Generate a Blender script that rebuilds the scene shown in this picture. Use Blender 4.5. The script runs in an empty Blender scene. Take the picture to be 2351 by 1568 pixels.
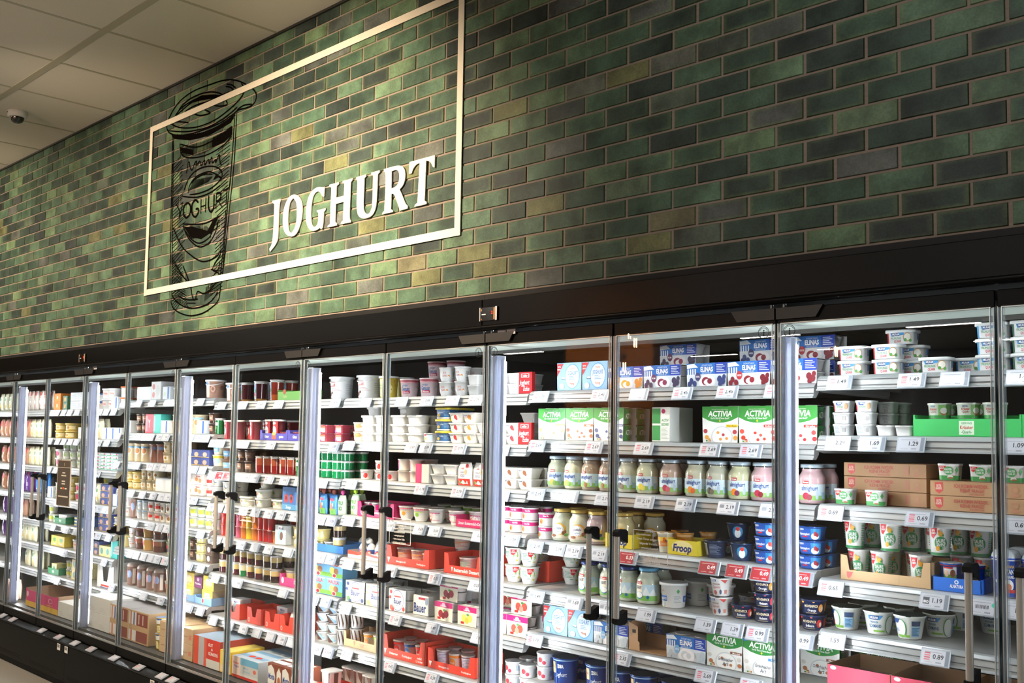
import bpy, math, random
from mathutils import Vector
random.seed(7)
SC = bpy.context.scene
COL = SC.collection
PI = math.pi

# ------------------------------------------------------------------ camera (fitted to the photograph)
F_, YAW, PITCH, ROLL, PX, PY = 2317.955, .781457, .066901, .015463, 1175.8, 848.447
CAM = Vector((2.80235, -2.68952, 1.64))
fw = Vector((-math.sin(YAW)*math.cos(PITCH), math.cos(YAW)*math.cos(PITCH), math.sin(PITCH)))
r0_ = Vector((math.cos(YAW), math.sin(YAW), 0)); u0_ = r0_.cross(fw)
rt = r0_*math.cos(ROLL)+u0_*math.sin(ROLL); up = -r0_*math.sin(ROLL)+u0_*math.cos(ROLL)
def ray(px, py): return fw*F_+rt*(px-PX)-up*(py-PY)
def atY(px, py, Y):
    v = ray(px, py); return CAM+v*((Y-CAM.y)/v.y)
def atZ(px, py, Z):
    v = ray(px, py); return CAM+v*((Z-CAM.z)/v.z)
def Xat(px, Z, Y):
    """world X whose point (X, Y, Z) is seen in image column px"""
    n = ray(px, 0).cross(ray(px, 1000))
    return CAM.x-(n.y*(Y-CAM.y)+n.z*(Z-CAM.z))/n.x
cam = bpy.data.cameras.new('camera'); co = bpy.data.objects.new('camera', cam); COL.objects.link(co)
from mathutils import Matrix
co.matrix_world = Matrix(((rt.x, up.x, -fw.x, CAM.x), (rt.y, up.y, -fw.y, CAM.y), (rt.z, up.z, -fw.z, CAM.z), (0, 0, 0, 1)))
cam.sensor_width = 36; cam.lens = F_*36/2351
cam.shift_x = (1175.5-PX)/2351; cam.shift_y = (PY-784)/2351
cam.clip_start = .05; SC.camera = co

# ------------------------------------------------------------------ materials
def lin(h):
    v = [int(h[i:i+2], 16)/255 for i in (0, 2, 4)]
    return tuple(c/12.92 if c <= .04045 else ((c+.055)/1.055)**2.4 for c in v)+(1,)
MATS = {}
def nt(name):
    m = bpy.data.materials.new(name); m.use_nodes = True
    n = m.node_tree; b = n.nodes['Principled BSDF']
    return m, n, b
def mat(h, rough=.45, metal=0, coat=0, noise=.04, name=None, spec=.5):
    k = (h, rough, metal, coat)
    if k in MATS: return MATS[k]
    m, n, b = nt(name or 'surface_'+h)
    c = lin(h)
    if noise:
        t = n.nodes.new('ShaderNodeTexNoise'); t.inputs['Scale'].default_value = 60
        r = n.nodes.new('ShaderNodeMixRGB'); r.inputs[1].default_value = tuple(x*(1-noise) for x in c[:3])+(1,); r.inputs[2].default_value = c
        tc = n.nodes.new('ShaderNodeTexCoord'); n.links.new(tc.outputs['Object'], t.inputs['Vector'])
        n.links.new(t.outputs['Fac'], r.inputs[0]); n.links.new(r.outputs[0], b.inputs['Base Color'])
    else: b.inputs['Base Color'].default_value = c
    b.inputs['Roughness'].default_value = rough; b.inputs['Metallic'].default_value = metal
    b.inputs['Coat Weight'].default_value = coat; b.inputs['Specular IOR Level'].default_value = spec
    MATS[k] = m; return m
def emat(name, col, s):
    m = bpy.data.materials.new(name); m.use_nodes = True; n = m.node_tree; n.nodes.clear()
    e = n.nodes.new('ShaderNodeEmission'); e.inputs[0].default_value = col; e.inputs[1].default_value = s
    o = n.nodes.new('ShaderNodeOutputMaterial'); n.links.new(e.outputs[0], o.inputs[0]); return m
def glassmat(name, tint=(1, 1, 1, 1), ior=1.45, diff=0, dcol=(1, 1, 1, 1), rough=0, gmul=1):
    m = bpy.data.materials.new(name); m.use_nodes = True; n = m.node_tree; n.nodes.clear()
    t = n.nodes.new('ShaderNodeBsdfTransparent'); t.inputs[0].default_value = tint
    g = n.nodes.new('ShaderNodeBsdfGlossy'); g.inputs['Roughness'].default_value = rough
    f = n.nodes.new('ShaderNodeFresnel'); f.inputs[0].default_value = ior
    x = n.nodes.new('ShaderNodeMixShader'); o = n.nodes.new('ShaderNodeOutputMaterial')
    mu = n.nodes.new('ShaderNodeMath'); mu.operation = 'MULTIPLY'; mu.inputs[1].default_value = gmul
    ge = n.nodes.new('ShaderNodeNewGeometry'); fr = n.nodes.new('ShaderNodeMath'); fr.operation = 'SUBTRACT'; fr.inputs[0].default_value = 1; n.links.new(ge.outputs['Backfacing'], fr.inputs[1])
    m2 = n.nodes.new('ShaderNodeMath'); m2.operation = 'MULTIPLY'; n.links.new(f.outputs[0], m2.inputs[0]); n.links.new(fr.outputs[0], m2.inputs[1]); n.links.new(m2.outputs[0], mu.inputs[0]); n.links.new(mu.outputs[0], x.inputs[0])
    a = t.outputs[0]
    if diff:
        d0 = n.nodes.new('ShaderNodeBsdfDiffuse'); d0.inputs[0].default_value = dcol; d1 = n.nodes.new('ShaderNodeBsdfTranslucent'); d1.inputs[0].default_value = dcol; d = n.nodes.new('ShaderNodeMixShader'); n.links.new(d0.outputs[0], d.inputs[1]); n.links.new(d1.outputs[0], d.inputs[2])
        y = n.nodes.new('ShaderNodeMixShader'); y.inputs[0].default_value = diff
        n.links.new(a, y.inputs[1]); n.links.new(d.outputs[0], y.inputs[2]); a = y.outputs[0]
    n.links.new(a, x.inputs[1]); n.links.new(g.outputs[0], x.inputs[2]); n.links.new(x.outputs[0], o.inputs[0])
    return m

# ------------------------------------------------------------------ mesh helpers
class MB:
    """collects faces with material slots; build() links ONE mesh object"""
    def __init__(s): s.v = []; s.f = []; s.m = []; s.sm = []; s.mats = []
    def slot(s, m):
        if m not in s.mats: s.mats.append(m)
        return s.mats.index(m)
    def face(s, pts, m, smooth=False):
        b = len(s.v); s.v += [tuple(p) for p in pts]; s.f.append(tuple(range(b, b+len(pts)))); s.m.append(s.slot(m)); s.sm.append(smooth)
    def raw(s, vs, fs, m, smooth=False):
        b = len(s.v); s.v += [tuple(p) for p in vs]; k = s.slot(m)
        for f in fs: s.f.append(tuple(b+i for i in f)); s.m.append(k); s.sm.append(smooth)
    def box(s, x0, y0, z0, x1, y1, z1, m, bev=0):
        if x1 < x0: x0, x1 = x1, x0
        if y1 < y0: y0, y1 = y1, y0
        if z1 < z0: z0, z1 = z1, z0
        if not bev:
            v = [(x, y, z) for z in (z0, z1) for x, y in ((x0, y0), (x1, y0), (x1, y1), (x0, y1))]
            s.raw(v, [(3, 2, 1, 0), (4, 5, 6, 7), (0, 1, 5, 4), (1, 2, 6, 5), (2, 3, 7, 6), (3, 0, 4, 7)], m); return
        b = bev; v = []
        for z, i in ((z0, b), (z0+b, 0), (z1-b, 0), (z1, b)):
            if i: q = [(x0+b, y0+b), (x1-b, y0+b), (x1-b, y0+b), (x1-b, y1-b), (x1-b, y1-b), (x0+b, y1-b), (x0+b, y1-b), (x0+b, y0+b)]
            else: q = [(x0+b, y0), (x1-b, y0), (x1, y0+b), (x1, y1-b), (x1-b, y1), (x0+b, y1), (x0, y1-b), (x0, y0+b)]
            v += [(x, y, z) for x, y in q]
        f = [tuple(range(7, -1, -1)), tuple(range(24, 32))]
        for k in range(3):
            for i in range(8): f.append((k*8+i, k*8+(i+1) % 8, k*8+8+(i+1) % 8, k*8+8+i))
        s.raw(v, f, m)
    def prism(s, poly, axis, a, b, m, smooth=False):
        """extrude a 2D polygon: axis 'x' -> poly in (y,z); 'y' -> (x,z); 'z' -> (x,y)"""
        def P(p, t): return {'x': (t, p[0], p[1]), 'y': (p[0], t, p[1]), 'z': (p[0], p[1], t)}[axis]
        n = len(poly); v = [P(p, a) for p in poly]+[P(p, b) for p in poly]
        f = [tuple(range(n-1, -1, -1)), tuple(range(n, 2*n))]
        s.raw(v, f, m); s.raw(v, [(i, (i+1) % n, n+(i+1) % n, n+i) for i in range(n)], m, smooth)
    def lathe(s, prof, m, seg=24, cx=0, cy=0, smooth=True, cap=(True, True)):
        v = []
        for r, z in prof:
            for i in range(seg):
                a = 2*PI*i/seg; v.append((cx+r*math.cos(a), cy+r*math.sin(a), z))
        f = [(k*seg+i, k*seg+(i+1) % seg, (k+1)*seg+(i+1) % seg, (k+1)*seg+i) for k in range(len(prof)-1) for i in range(seg)]
        s.raw(v, f, m, smooth)
        if cap[0]: s.raw(v[:seg], [tuple(range(seg-1, -1, -1))], m)
        if cap[1]: s.raw(v[-seg:], [tuple(range(seg))], m)
    def mesh(s, name):
        me = bpy.data.meshes.new(name); me.from_pydata(s.v, [], s.f)
        for m in s.mats: me.materials.append(m)
        me.polygons.foreach_set('material_index', s.m); me.polygons.foreach_set('use_smooth', s.sm); me.update()
        return me
    def build(s, name, parent=None, loc=(0, 0, 0)):
        o = bpy.data.objects.new(name, s.mesh(name)); COL.objects.link(o); o.location = loc
        if parent: o.parent = parent
        return o
def tag(o, label=None, cat=None, group=None, kind=None):
    if label: o['label'] = label
    if cat: o['category'] = cat
    if group: o['group'] = group
    if kind: o['kind'] = kind
    return o
def empty(name, loc=(0, 0, 0)):
    o = bpy.data.objects.new(name, None); COL.objects.link(o); o.location = loc; return o

# text -> flat triangles, cached, normalised so that capital height = 1
TXT = {}
def text_tris(body, bold=0, shear=0):
    k = (body, bold, shear)
    if k in TXT: return TXT[k]
    c = bpy.data.curves.new('t', 'FONT'); c.body = body; c.offset = bold*.02; c.shear = shear; c.resolution_u = 2; c.align_x = 'CENTER'
    o = bpy.data.objects.new('t', c); m = o.to_mesh()
    vs = [(v.co.x, v.co.y) for v in m.vertices]; fs = [tuple(p.vertices) for p in m.polygons]
    o.to_mesh_clear(); bpy.data.objects.remove(o); bpy.data.curves.remove(c)
    if vs:
        mx = (max(v[0] for v in vs)+min(v[0] for v in vs))/2
        vs = [((x-mx)/.69, y/.69) for x, y in vs]
    TXT[k] = (vs, fs); return TXT[k]

# prints: little flat marks wrapped on a surface S(x, y, off) -> 3D point.   x in half-widths, y in heights
def printer(mb, S, prints, w, h, step=.25, o0=.0004):
    lo = .0012/h
    for i, p in enumerate(prints):
        off = o0+i*.00012; t = p[0]
        if t == 't':
            _, cx, cy, hh, col, body = p[:6]; mw = p[6] if len(p) > 6 else None; bold = p[7] if len(p) > 7 else 1; sh = p[8] if len(p) > 8 else 0
            vs, fs = text_tris(body, bold, sh)
            if not vs: continue
            wd = (max(v[0] for v in vs)-min(v[0] for v in vs))*hh*h; sx = 1
            if mw: sx = mw*w/2/wd
            if sx > 1.35: sx = 1.35
            vv = [S(cx+x*hh*h*sx/(w/2), cy+(y-.5)*hh, off) for x, y in vs]
            mb.raw(vv, fs, mat(col, .5, noise=0))
            continue
        if t == 'r': _, x0, y0, x1, y1, col = p; fn = lambda x: (y0, y1)
        elif t == 'e':
            _, cx, cy, rx, ry, col = p; x0, x1 = cx-rx, cx+rx
            fn = lambda x: (cy-ry*math.sqrt(max(0, 1-((x-cx)/rx)**2)), cy+ry*math.sqrt(max(0, 1-((x-cx)/rx)**2)))
        else:
            _, pts, col = p; x0 = min(q[0] for q in pts); x1 = max(q[0] for q in pts)
            def fn(x):
                ys = []
                for a, b in zip(pts, pts[1:]+pts[:1]):
                    if a[0] != b[0] and min(a[0], b[0])-1e-9 <= x <= max(a[0], b[0])+1e-9: ys.append(a[1]+(b[1]-a[1])*(x-a[0])/(b[0]-a[0]))
                    elif a[0] == b[0] and abs(a[0]-x) < 1e-6: ys += [a[1], b[1]]
                return (min(ys), max(ys)) if ys else (0, 0)
        n = max(1 if t == 'r' else 8, int((x1-x0)/step+.99))
        xs = [x0+(x1-x0)*j/n for j in range(n+1)]
        if t == 'e': xs = [(x0+x1)/2-(x1-x0)/2*math.cos(PI*j/n) for j in range(n+1)]
        if t == 'p': xs = sorted(set(xs+[q[0] for q in pts]))
        yy = [fn(x) for x in xs]; m = mat(col, .45, noise=0)
        vv = [S(x, max(y[0], lo), off) for x, y in zip(xs, yy)]+[S(x, max(y[1], lo), off) for x, y in zip(xs, yy)]; k = len(xs)
        mb.raw(vv, [(j, j+1, k+j+1, k+j) for j in range(k-1)], m)

# ------------------------------------------------------------------ the setting
def struct(o, label=None): o['kind'] = 'structure'; return o
ZC = 3.662; ZH = 2.187; XL, XR, YB = -16.0, 7.0, -19.0
# ceiling tiles: procedural fissured mineral board
m, n, b = nt('ceiling_board'); tc = n.nodes.new('ShaderNodeTexCoord'); t = n.nodes.new('ShaderNodeTexNoise'); t.inputs['Scale'].default_value = 420; t.inputs['Detail'].default_value = 3
n.links.new(tc.outputs['Object'], t.inputs['Vector']); r = n.nodes.new('ShaderNodeValToRGB'); r.color_ramp.elements[0].position = .3; r.color_ramp.elements[0].color = lin('cdc7b9'); r.color_ramp.elements[1].position = .65; r.color_ramp.elements[1].color = lin('ebe5d8')
n.links.new(t.outputs['Fac'], r.inputs[0]); n.links.new(r.outputs[0], b.inputs['Base Color']); b.inputs['Roughness'].default_value = .95
bp = n.nodes.new('ShaderNodeBump'); bp.inputs['Strength'].default_value = .25; bp.inputs['Distance'].default_value = .002; n.links.new(t.outputs['Fac'], bp.inputs['Height']); n.links.new(bp.outputs[0], b.inputs['Normal'])
M_TILE = m
M_GRID = mat('b4ad98', .5, name='ceiling_grid_metal')
mb = MB(); mb.box(XL, YB, ZC, XR, .2, ZC+.1, M_TILE); struct(mb.build('ceiling'))
mb = MB()
for i in range(-18, 19):
    x = -4.70+.6267*i
    if XL < x < XR: mb.box(x-.010, YB, ZC-.0015, x+.010, 0, ZC+.001, M_GRID)
for i in range(16):
    y = -.62-1.25*i
    if y > YB: mb.box(XL, y-.02, ZC-.003, XR, y+.02, ZC+.001, M_GRID)
struct(mb.build('trim_1'))
mb = MB(); mb.box(XL, -.012, ZC-.012, XR, 0, ZC, mat('1c1b18', .6)); struct(mb.build('trim_2'))
# floor: grey screed with fine grain
m, n, b = nt('floor_screed'); tc = n.nodes.new('ShaderNodeTexCoord'); t = n.nodes.new('ShaderNodeTexNoise'); t.inputs['Scale'].default_value = 90; t.inputs['Detail'].default_value = 6
n.links.new(tc.outputs['Object'], t.inputs['Vector']); r = n.nodes.new('ShaderNodeValToRGB'); r.color_ramp.elements[0].color = lin('85827a'); r.color_ramp.elements[1].color = lin('a9a69c')
n.links.new(t.outputs['Fac'], r.inputs[0]); n.links.new(r.outputs[0], b.inputs['Base Color']); b.inputs['Roughness'].default_value = .6
mb = MB(); mb.box(XL, YB, -.1, XR, .2, 0, m); struct(mb.build('floor'))
m_w = mat('6b5b48', .8, name='warm_plaster')
for nm, a in (('wall_left', (XL-.1, YB, 0, XL, .2, ZC)), ('wall_right', (XR, YB, 0, XR+.1, .2, ZC)), ('wall_front', (XL, YB-.1, 0, XR, YB, ZC))):
    mb = MB(); mb.box(*a, m_w); struct(mb.build(nm))

# brick wall: every glazed brick is real relief; glaze colour varies per brick and inside each brick
m, n, b = nt('green_glazed_brick')
at = n.nodes.new('ShaderNodeAttribute'); at.attribute_name = 'brick'; sp = n.nodes.new('ShaderNodeSeparateXYZ'); n.links.new(at.outputs['Vector'], sp.inputs[0])
r = n.nodes.new('ShaderNodeValToRGB'); r.color_ramp.interpolation = 'LINEAR'
cols = [(0, '262d2b'), (.1, '28322d'), (.25, '2c3b32'), (.5, '364a3b'), (.72, '425746'), (.85, '53664b'), (.89, '3b403d'), (.935, '4f524e'), (.965, '54563a'), (1, '575342')]
e = r.color_ramp.elements
e[0].position = 0; e[0].color = lin(cols[0][1]); e[1].position = 1; e[1].color = lin(cols[-1][1])
for p, c in cols[1:-1]: q = e.new(p); q.color = lin(c)
n.links.new(sp.outputs[0], r.inputs[0])
uv = n.nodes.new('ShaderNodeUVMap'); uv.uv_map = 'UVMap'
tc = n.nodes.new('ShaderNodeTexCoord')
va = n.nodes.new('ShaderNodeVectorMath'); va.operation = 'ADD'; vs_ = n.nodes.new('ShaderNodeVectorMath'); vs_.operation = 'SCALE'; vs_.inputs['Scale'].default_value = 37
n.links.new(at.outputs['Vector'], vs_.inputs[0]); n.links.new(tc.outputs['Object'], va.inputs[0]); n.links.new(vs_.outputs[0], va.inputs[1])
t1 = n.nodes.new('ShaderNodeTexNoise'); t1.inputs['Scale'].default_value = 8; t1.inputs['Detail'].default_value = 4; t1.inputs['Roughness'].default_value = .6; n.links.new(va.outputs[0], t1.inputs['Vector'])
t2 = n.nodes.new('ShaderNodeTexNoise'); t2.inputs['Scale'].default_value = 160; t2.inputs['Detail'].default_value = 3; n.links.new(va.outputs[0], t2.inputs['Vector'])
cr = n.nodes.new('ShaderNodeMapRange'); cr.inputs['From Min'].default_value = .32; cr.inputs['From Max'].default_value = .68; cr.inputs['To Min'].default_value = .6; cr.inputs['To Max'].default_value = 1.6; n.links.new(t1.outputs['Fac'], cr.inputs[0])
c2 = n.nodes.new('ShaderNodeMapRange'); c2.inputs['From Min'].default_value = .3; c2.inputs['From Max'].default_value = .7; c2.inputs['To Min'].default_value = .82; c2.inputs['To Max'].default_value = 1.15; n.links.new(t2.outputs['Fac'], c2.inputs[0])
mu = n.nodes.new('ShaderNodeMath'); mu.operation = 'MULTIPLY'; n.links.new(cr.outputs[0], mu.inputs[0]); n.links.new(c2.outputs[0], mu.inputs[1])
gu = n.nodes.new('ShaderNodeUVMap'); gu.uv_map = 'UVMap'; gs = n.nodes.new('ShaderNodeSeparateXYZ'); n.links.new(gu.outputs[0], gs.inputs[0])
g1 = n.nodes.new('ShaderNodeMath'); g1.operation = 'SUBTRACT'; n.links.new(gs.outputs[0], g1.inputs[0]); g1.inputs[1].default_value = .5
g2 = n.nodes.new('ShaderNodeMath'); g2.operation = 'SUBTRACT'; n.links.new(sp.outputs[2], g2.inputs[0]); g2.inputs[1].default_value = .5
g3 = n.nodes.new('ShaderNodeMath'); g3.operation = 'MULTIPLY'; n.links.new(g1.outputs[0], g3.inputs[0]); n.links.new(g2.outputs[0], g3.inputs[1])
g4 = n.nodes.new('ShaderNodeMath'); g4.operation = 'MULTIPLY_ADD'; n.links.new(g3.outputs[0], g4.inputs[0]); g4.inputs[1].default_value = 1.0; g4.inputs[2].default_value = 1
g5 = n.nodes.new('ShaderNodeMath'); g5.operation = 'MULTIPLY'; n.links.new(mu.outputs[0], g5.inputs[0]); n.links.new(g4.outputs[0], g5.inputs[1]); mu = g5
# pooled glaze: lighter halo along a brick's edges
su = n.nodes.new('ShaderNodeSeparateXYZ'); n.links.new(uv.outputs[0], su.inputs[0])
def edge(out, k):
    a = n.nodes.new('ShaderNodeMath'); a.operation = 'SUBTRACT'; n.links.new(out, a.inputs[0]); a.inputs[1].default_value = .5
    c = n.nodes.new('ShaderNodeMath'); c.operation = 'ABSOLUTE'; n.links.new(a.outputs[0], c.inputs[0])
    d = n.nodes.new('ShaderNodeMapRange'); d.interpolation_type = 'SMOOTHSTEP'; d.inputs['From Min'].default_value = .5-k; d.inputs['From Max'].default_value = .5; n.links.new(c.outputs[0], d.inputs[0]); return d.outputs[0]
mx = n.nodes.new('ShaderNodeMath'); mx.operation = 'MAXIMUM'; n.links.new(edge(su.outputs[0], .12), mx.inputs[0]); n.links.new(edge(su.outputs[1], .2), mx.inputs[1])
mr = n.nodes.new('ShaderNodeMath'); mr.operation = 'MULTIPLY'; n.links.new(mx.outputs[0], mr.inputs[0]); n.links.new(sp.outputs[1], mr.inputs[1])
hue = n.nodes.new('ShaderNodeMixRGB'); hue.inputs[2].default_value = lin('586542'); n.links.new(r.outputs[0], hue.inputs[1])
mf = n.nodes.new('ShaderNodeMath'); mf.operation = 'MULTIPLY'; mf.inputs[1].default_value = .45; n.links.new(mr.outputs[0], mf.inputs[0]); n.links.new(mf.outputs[0], hue.inputs[0])
ml = n.nodes.new('ShaderNodeVectorMath'); ml.operation = 'SCALE'; n.links.new(hue.outputs[0], ml.inputs[0]); n.links.new(mu.outputs[0], ml.inputs['Scale'])
n.links.new(ml.outputs[0], b.inputs['Base Color']); b.inputs['Roughness'].default_value = .5; b.inputs['Specular IOR Level'].default_value = .18
bp = n.nodes.new('ShaderNodeBump'); bp.inputs['Strength'].default_value = .25; bp.inputs['Distance'].default_value = .002; n.links.new(t2.outputs['Fac'], bp.inputs['Height']); n.links.new(bp.outputs[0], b.inputs['Normal'])
M_BRICK = m
m, n, b = nt('brick_mortar'); t = n.nodes.new('ShaderNodeTexNoise'); t.inputs['Scale'].default_value = 300; r = n.nodes.new('ShaderNodeValToRGB'); r.color_ramp.elements[0].color = lin('6a5e54'); r.color_ramp.elements[1].color = lin('87786b')
n.links.new(t.outputs['Fac'], r.inputs[0]); n.links.new(r.outputs[0], b.inputs['Base Color']); b.inputs['Roughness'].default_value = .95; M_MORT = m
BP, BC, BX, BZ = .1905, .06688, .007, 2.194
special = {}
def brick_of(px, py):
    p = atY(px, py, 0); k = int((p.z-BZ)//BC); return k, int((p.x-BX+(k % 2)*BP/2)//BP)
for px, py, v in ((1180, 248, .965), (857, 520, .965), (1490, 557, .965), (965, 598, .99), (975, 375, .965), (488, 205, .965), (470, 232, .99), (1650, 500, .9), (1500, 15, .91), (1355, 205, .94), (1610, 590, .1), (1550, 130, .94), (870, 400, .93), (985, 340, .94), (380, 388, .97), (275, 525, .97), (230, 540, .97), (60, 720, .97), (1540, 490, .99), (2000, 365, .93)):
    special[brick_of(px, py)] = v
mb = MB(); att = []; uvs = []
nk = int((ZC-BZ)/BC)+1; J = .0033
for k in range(-1, nk):
    for i in range(int((-12-BX)/BP), int((XR-2-BX)/BP)+1):
        x0 = BX+i*BP-(k % 2)*BP/2+J+random.uniform(-.0012, .0012); x1 = BX+(i+1)*BP-(k % 2)*BP/2-J+random.uniform(-.0015, .001)
        z0 = BZ+k*BC+J*.7+random.uniform(-.0006, .0006); z1 = min(BZ+(k+1)*BC-J*.7+random.uniform(-.0006, .0006), ZC)
        y = -random.uniform(0, .0015); g = .003
        vs = [(x0, .004, z0), (x1, .004, z0), (x1, .004, z1), (x0, .004, z1), (x0+g, y-.001, z0+g), (x1-g, y-.001, z0+g), (x1-g, y-.001, z1-g), (x0+g, y-.001, z1-g)]
        mb.raw(vs, [(4, 5, 6, 7), (0, 1, 5, 4), (1, 2, 6, 5), (2, 3, 7, 6), (3, 0, 4, 7)], M_BRICK)
        u = random.random(); v = special.get((k, i), u*.93 if random.random() < .993 else .965)
        w = random.random()**1.5; q = random.random()
        att += [(v, w, q)]*8
        uvs += [(0, 0), (1, 0), (1, 1), (0, 1)]+[(0, 0), (1, 0), (1, 0), (0, 0)]+[(1, 0), (1, 1), (1, 1), (1, 0)]+[(1, 1), (0, 1), (0, 1), (1, 1)]+[(0, 1), (0, 0), (0, 0), (0, 1)]
nb = len(mb.f)
me = mb.mesh('wall_back')
a = me.attributes.new('brick', 'FLOAT_VECTOR', 'POINT'); a.data.foreach_set('vector', [c for t in att for c in t])
ul = me.uv_layers.new(name='UVMap'); ul.data.foreach_set('uv', [c for t in uvs for c in t])
o = bpy.data.objects.new('wall_back', me); COL.objects.link(o); struct(o)
mb = MB(); mb.box(XL, .0025, ZH-.03, XR, .12, ZC+.05, M_MORT); q = mb.build('mortar_bed', o)
mb = MB(); mb.box(XL, .9, 0, XR, 1.0, ZC, mat('2a2b2c', .9)); q = mb.build('rear_shell', o)

# ------------------------------------------------------------------ sign on the bricks
M_CREAM = mat('c9bfac', .6, name='cream_sign_paint')
def wall_poly(mb, pts, m, y0=-.010, y1=-.0055):
    """fill a 2D outline list (with holes) on the wall through a curve, extruded"""
    c = bpy.data.curves.new('c', 'CURVE'); c.dimensions = '2D'; c.fill_mode = 'BOTH'
    for loop in pts:
        s = c.splines.new('POLY'); s.points.add(len(loop)-1); s.use_cyclic_u = True
        for q, p in zip(s.points, loop): q.co = (p[0], p[1], 0, 1)
    c.extrude = abs(y1-y0)/2
    o = bpy.data.objects.new('c', c); me = o.to_mesh()
    mb.raw([(v.co.x, (y0+y1)/2-v.co.z, v.co.y) for v in me.vertices], [tuple(p.vertices) for p in me.polygons], m)
    o.to_mesh_clear(); bpy.data.objects.remove(o); bpy.data.curves.remove(c)
def smooth_loop(l, it=2):
    """corner-keeping Chaikin: rounds only blunt corners"""
    for _ in range(it):
        out = []
        for i, p in enumerate(l):
            a, c = l[i-1], l[(i+1) % len(l)]
            v1 = Vector((p[0]-a[0], p[1]-a[1])); v2 = Vector((c[0]-p[0], c[1]-p[1]))
            if v1.length < 1e-6 or v2.length < 1e-6: out.append(p); continue
            if v1.angle(v2) > 1.0: out.append(p)
            else: out += [(p[0]-v1.x*.25, p[1]-v1.y*.25), (p[0]+v2.x*.25, p[1]+v2.y*.25)]
        l = out
    return l
def jw(p):
    q = atY(560+p[0]/4.237, 330+p[1]/4.237, 0); return (q.x, q.z)
LET = {'J': [[(293, 560), (372, 540), (372, 560), (359, 590), (352, 760), (345, 930), (330, 980), (270, 1055), (264, 1025), (288, 985), (300, 900), (308, 740), (313, 590), (293, 577)]],
 'O': [[(500, 492), (550, 510), (580, 570), (587, 640), (580, 730), (555, 830), (520, 890), (475, 910), (430, 890), (402, 840), (393, 770), (397, 680), (415, 600), (450, 525)], [(497, 533), (525, 560), (533, 640), (530, 740), (515, 820), (480, 872), (455, 860), (445, 800), (443, 720), (450, 640), (465, 570)]],
 'G': [[(802, 422), (797, 515), (780, 518), (765, 480), (735, 463), (700, 490), (678, 560), (670, 640), (668, 720), (675, 790), (700, 818), (725, 800), (738, 770), (742, 690), (740, 675), (725, 662), (727, 652), (813, 630), (810, 650), (795, 665), (790, 760), (782, 822), (765, 835), (757, 820), (730, 840), (690, 855), (650, 835), (625, 780), (618, 700), (625, 600), (645, 520), (680, 460), (720, 430), (755, 422), (780, 428)]],
 'H': [[(848, 403), (942, 378), (940, 398), (920, 413), (915, 528), (990, 508), (995, 392), (977, 385), (978, 367), (1075, 340), (1073, 358), (1058, 375), (1043, 735), (1058, 750), (1057, 767), (960, 786), (962, 768), (980, 752), (988, 568), (912, 588), (905, 765), (925, 780), (923, 797), (830, 818), (833, 800), (853, 785), (868, 430), (848, 420)]],
 'U': [[(1110, 330), (1207, 303), (1206, 322), (1190, 338), (1185, 480), (1180, 620), (1190, 670), (1212, 690), (1240, 680), (1258, 640), (1268, 560), (1275, 315), (1255, 302), (1256, 285), (1340, 262), (1338, 282), (1320, 300), (1310, 560), (1295, 650), (1262, 705), (1210, 730), (1160, 730), (1125, 700), (1113, 630), (1117, 480), (1124, 362), (1110, 348)]],
 'R': [[(1378, 252), (1480, 222), (1535, 213), (1570, 230), (1588, 280), (1585, 350), (1565, 410), (1532, 447), (1560, 510), (1590, 590), (1612, 610), (1610, 632), (1535, 655), (1490, 520), (1475, 492), (1453, 488), (1448, 640), (1467, 655), (1465, 668), (1362, 690), (1365, 675), (1383, 655), (1400, 290), (1378, 270)], [(1455, 272), (1500, 255), (1525, 275), (1530, 330), (1520, 390), (1490, 425), (1453, 440)]],
 'T': [[(1628, 183), (1875, 115), (1872, 235), (1855, 232), (1838, 190), (1815, 172), (1790, 170), (1775, 557), (1795, 572), (1793, 590), (1675, 618), (1680, 598), (1705, 578), (1727, 193), (1700, 200), (1665, 240), (1648, 293), (1622, 298)]]}
sg = tag(empty('wall_sign', (-1.5, 0, 2.44)), 'cream outlined JOGHURT sign with thin rectangular border on green bricks', 'sign')
for ch, loops in LET.items():
    mb = MB(); wall_poly(mb, [smooth_loop([jw(p) for p in l]) for l in loops], M_CREAM); o = mb.build('letter', sg); o.location = -sg.location
XA, XB, ZA, ZB, FW = -2.947, -.163, 2.443, 3.462, .034
mb = MB(); wall_poly(mb, [[(XA, ZA), (XB, ZA), (XB, ZB), (XA, ZB)], [(XA+FW, ZA+FW), (XB-FW, ZA+FW), (XB-FW, ZB-FW), (XA+FW, ZB-FW)]], M_CREAM, -.009, -.0055)
o = mb.build('border', sg); o.location = -sg.location
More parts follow.
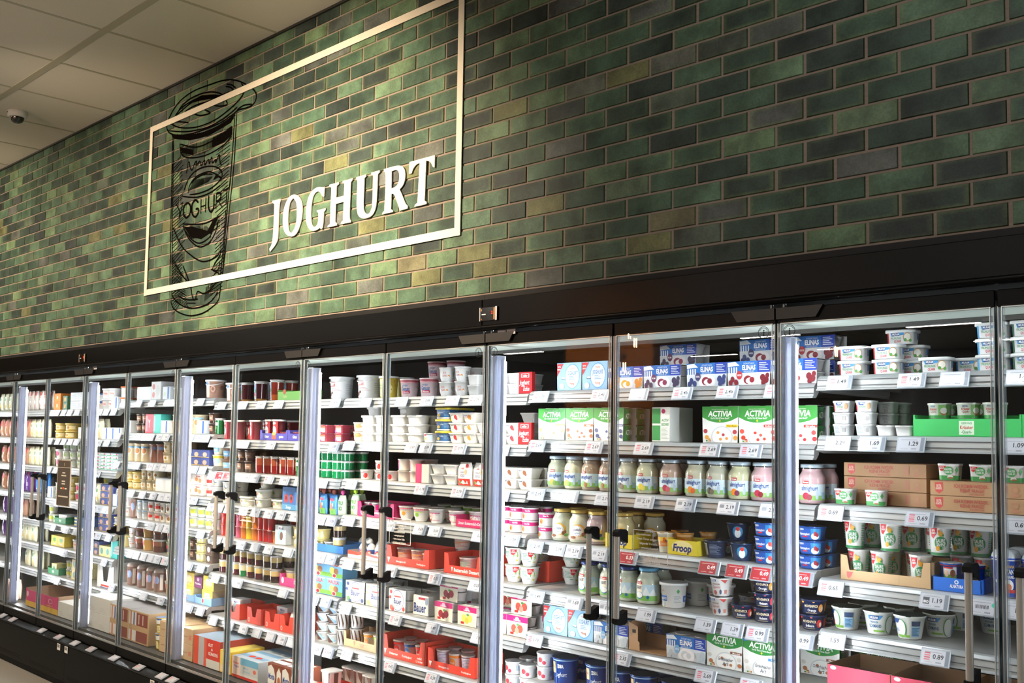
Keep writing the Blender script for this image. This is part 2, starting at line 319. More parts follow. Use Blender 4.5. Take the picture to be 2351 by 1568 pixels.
# line drawing of a yoghurt tub, painted on the bricks
M_INK = mat('0a0807', .9, name='dark_ink', spec=0)
mb = MB(); LAY = [0]
def dw(p):
    q = atY(320+p[0]/2.656, 150+p[1]/2.656, 0); return Vector((q.x, q.z))
def stroke(pts, wd=3.2, sm=True, px=True):
    P = [dw(p) for p in pts] if px else [Vector(p) for p in pts]
    if sm and len(P) > 2:
        Q = []
        for i in range(len(P)-1):
            a, b2, c, d = P[max(i-1, 0)], P[i], P[i+1], P[min(i+2, len(P)-1)]
            for s in range(5):
                t = s/5; Q.append(.5*((2*b2)+(-a+c)*t+(2*a-5*b2+4*c-d)*t*t+(-a+3*b2-3*c+d)*t**3))
        Q.append(P[-1]); P = Q
    LAY[0] += 1; y = -.0036-(LAY[0] % 60)*.00002; w2 = wd*.0024/2; L = []; R = []
    for i, p in enumerate(P):
        d = (P[min(i+1, len(P)-1)]-P[max(i-1, 0)])
        if d.length < 1e-7: d = Vector((1, 0))
        d.normalize(); k = Vector((-d.y, d.x))*w2*(.6 if i in (0, len(P)-1) else 1)
        L.append((p.x+k.x, y, p.y+k.y)); R.append((p.x-k.x, y, p.y-k.y))
    n2 = len(P); mb.raw(L+R, [(i, i+1, n2+i+1, n2+i) for i in range(n2-1)], M_INK)
S = stroke
for l in [[(205, 430), (197, 900), (190, 1200), (190, 1440)], [(212, 432), (205, 900), (200, 1440)], [(597, 290), (580, 600), (550, 900), (525, 1150), (500, 1340)], [(585, 300), (566, 600), (540, 860), (510, 1280)], [(530, 880), (515, 1100), (495, 1300)],
 [(195, 1440), (210, 1480), (250, 1510), (310, 1527), (380, 1515), (440, 1480), (485, 1430), (500, 1330)], [(200, 1400), (240, 1450), (310, 1480), (390, 1470), (450, 1430), (480, 1380)],
 [(170, 385), (175, 350), (200, 290), (250, 220), (330, 160), (430, 120), (520, 92), (590, 92), (650, 115), (690, 140), (715, 175), (712, 215), (690, 245), (650, 262), (605, 275), (560, 310), (500, 350), (420, 385), (330, 415), (250, 428), (190, 415), (170, 385)],
 [(172, 340), (230, 375), (300, 383), (380, 370), (470, 330), (560, 262), (620, 200), (645, 150), (625, 110)], [(185, 400), (290, 405), (420, 378), (530, 315), (600, 255)], [(690, 238), (640, 245), (600, 272)],
 [(225, 315), (260, 250), (330, 195), (420, 165), (490, 170), (527, 197)], [(210, 330), (250, 270), (330, 215), (420, 185), (500, 190), (540, 235), (500, 250), (460, 245)], [(235, 300), (330, 222), (430, 185), (520, 190)],
 [(268, 330), (310, 285), (360, 262), (420, 280), (430, 295), (370, 307), (330, 292)], [(240, 330), (300, 270), (390, 230), (460, 235)], [(180, 350), (240, 345), (300, 350)],
 [(530, 130), (560, 135), (575, 150)], [(535, 115), (570, 122), (590, 140)],
 [(210, 436), (300, 440), (400, 420), (500, 370), (585, 305)], [(220, 445), (320, 450), (420, 425), (520, 370), (580, 320)], [(200, 425), (320, 430), (440, 400), (560, 330)], [(250, 478), (262, 545), (320, 565), (420, 545), (520, 485), (565, 430)],
 [(250, 480), (350, 500), (470, 450), (568, 372)], [(310, 790), (370, 780), (440, 750), (495, 700), (507, 655), (470, 620), (400, 620), (340, 650), (300, 700), (275, 765)], [(265, 800), (350, 805), (430, 780), (500, 730)],
 [(300, 780), (312, 730), (350, 680), (420, 650), (465, 662), (500, 690)], [(320, 720), (350, 690), (400, 665), (450, 665)],
 [(268, 968), (340, 970), (410, 962), (490, 920)], [(270, 980), (300, 1050), (350, 1100), (390, 1105), (435, 1075), (470, 1010), (485, 940)], [(285, 1010), (320, 1060), (370, 1085), (430, 1050), (455, 990), (480, 930)],
 [(210, 990), (260, 1100), (320, 1160), (380, 1195), (430, 1190), (480, 1160), (505, 1120)], [(222, 1212), (280, 1300), (345, 1345), (352, 1310)], [(268, 1220), (310, 1330), (330, 1422), (345, 1425), (358, 1380), (400, 1392), (450, 1352), (490, 1275), (450, 1242), (500, 1150)],
 [(440, 1245), (480, 1250), (495, 1200)], [(290, 1450), (345, 1450)], [(240, 1410), (300, 1430), (360, 1425)],
 [(290, 660), (305, 590), (312, 620), (325, 640), (340, 600), (352, 585), (350, 612), (372, 585), (380, 612), (400, 580), (402, 608), (425, 575), (430, 600), (445, 560), (448, 595), (470, 575), (468, 595), (490, 545), (495, 590), (505, 610)]]: S(l, 3.4)
for a, c in (((230, 850), (250, 890)), ((268, 840), (248, 935))): S([a, c], 5, False)
S([(250, 890), (246, 935)], 5, False)
S([(300, 837), (315, 860), (312, 905), (290, 930), (272, 905), (276, 860), (300, 837)], 5); S([(363, 838), (345, 822), (325, 850), (326, 905), (345, 925), (362, 900), (362, 875), (347, 878)], 5)
for l in ([(380, 815), (378, 905)], [(410, 805), (406, 897)], [(380, 862), (409, 853)], [(474, 780), (470, 875)], [(538, 755), (532, 852)], [(515, 765), (552, 745)]): S(l, 5, False)
S([(428, 795), (425, 860), (436, 892), (452, 880), (458, 850), (460, 785)], 5); S([(474, 782), (497, 780), (500, 805), (486, 825), (473, 830)], 5); S([(485, 826), (508, 865)], 5, False)
for l in ([(200, 425), (300, 438), (420, 405), (560, 330), (578, 315), (562, 350), (430, 428), (310, 458), (215, 450)], [(450, 462), (568, 374), (566, 424), (520, 468), (450, 500)], [(252, 500), (330, 515), (330, 548), (262, 535)], [(275, 985), (330, 985), (420, 1010), (450, 950), (475, 935), (440, 1020), (380, 1060), (320, 1050)], [(300, 235), (380, 185), (440, 180), (520, 190), (440, 205), (380, 215)]):
    wall_poly(mb, [[tuple(dw(q_)) for q_ in l]], M_INK, -.0049, -.0034)
for i in range(46):   # hatching down the left side
    y = 560+i*20; L = 75-abs(i-20)*.8; S([(203+random.uniform(-3, 3), y+60), (203+L+random.uniform(-8, 8), y-10+random.uniform(-6, 6))], 2.4, False)
for i in range(24):
    y = 1180+i*11; S([(205, y), (205+40+i*2.6+random.uniform(-8, 8), y+52)], 2.4, False)
for i in range(42):
    y = 470+i*22; x1 = 562-(y-470)*.055; S([(x1-60-random.uniform(0, 30), y+55), (x1-4, y-5)], 2.6, False)
for i in range(40):
    x = 262+i*7.4; t = (x-262)/300; yb = 550+18*math.sin(t*PI)-150*t*t; yt = 490-20*t-95*t*t*1.0; S([(x, yt), (x-2, yb)], 6 if i > 24 else 3.6, False)
for i in range(34):
    x = 225+i*9; t = i/33; y = 345-250*(t**.8)*.62; S([(x, y+5), (x+30, y-32)], 3, False)
for i in range(30):
    x = 215+i*12; t = i/29; y = 436+10*math.sin(t*3)-120*t*t; S([(x, y), (x+26, y-14)], 5, False)
for i in range(20): S([(305+i*6, 770-i*3), (335+i*6, 700-i*1.2)], 2.6, False)
for i in range(26): S([(285+i*7, 985+8*math.sin(i)), (320+i*5, 1060-i*1.5)], 3, False)
for i in range(14): S([(455+i*3, 700-i*2), (475+i*2, 660+i*2)], 4, False)
for i in range(16): S([(400+i*6, 1440-i*5), (412+i*6, 1350-i*4)], 2.4, False)
for i in range(12): S([(300+i*6, 300-i*4), (330+i*6, 275-i*2)], 2.6, False)
o = mb.build('wall_drawing'); tag(o, 'dark hand-drawn sketch of a lidded yoghurt tub painted on green bricks', 'drawing')
# ------------------------------------------------------------------ chilled cabinets (three units, six doors each)
D = .625; YS = .25; YBK = .80
SHELF = {0: [1.847, 1.661, 1.448, 1.220, 1.064, .862], 1: [1.825, 1.631, 1.442, 1.238, 1.047, .879, .69], 2: [1.817, 1.611, 1.428, 1.253, 1.05, .84, .629],
 3: [1.817, 1.603, 1.422, 1.242, 1.058, .85, .615], 4: [1.841, 1.630, 1.446, 1.268, 1.081, .887, .648], 5: [1.79, 1.582, 1.374, 1.140, .962, .797, .59], 6: [1.79, 1.58, 1.37, 1.16, .97, .79, .60], 7: [1.79, 1.58, 1.37, 1.16, .97, .79, .60]}
ZDECK = .385
def modrange(b): return (1.25-1.25*b, 2.5-1.25*b)       # bay 0 is 1.25..2.5, bay 1 is 0..1.25 ...
M_BLK = mat('060505', .32, name='black_lacquer', spec=.1); M_BLK2 = mat('060606', .6, name='matt_black', spec=.25); M_FAS = mat('050403', .24, name='brown_black_fascia', spec=.1)
M_DG = mat('3a3a38', .5, name='dark_grey_metal'); M_IN = mat('2a2b2d', .55, name='inner_liner'); M_ALU = mat('b9bcbc', .35, .9, name='brushed_aluminium')
M_SH = mat('c4c6c5', .35, .25, name='shelf_enamel'); M_RAIL = mat('b4b8ba', .28, .35, name='price_rail'); M_RAILD = mat('5c6063', .4, .4, name='rail_groove')
M_PLAS = glassmat('lavender_profile', (.86, .88, .95, 1), 1.45, .6, lin('c0c6d6'), .12)
M_EDGE = glassmat('clear_edge_profile', (.93, .96, .97, 1), 1.6, .2, lin('dfe9f2'), .04)
M_PANE = glassmat('door_glass', (.985, .99, .988, 1), 1.42)
M_LED = emat('led_white', (.92, .96, 1, 1), 95.0)
m, n, b = nt('air_grille'); tc = n.nodes.new('ShaderNodeTexCoord'); w = n.nodes.new('ShaderNodeTexWave'); w.inputs['Scale'].default_value = 48; w.bands_direction = 'X'
n.links.new(tc.outputs['Object'], w.inputs['Vector']); r = n.nodes.new('ShaderNodeValToRGB'); r.color_ramp.elements[0].color = lin('8d9c93'); r.color_ramp.elements[1].color = lin('d3dcd5'); n.links.new(w.outputs['Fac'], r.inputs[0]); n.links.new(r.outputs[0], b.inputs['Base Color']); b.inputs['Roughness'].default_value = .6
n.links.new(r.outputs[0], b.inputs['Emission Color']); b.inputs['Emission Strength'].default_value = 0; M_GRILLE = m
CABN = ['right', 'middle', 'left']; ORD = ['first', 'second', 'third', 'fourth', 'fifth', 'sixth', 'seventh', 'eighth', 'ninth', 'tenth', 'eleventh', 'twelfth', 'thirteenth', 'fourteenth', 'fifteenth', 'sixteenth', 'seventeenth', 'eighteenth', 'nineteenth', 'twentieth']+['%dth' % i for i in range(21, 60)]
RAILP = [(YS-.004, 0), (YS-.012, -.004), (YS-.02, -.012), (YS-.024, -.040), (YS-.030, -.044), (YS-.030, -.047), (YS-.008, -.047), (YS+.01, -.03), (YS+.01, 0)]
CABX = [(0, 3.75), (-3.75, 0), (-7.5, -3.75)]
for ci, (x0, x1) in enumerate(CABX):
    cab = tag(empty('refrigerated_cabinet', ((x0+x1)/2, .4, 0)), ['tall black glass-door chiller at the right end of the row', 'middle glass-door chiller below the right half of the sign', 'left glass-door chiller running on to the picture edge'][ci], 'fridge', 'glass-door chillers')
    x0 += .0006; x1 -= .0006
    def B(mb, name):
        o = mb.build(name, cab); o.location = -cab.location; return o
    mb = MB(); mb.box(x0+.001, -.034, 2.062, x1-.001, -.018, 2.166, M_FAS, .002)
    mb.prism([(-.034, 2.066), (-.040, 2.062), (-.038, 2.052), (-.030, 2.047), (-.018, 2.046), (-.018, 2.066)], 'x', x0, x1, M_BLK, True); B(mb, 'fascia')
    mb = MB(); mb.box(x0, -.02, 2.166, x1, -.003, ZH, M_BLK2); mb.box(x0, .06, 2.03, x1, .09, ZH, M_BLK2); mb.box(x0, -.02, 2.10, x1, YBK+.03, 2.14, M_BLK2); B(mb, 'top_housing')
    mb = MB(); mb.box(x0, .05, 1.998, x1, .235, 2.012, M_GRILLE); B(mb, 'air_grille')
    mb = MB(); mb.box(x0, .235, 1.985, x1, .25, 2.10, M_DG); mb.box(x0, .25, 2.035, x1, YBK, 2.05, M_IN); B(mb, 'inner_canopy')
    mb = MB(); mb.box(x0, YBK, .1, x1, YBK+.03, 2.10, M_IN); B(mb, 'back_panel')
    mb = MB(); mb.box(x0, .03, .28, x1, YBK, ZDECK, M_DG); mb.box(x0, .03, ZDECK, x1, .031, ZDECK+.001, M_ALU); B(mb, 'deck')
    mb = MB(); mb.box(x0, -.058, .06, x1, .028, .285, M_BLK, .002); mb.box(x0, -.02, 0, x1, .028, .06, M_BLK2)
    for gx in range(int((x1-x0+.1)/D)):
        for gz in (.085, .098): mb.box(x0+gx*D+.05, -.0588, gz, x0+gx*D+.5, -.057, gz+.005, M_BLK2)
        if gx % 2 == 0: mb.box(x0+gx*D-.001, -.0588, .06, x0+gx*D+.002, -.057, .285, mat('1c1b19', .5))
    B(mb, 'base_panel')
    mb = MB(); mb.prism([(-.058, .286), (-.063, .289), (-.06, .296), (-.016, .315), (-.012, .312), (-.012, .286)], 'x', x0, x1, mat('17181a', .3)); B(mb, 'ticket_ledge')
    nb_ = 3
    for j in range(nb_):
        a, c = x1+.0006-1.25*(j+1), x1+.0006-1.25*j; b = int(round((2.5-c)/1.25))
        for k, z in enumerate(SHELF[max(b, 0)]):
            mb = MB(); mb.box(a+.008, YS-.004, z-.022, c-.008, YBK-.02, z-.0005, M_SH)
            for xx in (a+.02, c-.024): mb.prism([(YS+.04, z-.022), (YS+.07, z-.027), (YBK, z-.030), (YBK, z-.022)], 'x', xx, xx+.004, M_SH)
            sh = B(mb, 'shelf')
            mb = MB(); mb.prism([(y, z+q) for y, q in RAILP], 'x', a+.006, c-.006, M_RAIL)
            mb.box(a+.007, YS-.0235, z-.016, c-.007, YS-.0205, z-.0135, M_RAILD); mb.box(a+.007, YS-.0265, z-.0335, c-.007, YS-.022, z-.0315, M_RAILD)
            o = mb.build('price_rail', sh)
# canopy lamps: a line of LEDs tucked behind the top rail, shining down and back onto the shelves
M_LED2 = emat('led_canopy', (.93, .97, 1, 1), 42.0)
for pi_ in range(9):
    x = 3.75-1.25*pi_-1.25
    q = tag(empty('canopy_lamp', (x+.625, .02, 1.995)), 'slim canopy lamp hidden behind the top rail of the %s' % ['bay past the picture edge', 'rightmost bay', 'second bay', 'third bay', 'fourth bay', 'fifth bay', 'sixth bay', 'seventh bay', 'eighth bay'][pi_], 'lamp', 'canopy lamps')
    mb = MB(); mb.box(-.58, -.002, .0, .58, .012, .016, M_SH); mb.build('housing', q)
    mb = MB(); mb.face([(-.57, .0125, .0), (-.57, .0245, .012), (.57, .0245, .012), (.57, .0125, .0)], M_LED2); mb.build('diffuser', q)
# light posts behind every hinge joint
for pi_ in range(9):
    x = 3.75-.03*(pi_ == 0)-1.25*pi_
    lp = tag(empty('light_post', (x, .05, ZDECK)), 'lavender plastic post with bright LED dots behind the %s hinge joint from the right' % ORD[pi_], 'light post', 'LED light posts between the doors')
    mb = MB(); mb.box(-.022, -.018, .002, .024, .022, 1.57, M_PLAS, .003); mb.box(-.008, -.013, .002, .008, .017, 1.57, mat('a6abc0', .4), .002); mb.build('profile', lp)
    mb = MB(); mb.box(-.018, .0225, .002, .018, .032, 1.57, M_SH); mb.build('backing', lp)
    for s in (-1, 1):
        mb = MB()
        for q in range(int((1.945-.41)/.0125)):
            z = .025+q*.0125; xa = s*.0185
            mb.face([(xa+s*.0065, .024, z), (xa+s*.0065, .024, z+.0105), (xa, .036, z+.0105), (xa, .036, z)][::s], M_LED)
        mb.build('led_strip', lp)

# ------------------------------------------------------------------ glass doors
def door_meshes():
    R = {}
    W = D-.006
    mb = MB(); mb.box(.012, -.008, .372, W-.012, -.003, 1.995, M_PANE); mb.box(.012, .008, .372, W-.012, .012, 1.995, M_PANE); R['glass_pane'] = mb.mesh('glass_pane')
    mb = MB(); mb.box(0, -.006, 1.99, W, .014, 2.035, M_BLK, .002); mb.box(.01, -.0075, 1.9885, W-.01, -.006, 1.9915, M_ALU); R['top_rail'] = mb.mesh('top_rail')
    mb = MB(); mb.box(0, -.008, .318, W, .014, .372, M_BLK, .002); mb.box(0, -.0095, .3705, W, -.002, .3765, M_ALU); mb.box(0, .004, .3705, W, .013, .3755, M_ALU); R['bottom_rail'] = mb.mesh('bottom_rail')
    mb = MB(); mb.box(0, -.009, .376, .013, .013, 1.99, M_EDGE, .002); mb.box(.0015, -.0095, .376, .0035, -.0085, 1.99, M_ALU); mb.box(.0105, -.0098, .376, .0125, -.0088, 1.99, mat('e8eef0', .2, .3)); mb.box(-.0005, -.0085, .376, .0010, .012, 1.99, mat('1f3d4a', .3)); mb.box(.0060, .0125, .376, .0075, .0135, 1.99, mat('e8eef0', .2, .3)); mb.box(.0085, -.0096, .376, .0092, -.0086, 1.99, mat('4a5a66', .3)); mb.box(.0005, .0125, .376, .002, .0135, 1.99, mat('e8eef0', .2, .3)); R['edge_profile'] = mb.mesh('edge_profile')
    mb = MB(); mb.lathe([(.0065, 2.034), (.0065, 2.063), (.0105, 2.063), (.0105, 2.067)], mat('c9ccd0', .18, 1), 12, 0, .002); R['hinge_pin'] = mb.mesh('hinge_pin')
    mb = MB(); mb.prism([(0, 2.036), (.15, 2.036), (.128, 2.002), (.0, 2.002)], 'y', -.016, -.006, mat('120f0c', .45)); R['hinge_cover'] = mb.mesh('hinge_cover')
    mb = MB(); mb.lathe([(.0095, 1.045), (.0095, 1.325)], mat('b5b0a8', .38, .25), 16, 0, -.052); R['handle'] = mb.mesh('handle')
    mb = MB()
    for z, s in ((1.325, 1), (1.045, -1)): mb.prism([(-.064, z-.006*s), (-.064, z+.008*s), (-.05, z+.016*s), (-.02, z+.016*s), (-.008, z+.008*s), (-.008, z-.03*s), (-.035, z-.02*s), (-.05, z-.006*s)], 'x', -.011, .011, M_BLK2)
    R['handle_bracket'] = mb.mesh('handle_bracket')
    mb = MB()
    for i in range(20):
        if 3 <= i <= 16 or True:
            a, c = 2*PI*i/20, 2*PI*(i+1)/20
            mb.face([(.019*math.cos(a), -.0086, .019*math.sin(a)), (.019*math.cos(c), -.0086, .019*math.sin(c)), (.0172*math.cos(c), -.0086, .0172*math.sin(c)), (.0172*math.cos(a), -.0086, .0172*math.sin(a))], M_BLK2)
    for i in range(11):
        a = PI*.15+PI*.7*i/10; x, z = .0145*math.cos(a), .0145*math.sin(a); mb.face([(x-.001, -.0086, z-.0015), (x+.001, -.0086, z-.0015), (x+.001, -.0086, z+.0015), (x-.001, -.0086, z+.0015)], M_BLK2)
    mb.face([(-.003, -.0087, -.012), (.004, -.0087, -.012), (.001, -.0087, -.003), (.004, -.0087, 0), (.0015, -.0087, .004), (-.002, -.0087, .003), (-.001, -.0087, -.004)], M_BLK2)
    mb.face([(-.001, -.0087, .0045), (.003, -.0087, .0045), (.003, -.0087, .008), (-.001, -.0087, .008)], M_BLK2); R['sticker'] = mb.mesh('sticker')
    return R
DM = door_meshes()
def child(name, me, par, loc=(0, 0, 0), sx=1, label=None):
    o = bpy.data.objects.new(name, me); COL.objects.link(o); o.parent = par; o.location = loc; o.scale = (sx, 1, 1)
    if label: o['label'] = label
    return o
for k in range(-11, 6):
    i = 5-k
    dr = tag(empty('glass_door', (k*D+.003, 0, 0)), 'tall frameless glass chiller door, %s from the right, hinged at its %s edge' % (ORD[i], 'left' if k % 2 == 0 else 'right'), 'glass door', 'glass doors along the chiller row')
    W = D-.006
    for nm in ('glass_pane', 'top_rail', 'bottom_rail'): child(nm, DM[nm], dr)
    child('edge_profile', DM['edge_profile'], dr); child('edge_profile', DM['edge_profile'], dr, (W, 0, 0), -1)
    L = k % 2 == 0
    child('hinge_pin', DM['hinge_pin'], dr, (.018 if L else W-.018, 0, 0)); child('hinge_cover', DM['hinge_cover'], dr, (0 if L else W, 0, 0), 1 if L else -1)
    h = child('handle', DM['handle'], dr, (W-.058 if L else .058, 0, 0)); child('handle_bracket', DM['handle_bracket'], h)
    child('sticker', DM['sticker'], dr, (.04 if L else W-.04, 0, 1.966), 1, 'round black pictogram sticker')
# etched info panel on the door, dark notice on the far door
def text_mb(mb, S, x, z, h, col, body, mw=None, bold=0, sh=0):
    vs, fs = text_tris(body, bold, sh); 
    if not vs: return
    wd = (max(v[0] for v in vs)-min(v[0] for v in vs))*h; sx = mw/wd if mw and wd > mw else 1
    mb.raw([S(x+a*h*sx, z+(b_-.5)*h) for a, b_ in vs], fs, mat(col, .5, noise=0) if isinstance(col, str) else col)
def info_panel(px, pz, w, h, label):
    x = Xat(px, pz, -.009)
    mb = MB(); wm = mat('f2f2f0', .6, noise=0)
    for a in ((0, 0, w, .002), (0, h-.002, w, h), (0, 0, .002, h), (w-.002, 0, w, h)): mb.box(x+a[0], -.0092, pz+a[1], x+a[2], -.0082, pz+a[3], wm)
    Sf = lambda a, b_: (a, -.0088, b_)
    for i, t in enumerate(('Informationen:', 'Diese Türen sorgen für', 'folgende Vorteile:', '- umweltschonend', '- energiesparend', '- keine kalten Füße', 'und bleibende Kühlung')):
        text_mb(mb, Sf, x+w*(.30 if i == 0 else .45), pz+h-.014-i*.0145, .007, wm, t, w*(.5 if i == 0 else .8), .5)
    o = mb.build('info_sticker'); tag(o, label, 'sticker', 'white outlined information stickers')
info_panel(1453, 1.236, .141, .107, 'white outlined information text on glass, right of the doubled handles, in front of jars')
info_panel(893, 1.19, .141, .107, 'white outlined information text on glass below the centre pair of handles')
info_panel(550, 1.20, .141, .107, 'white outlined information text on glass beside handles, left of centre')
mb = MB(); mb.box(-4.10, -.014, 1.146, -3.895, -.009, 1.44, mat('4b423a', .6)); 
for a in ((-4.105, 1.142, -3.89, 1.146), (-4.105, 1.44, -3.89, 1.445), (-4.105, 1.142, -4.10, 1.445), (-3.895, 1.142, -3.89, 1.445)): mb.box(a[0], -.015, a[1], a[2], -.009, a[3], mat('b9ab9d', .6))
wm = mat('e9e2d6', .6, noise=0)
mb.box(-4.10, -.0147, 1.394, -3.895, -.014, 1.396, wm)
for z, w in ((1.36, .05), (1.342, .08), (1.305, .06), (1.288, .06), (1.205, .16)):
    for q in range(int(w/.008)): mb.box(-3.9975-w/2+q*.008, -.0147, z-.004, -3.9975-w/2+q*.008+.005, -.014, z+.004, wm)
mb.box(-4.01, -.0148, 1.252, -3.985, -.014, 1.266, mat('d8662f', .5)); mb.box(-4.045, -.0147, 1.254, -4.02, -.014, 1.262, wm); mb.box(-3.975, -.0147, 1.254, -3.945, -.014, 1.262, wm); mb.box(-4.0, -.0147, 1.405, -3.995, -.014, 1.425, mat('c9a15a', .5))
tag(mb.build('notice_board'), 'dark brown framed notice with pale lines hanging on a far-left glass door', 'notice')

# temperature displays, name labels
for px, z in ((1123, 2.108), (190, 2.106)):
    x = Xat(px, z, -.035); q = empty('temperature_display', (x, -.0355, z))
    tag(q, 'small temperature display with red digits on black fascia above %s' % ('the middle doors' if px > 500 else 'the far-left doors'), 'display')
    mb = MB(); mb.box(-.048, -.004, -.026, .048, .0005, .026, mat('120c0a', .12), .001); o = mb.build('housing', q)
    for xa, xb in ((-.048, -.043), (.038, .048)):
        mb = MB(); mb.box(xa, -.0055, -.026, xb, -.0042, .026, M_ALU); mb.build('end_trim', q)
    rm = emat('red_digits', (1, .03, .01, 1), 6); om = mat('d9822b', .4); mb = MB()
    text_mb(mb, lambda a_, b_: (a_, -.0048, b_), .020, .004, .011, rm, '2'); mb.build('digits', q)
    for a in ((.029, -.022, .035, .022), (-.04, .012, -.036, .02), (-.04, -.022, -.036, -.016)):
        mb = MB(); mb.box(a[0], -.0046, a[1], a[2], -.0042, a[3], om); mb.build('orange_mark', q)
    mb = MB(); mb.box(-.036, -.0047, -.003, -.014, -.0042, .001, mat('d8d8d8', .4)); mb.build('white_mark', q)
for (px, z, w, t, l) in ((1154, 2.035, .05, 'MOPRO WT', 'small grey name label left of another, above centre door hinge'), (1173, 2.036, .05, 'PIZZA', 'small grey name label right of another, above centre door hinge'), (218, 2.038, .06, 'MOPRO', 'small grey name label above the far-left hinge pair')):
    x = Xat(px, z, -.012); mb = MB(); mb.box(x-w/2, -.014, z-.009, x+w/2, -.0125, z+.009, mat('c9c3c6', .5)); text_mb(mb, lambda a_, b_: (a_, -.0143, b_), x, z, .007, '4a4a4e', t, w*.7)
    o = mb.build('name_label'); tag(o, l, 'label')

# ------------------------------------------------------------------ security camera
q = tag(empty('security_camera', (-3.90, -.445, ZC)), 'white dome security camera with dark lens bubble on the ceiling', 'camera')
mb = MB(); mb.lathe([(.06, -.001), (.062, -.012), (.058, -.034), (.050, -.040)][::-1], mat('d8d8d6', .4), 32); mb.box(.0, -.0635, -.02, .006, -.058, -.014, M_BLK2); o = mb.build('housing', q)
mb = MB(); mb.lathe([(.001, -.078), (.016, -.076), (.030, -.068), (.038, -.056), (.041, -.040)], mat('08080a', .08, coat=1), 32); mb.build('dome', q)

# ------------------------------------------------------------------ lamps of the hall
def panel_light(x, y, e, nm='ceiling_luminaire', lx=1.2, ly=.08, mt=None):
    q = empty(nm, (x, y, ZC-.08)); mb = MB(); mb.box(-lx/2-.01, -ly/2-.01, .01, lx/2+.01, ly/2+.01, .06, M_BLK2); mb.box(-.01, -.01, .06, .01, .01, .08, M_BLK2); mb.build('housing', q)
    mb = MB(); mb.box(-lx/2, -ly/2, 0, lx/2, ly/2, .01, mt); mb.build('diffuser', q); return q
M_HALL = emat('hall_light', (1, .95, .88, 1), 84)
for i, (x, y) in enumerate([(x, y) for y in (-4, -7.5, -11, -14, -17) for x in (-13.4, -10.2, -7, -3.8, -.6, 2.6)]):
    tag(panel_light(x, y, 1, mt=M_HALL), 'slim warm white ceiling light, row %d behind the viewer, %s from left' % ([-4, -7.5, -11, -14, -17].index(y)+1, ORD[i % 6]), 'ceiling light', 'hall ceiling lights')
M_BULB = emat('filament', (1, .55, .2, 1), 600)
M_BG = glassmat('bulb_glass', (1, .93, .8, 1), 1.45)
for i, (x, y, z) in enumerate(((-2.7, -4.4, 2.5), (-3.0, -4.7, 2.62), (-2.9, -4.5, 2.3), (-.9, -4.6, 2.35), (-1.1, -4.4, 2.2))):
    q = tag(empty('pendant_lamp', (x, y, z)), 'glass pendant lamp with glowing filament, %s of five behind the viewer' % ORD[i], 'lamp', 'filament pendants')
    mb = MB(); mb.lathe([(.003, .09), (.003, ZC-z)], M_BLK2, 8); mb.lathe([(.018, .06), (.018, .1)], M_BLK2, 16); mb.build('cord', q)
    mb = MB(); mb.lathe([(.002, -.09), (.03, -.08), (.048, -.05), (.052, -.01), (.035, .04), (.018, .07)], M_BG, 24); mb.build('bulb', q)
    mb = MB(); mb.lathe([(.004, -.05), (.006, 0), (.004, .03)], M_BULB, 10); mb.build('filament', q)
XA_, XB_ = Xat(1300, 2.8, 5.2), Xat(1500, 2.8, 5.2)
mb = MB(); mb.box(XA_, -5.7, 0, XB_, -5.2, ZC, mat('a8703f', .6, name='oak_cladding')); struct(mb.build('column'))
def spot(x, y, z, tx, tz, e, size, blend, col=(1, .80, .58), ty=0):
    l = bpy.data.lights.new('spotlight', 'SPOT'); l.energy = e; l.spot_size = size; l.spot_blend = blend; l.color = col; l.shadow_soft_size = .06
    o = bpy.data.objects.new('spotlight_beam', l); COL.objects.link(o); o.location = (x, y, z)
    o.rotation_euler = (Vector((tx, ty, tz))-Vector((x, y, z))).to_track_quat('-Z', 'Y').to_euler()
    q = tag(empty('track_spotlight', (x, y, z)), 'black track spotlight above the %s' % ('oak column, added for its warm reflected glow' if ty < -1 else 'aisle facing the bricks, %.1f m along the row' % (x+10)), 'spotlight', 'wall-washing spotlights')
    d = (Vector((tx, ty, tz))-Vector((x, y, z))).normalized()
    mb = MB(); mb.lathe([(.045, -.02), (.05, .0), (.05, .12), (.03, .14)], M_BLK2, 20, cap=(False, True)); k = mb.build('housing', q); k.rotation_euler = (-d).to_track_quat('Z', 'Y').to_euler()
    mb = MB(); mb.box(-.008, -.008, .1, .008, .008, ZC-z, M_BLK2); mb.build('stem', q)
spot(-.95, -1.9, 3.3, -1.2, 2.25, 1120, 1.6, 1)
spot(-3.0, -1.9, 3.3, -3.1, 2.2, 400, 1.9, 1)
spot(-5.2, -1.9, 3.4, -5.3, 2.35, 420, 1.9, 1)
spot(-7.4, -1.9, 3.4, -7.5, 2.35, 380, 1.9, 1)
spot(1.6, -1.9, 3.4, 1.5, 2.35, 50, 1.9, 1, (.95, .97, 1))
spot((XA_+XB_)/2, -3.9, 3.5, (XA_+XB_)/2, 2.6, 800, 1.1, .8, (1, .62, .3), -5.2)  # extra warm spot, added so the column's glow reflects in fascia and glass
w = bpy.data.worlds.new('world'); SC.world = w; w.use_nodes = True; w.node_tree.nodes['Background'].inputs[0].default_value = (.5, .5, .5, 1); w.node_tree.nodes['Background'].inputs[1].default_value = .1
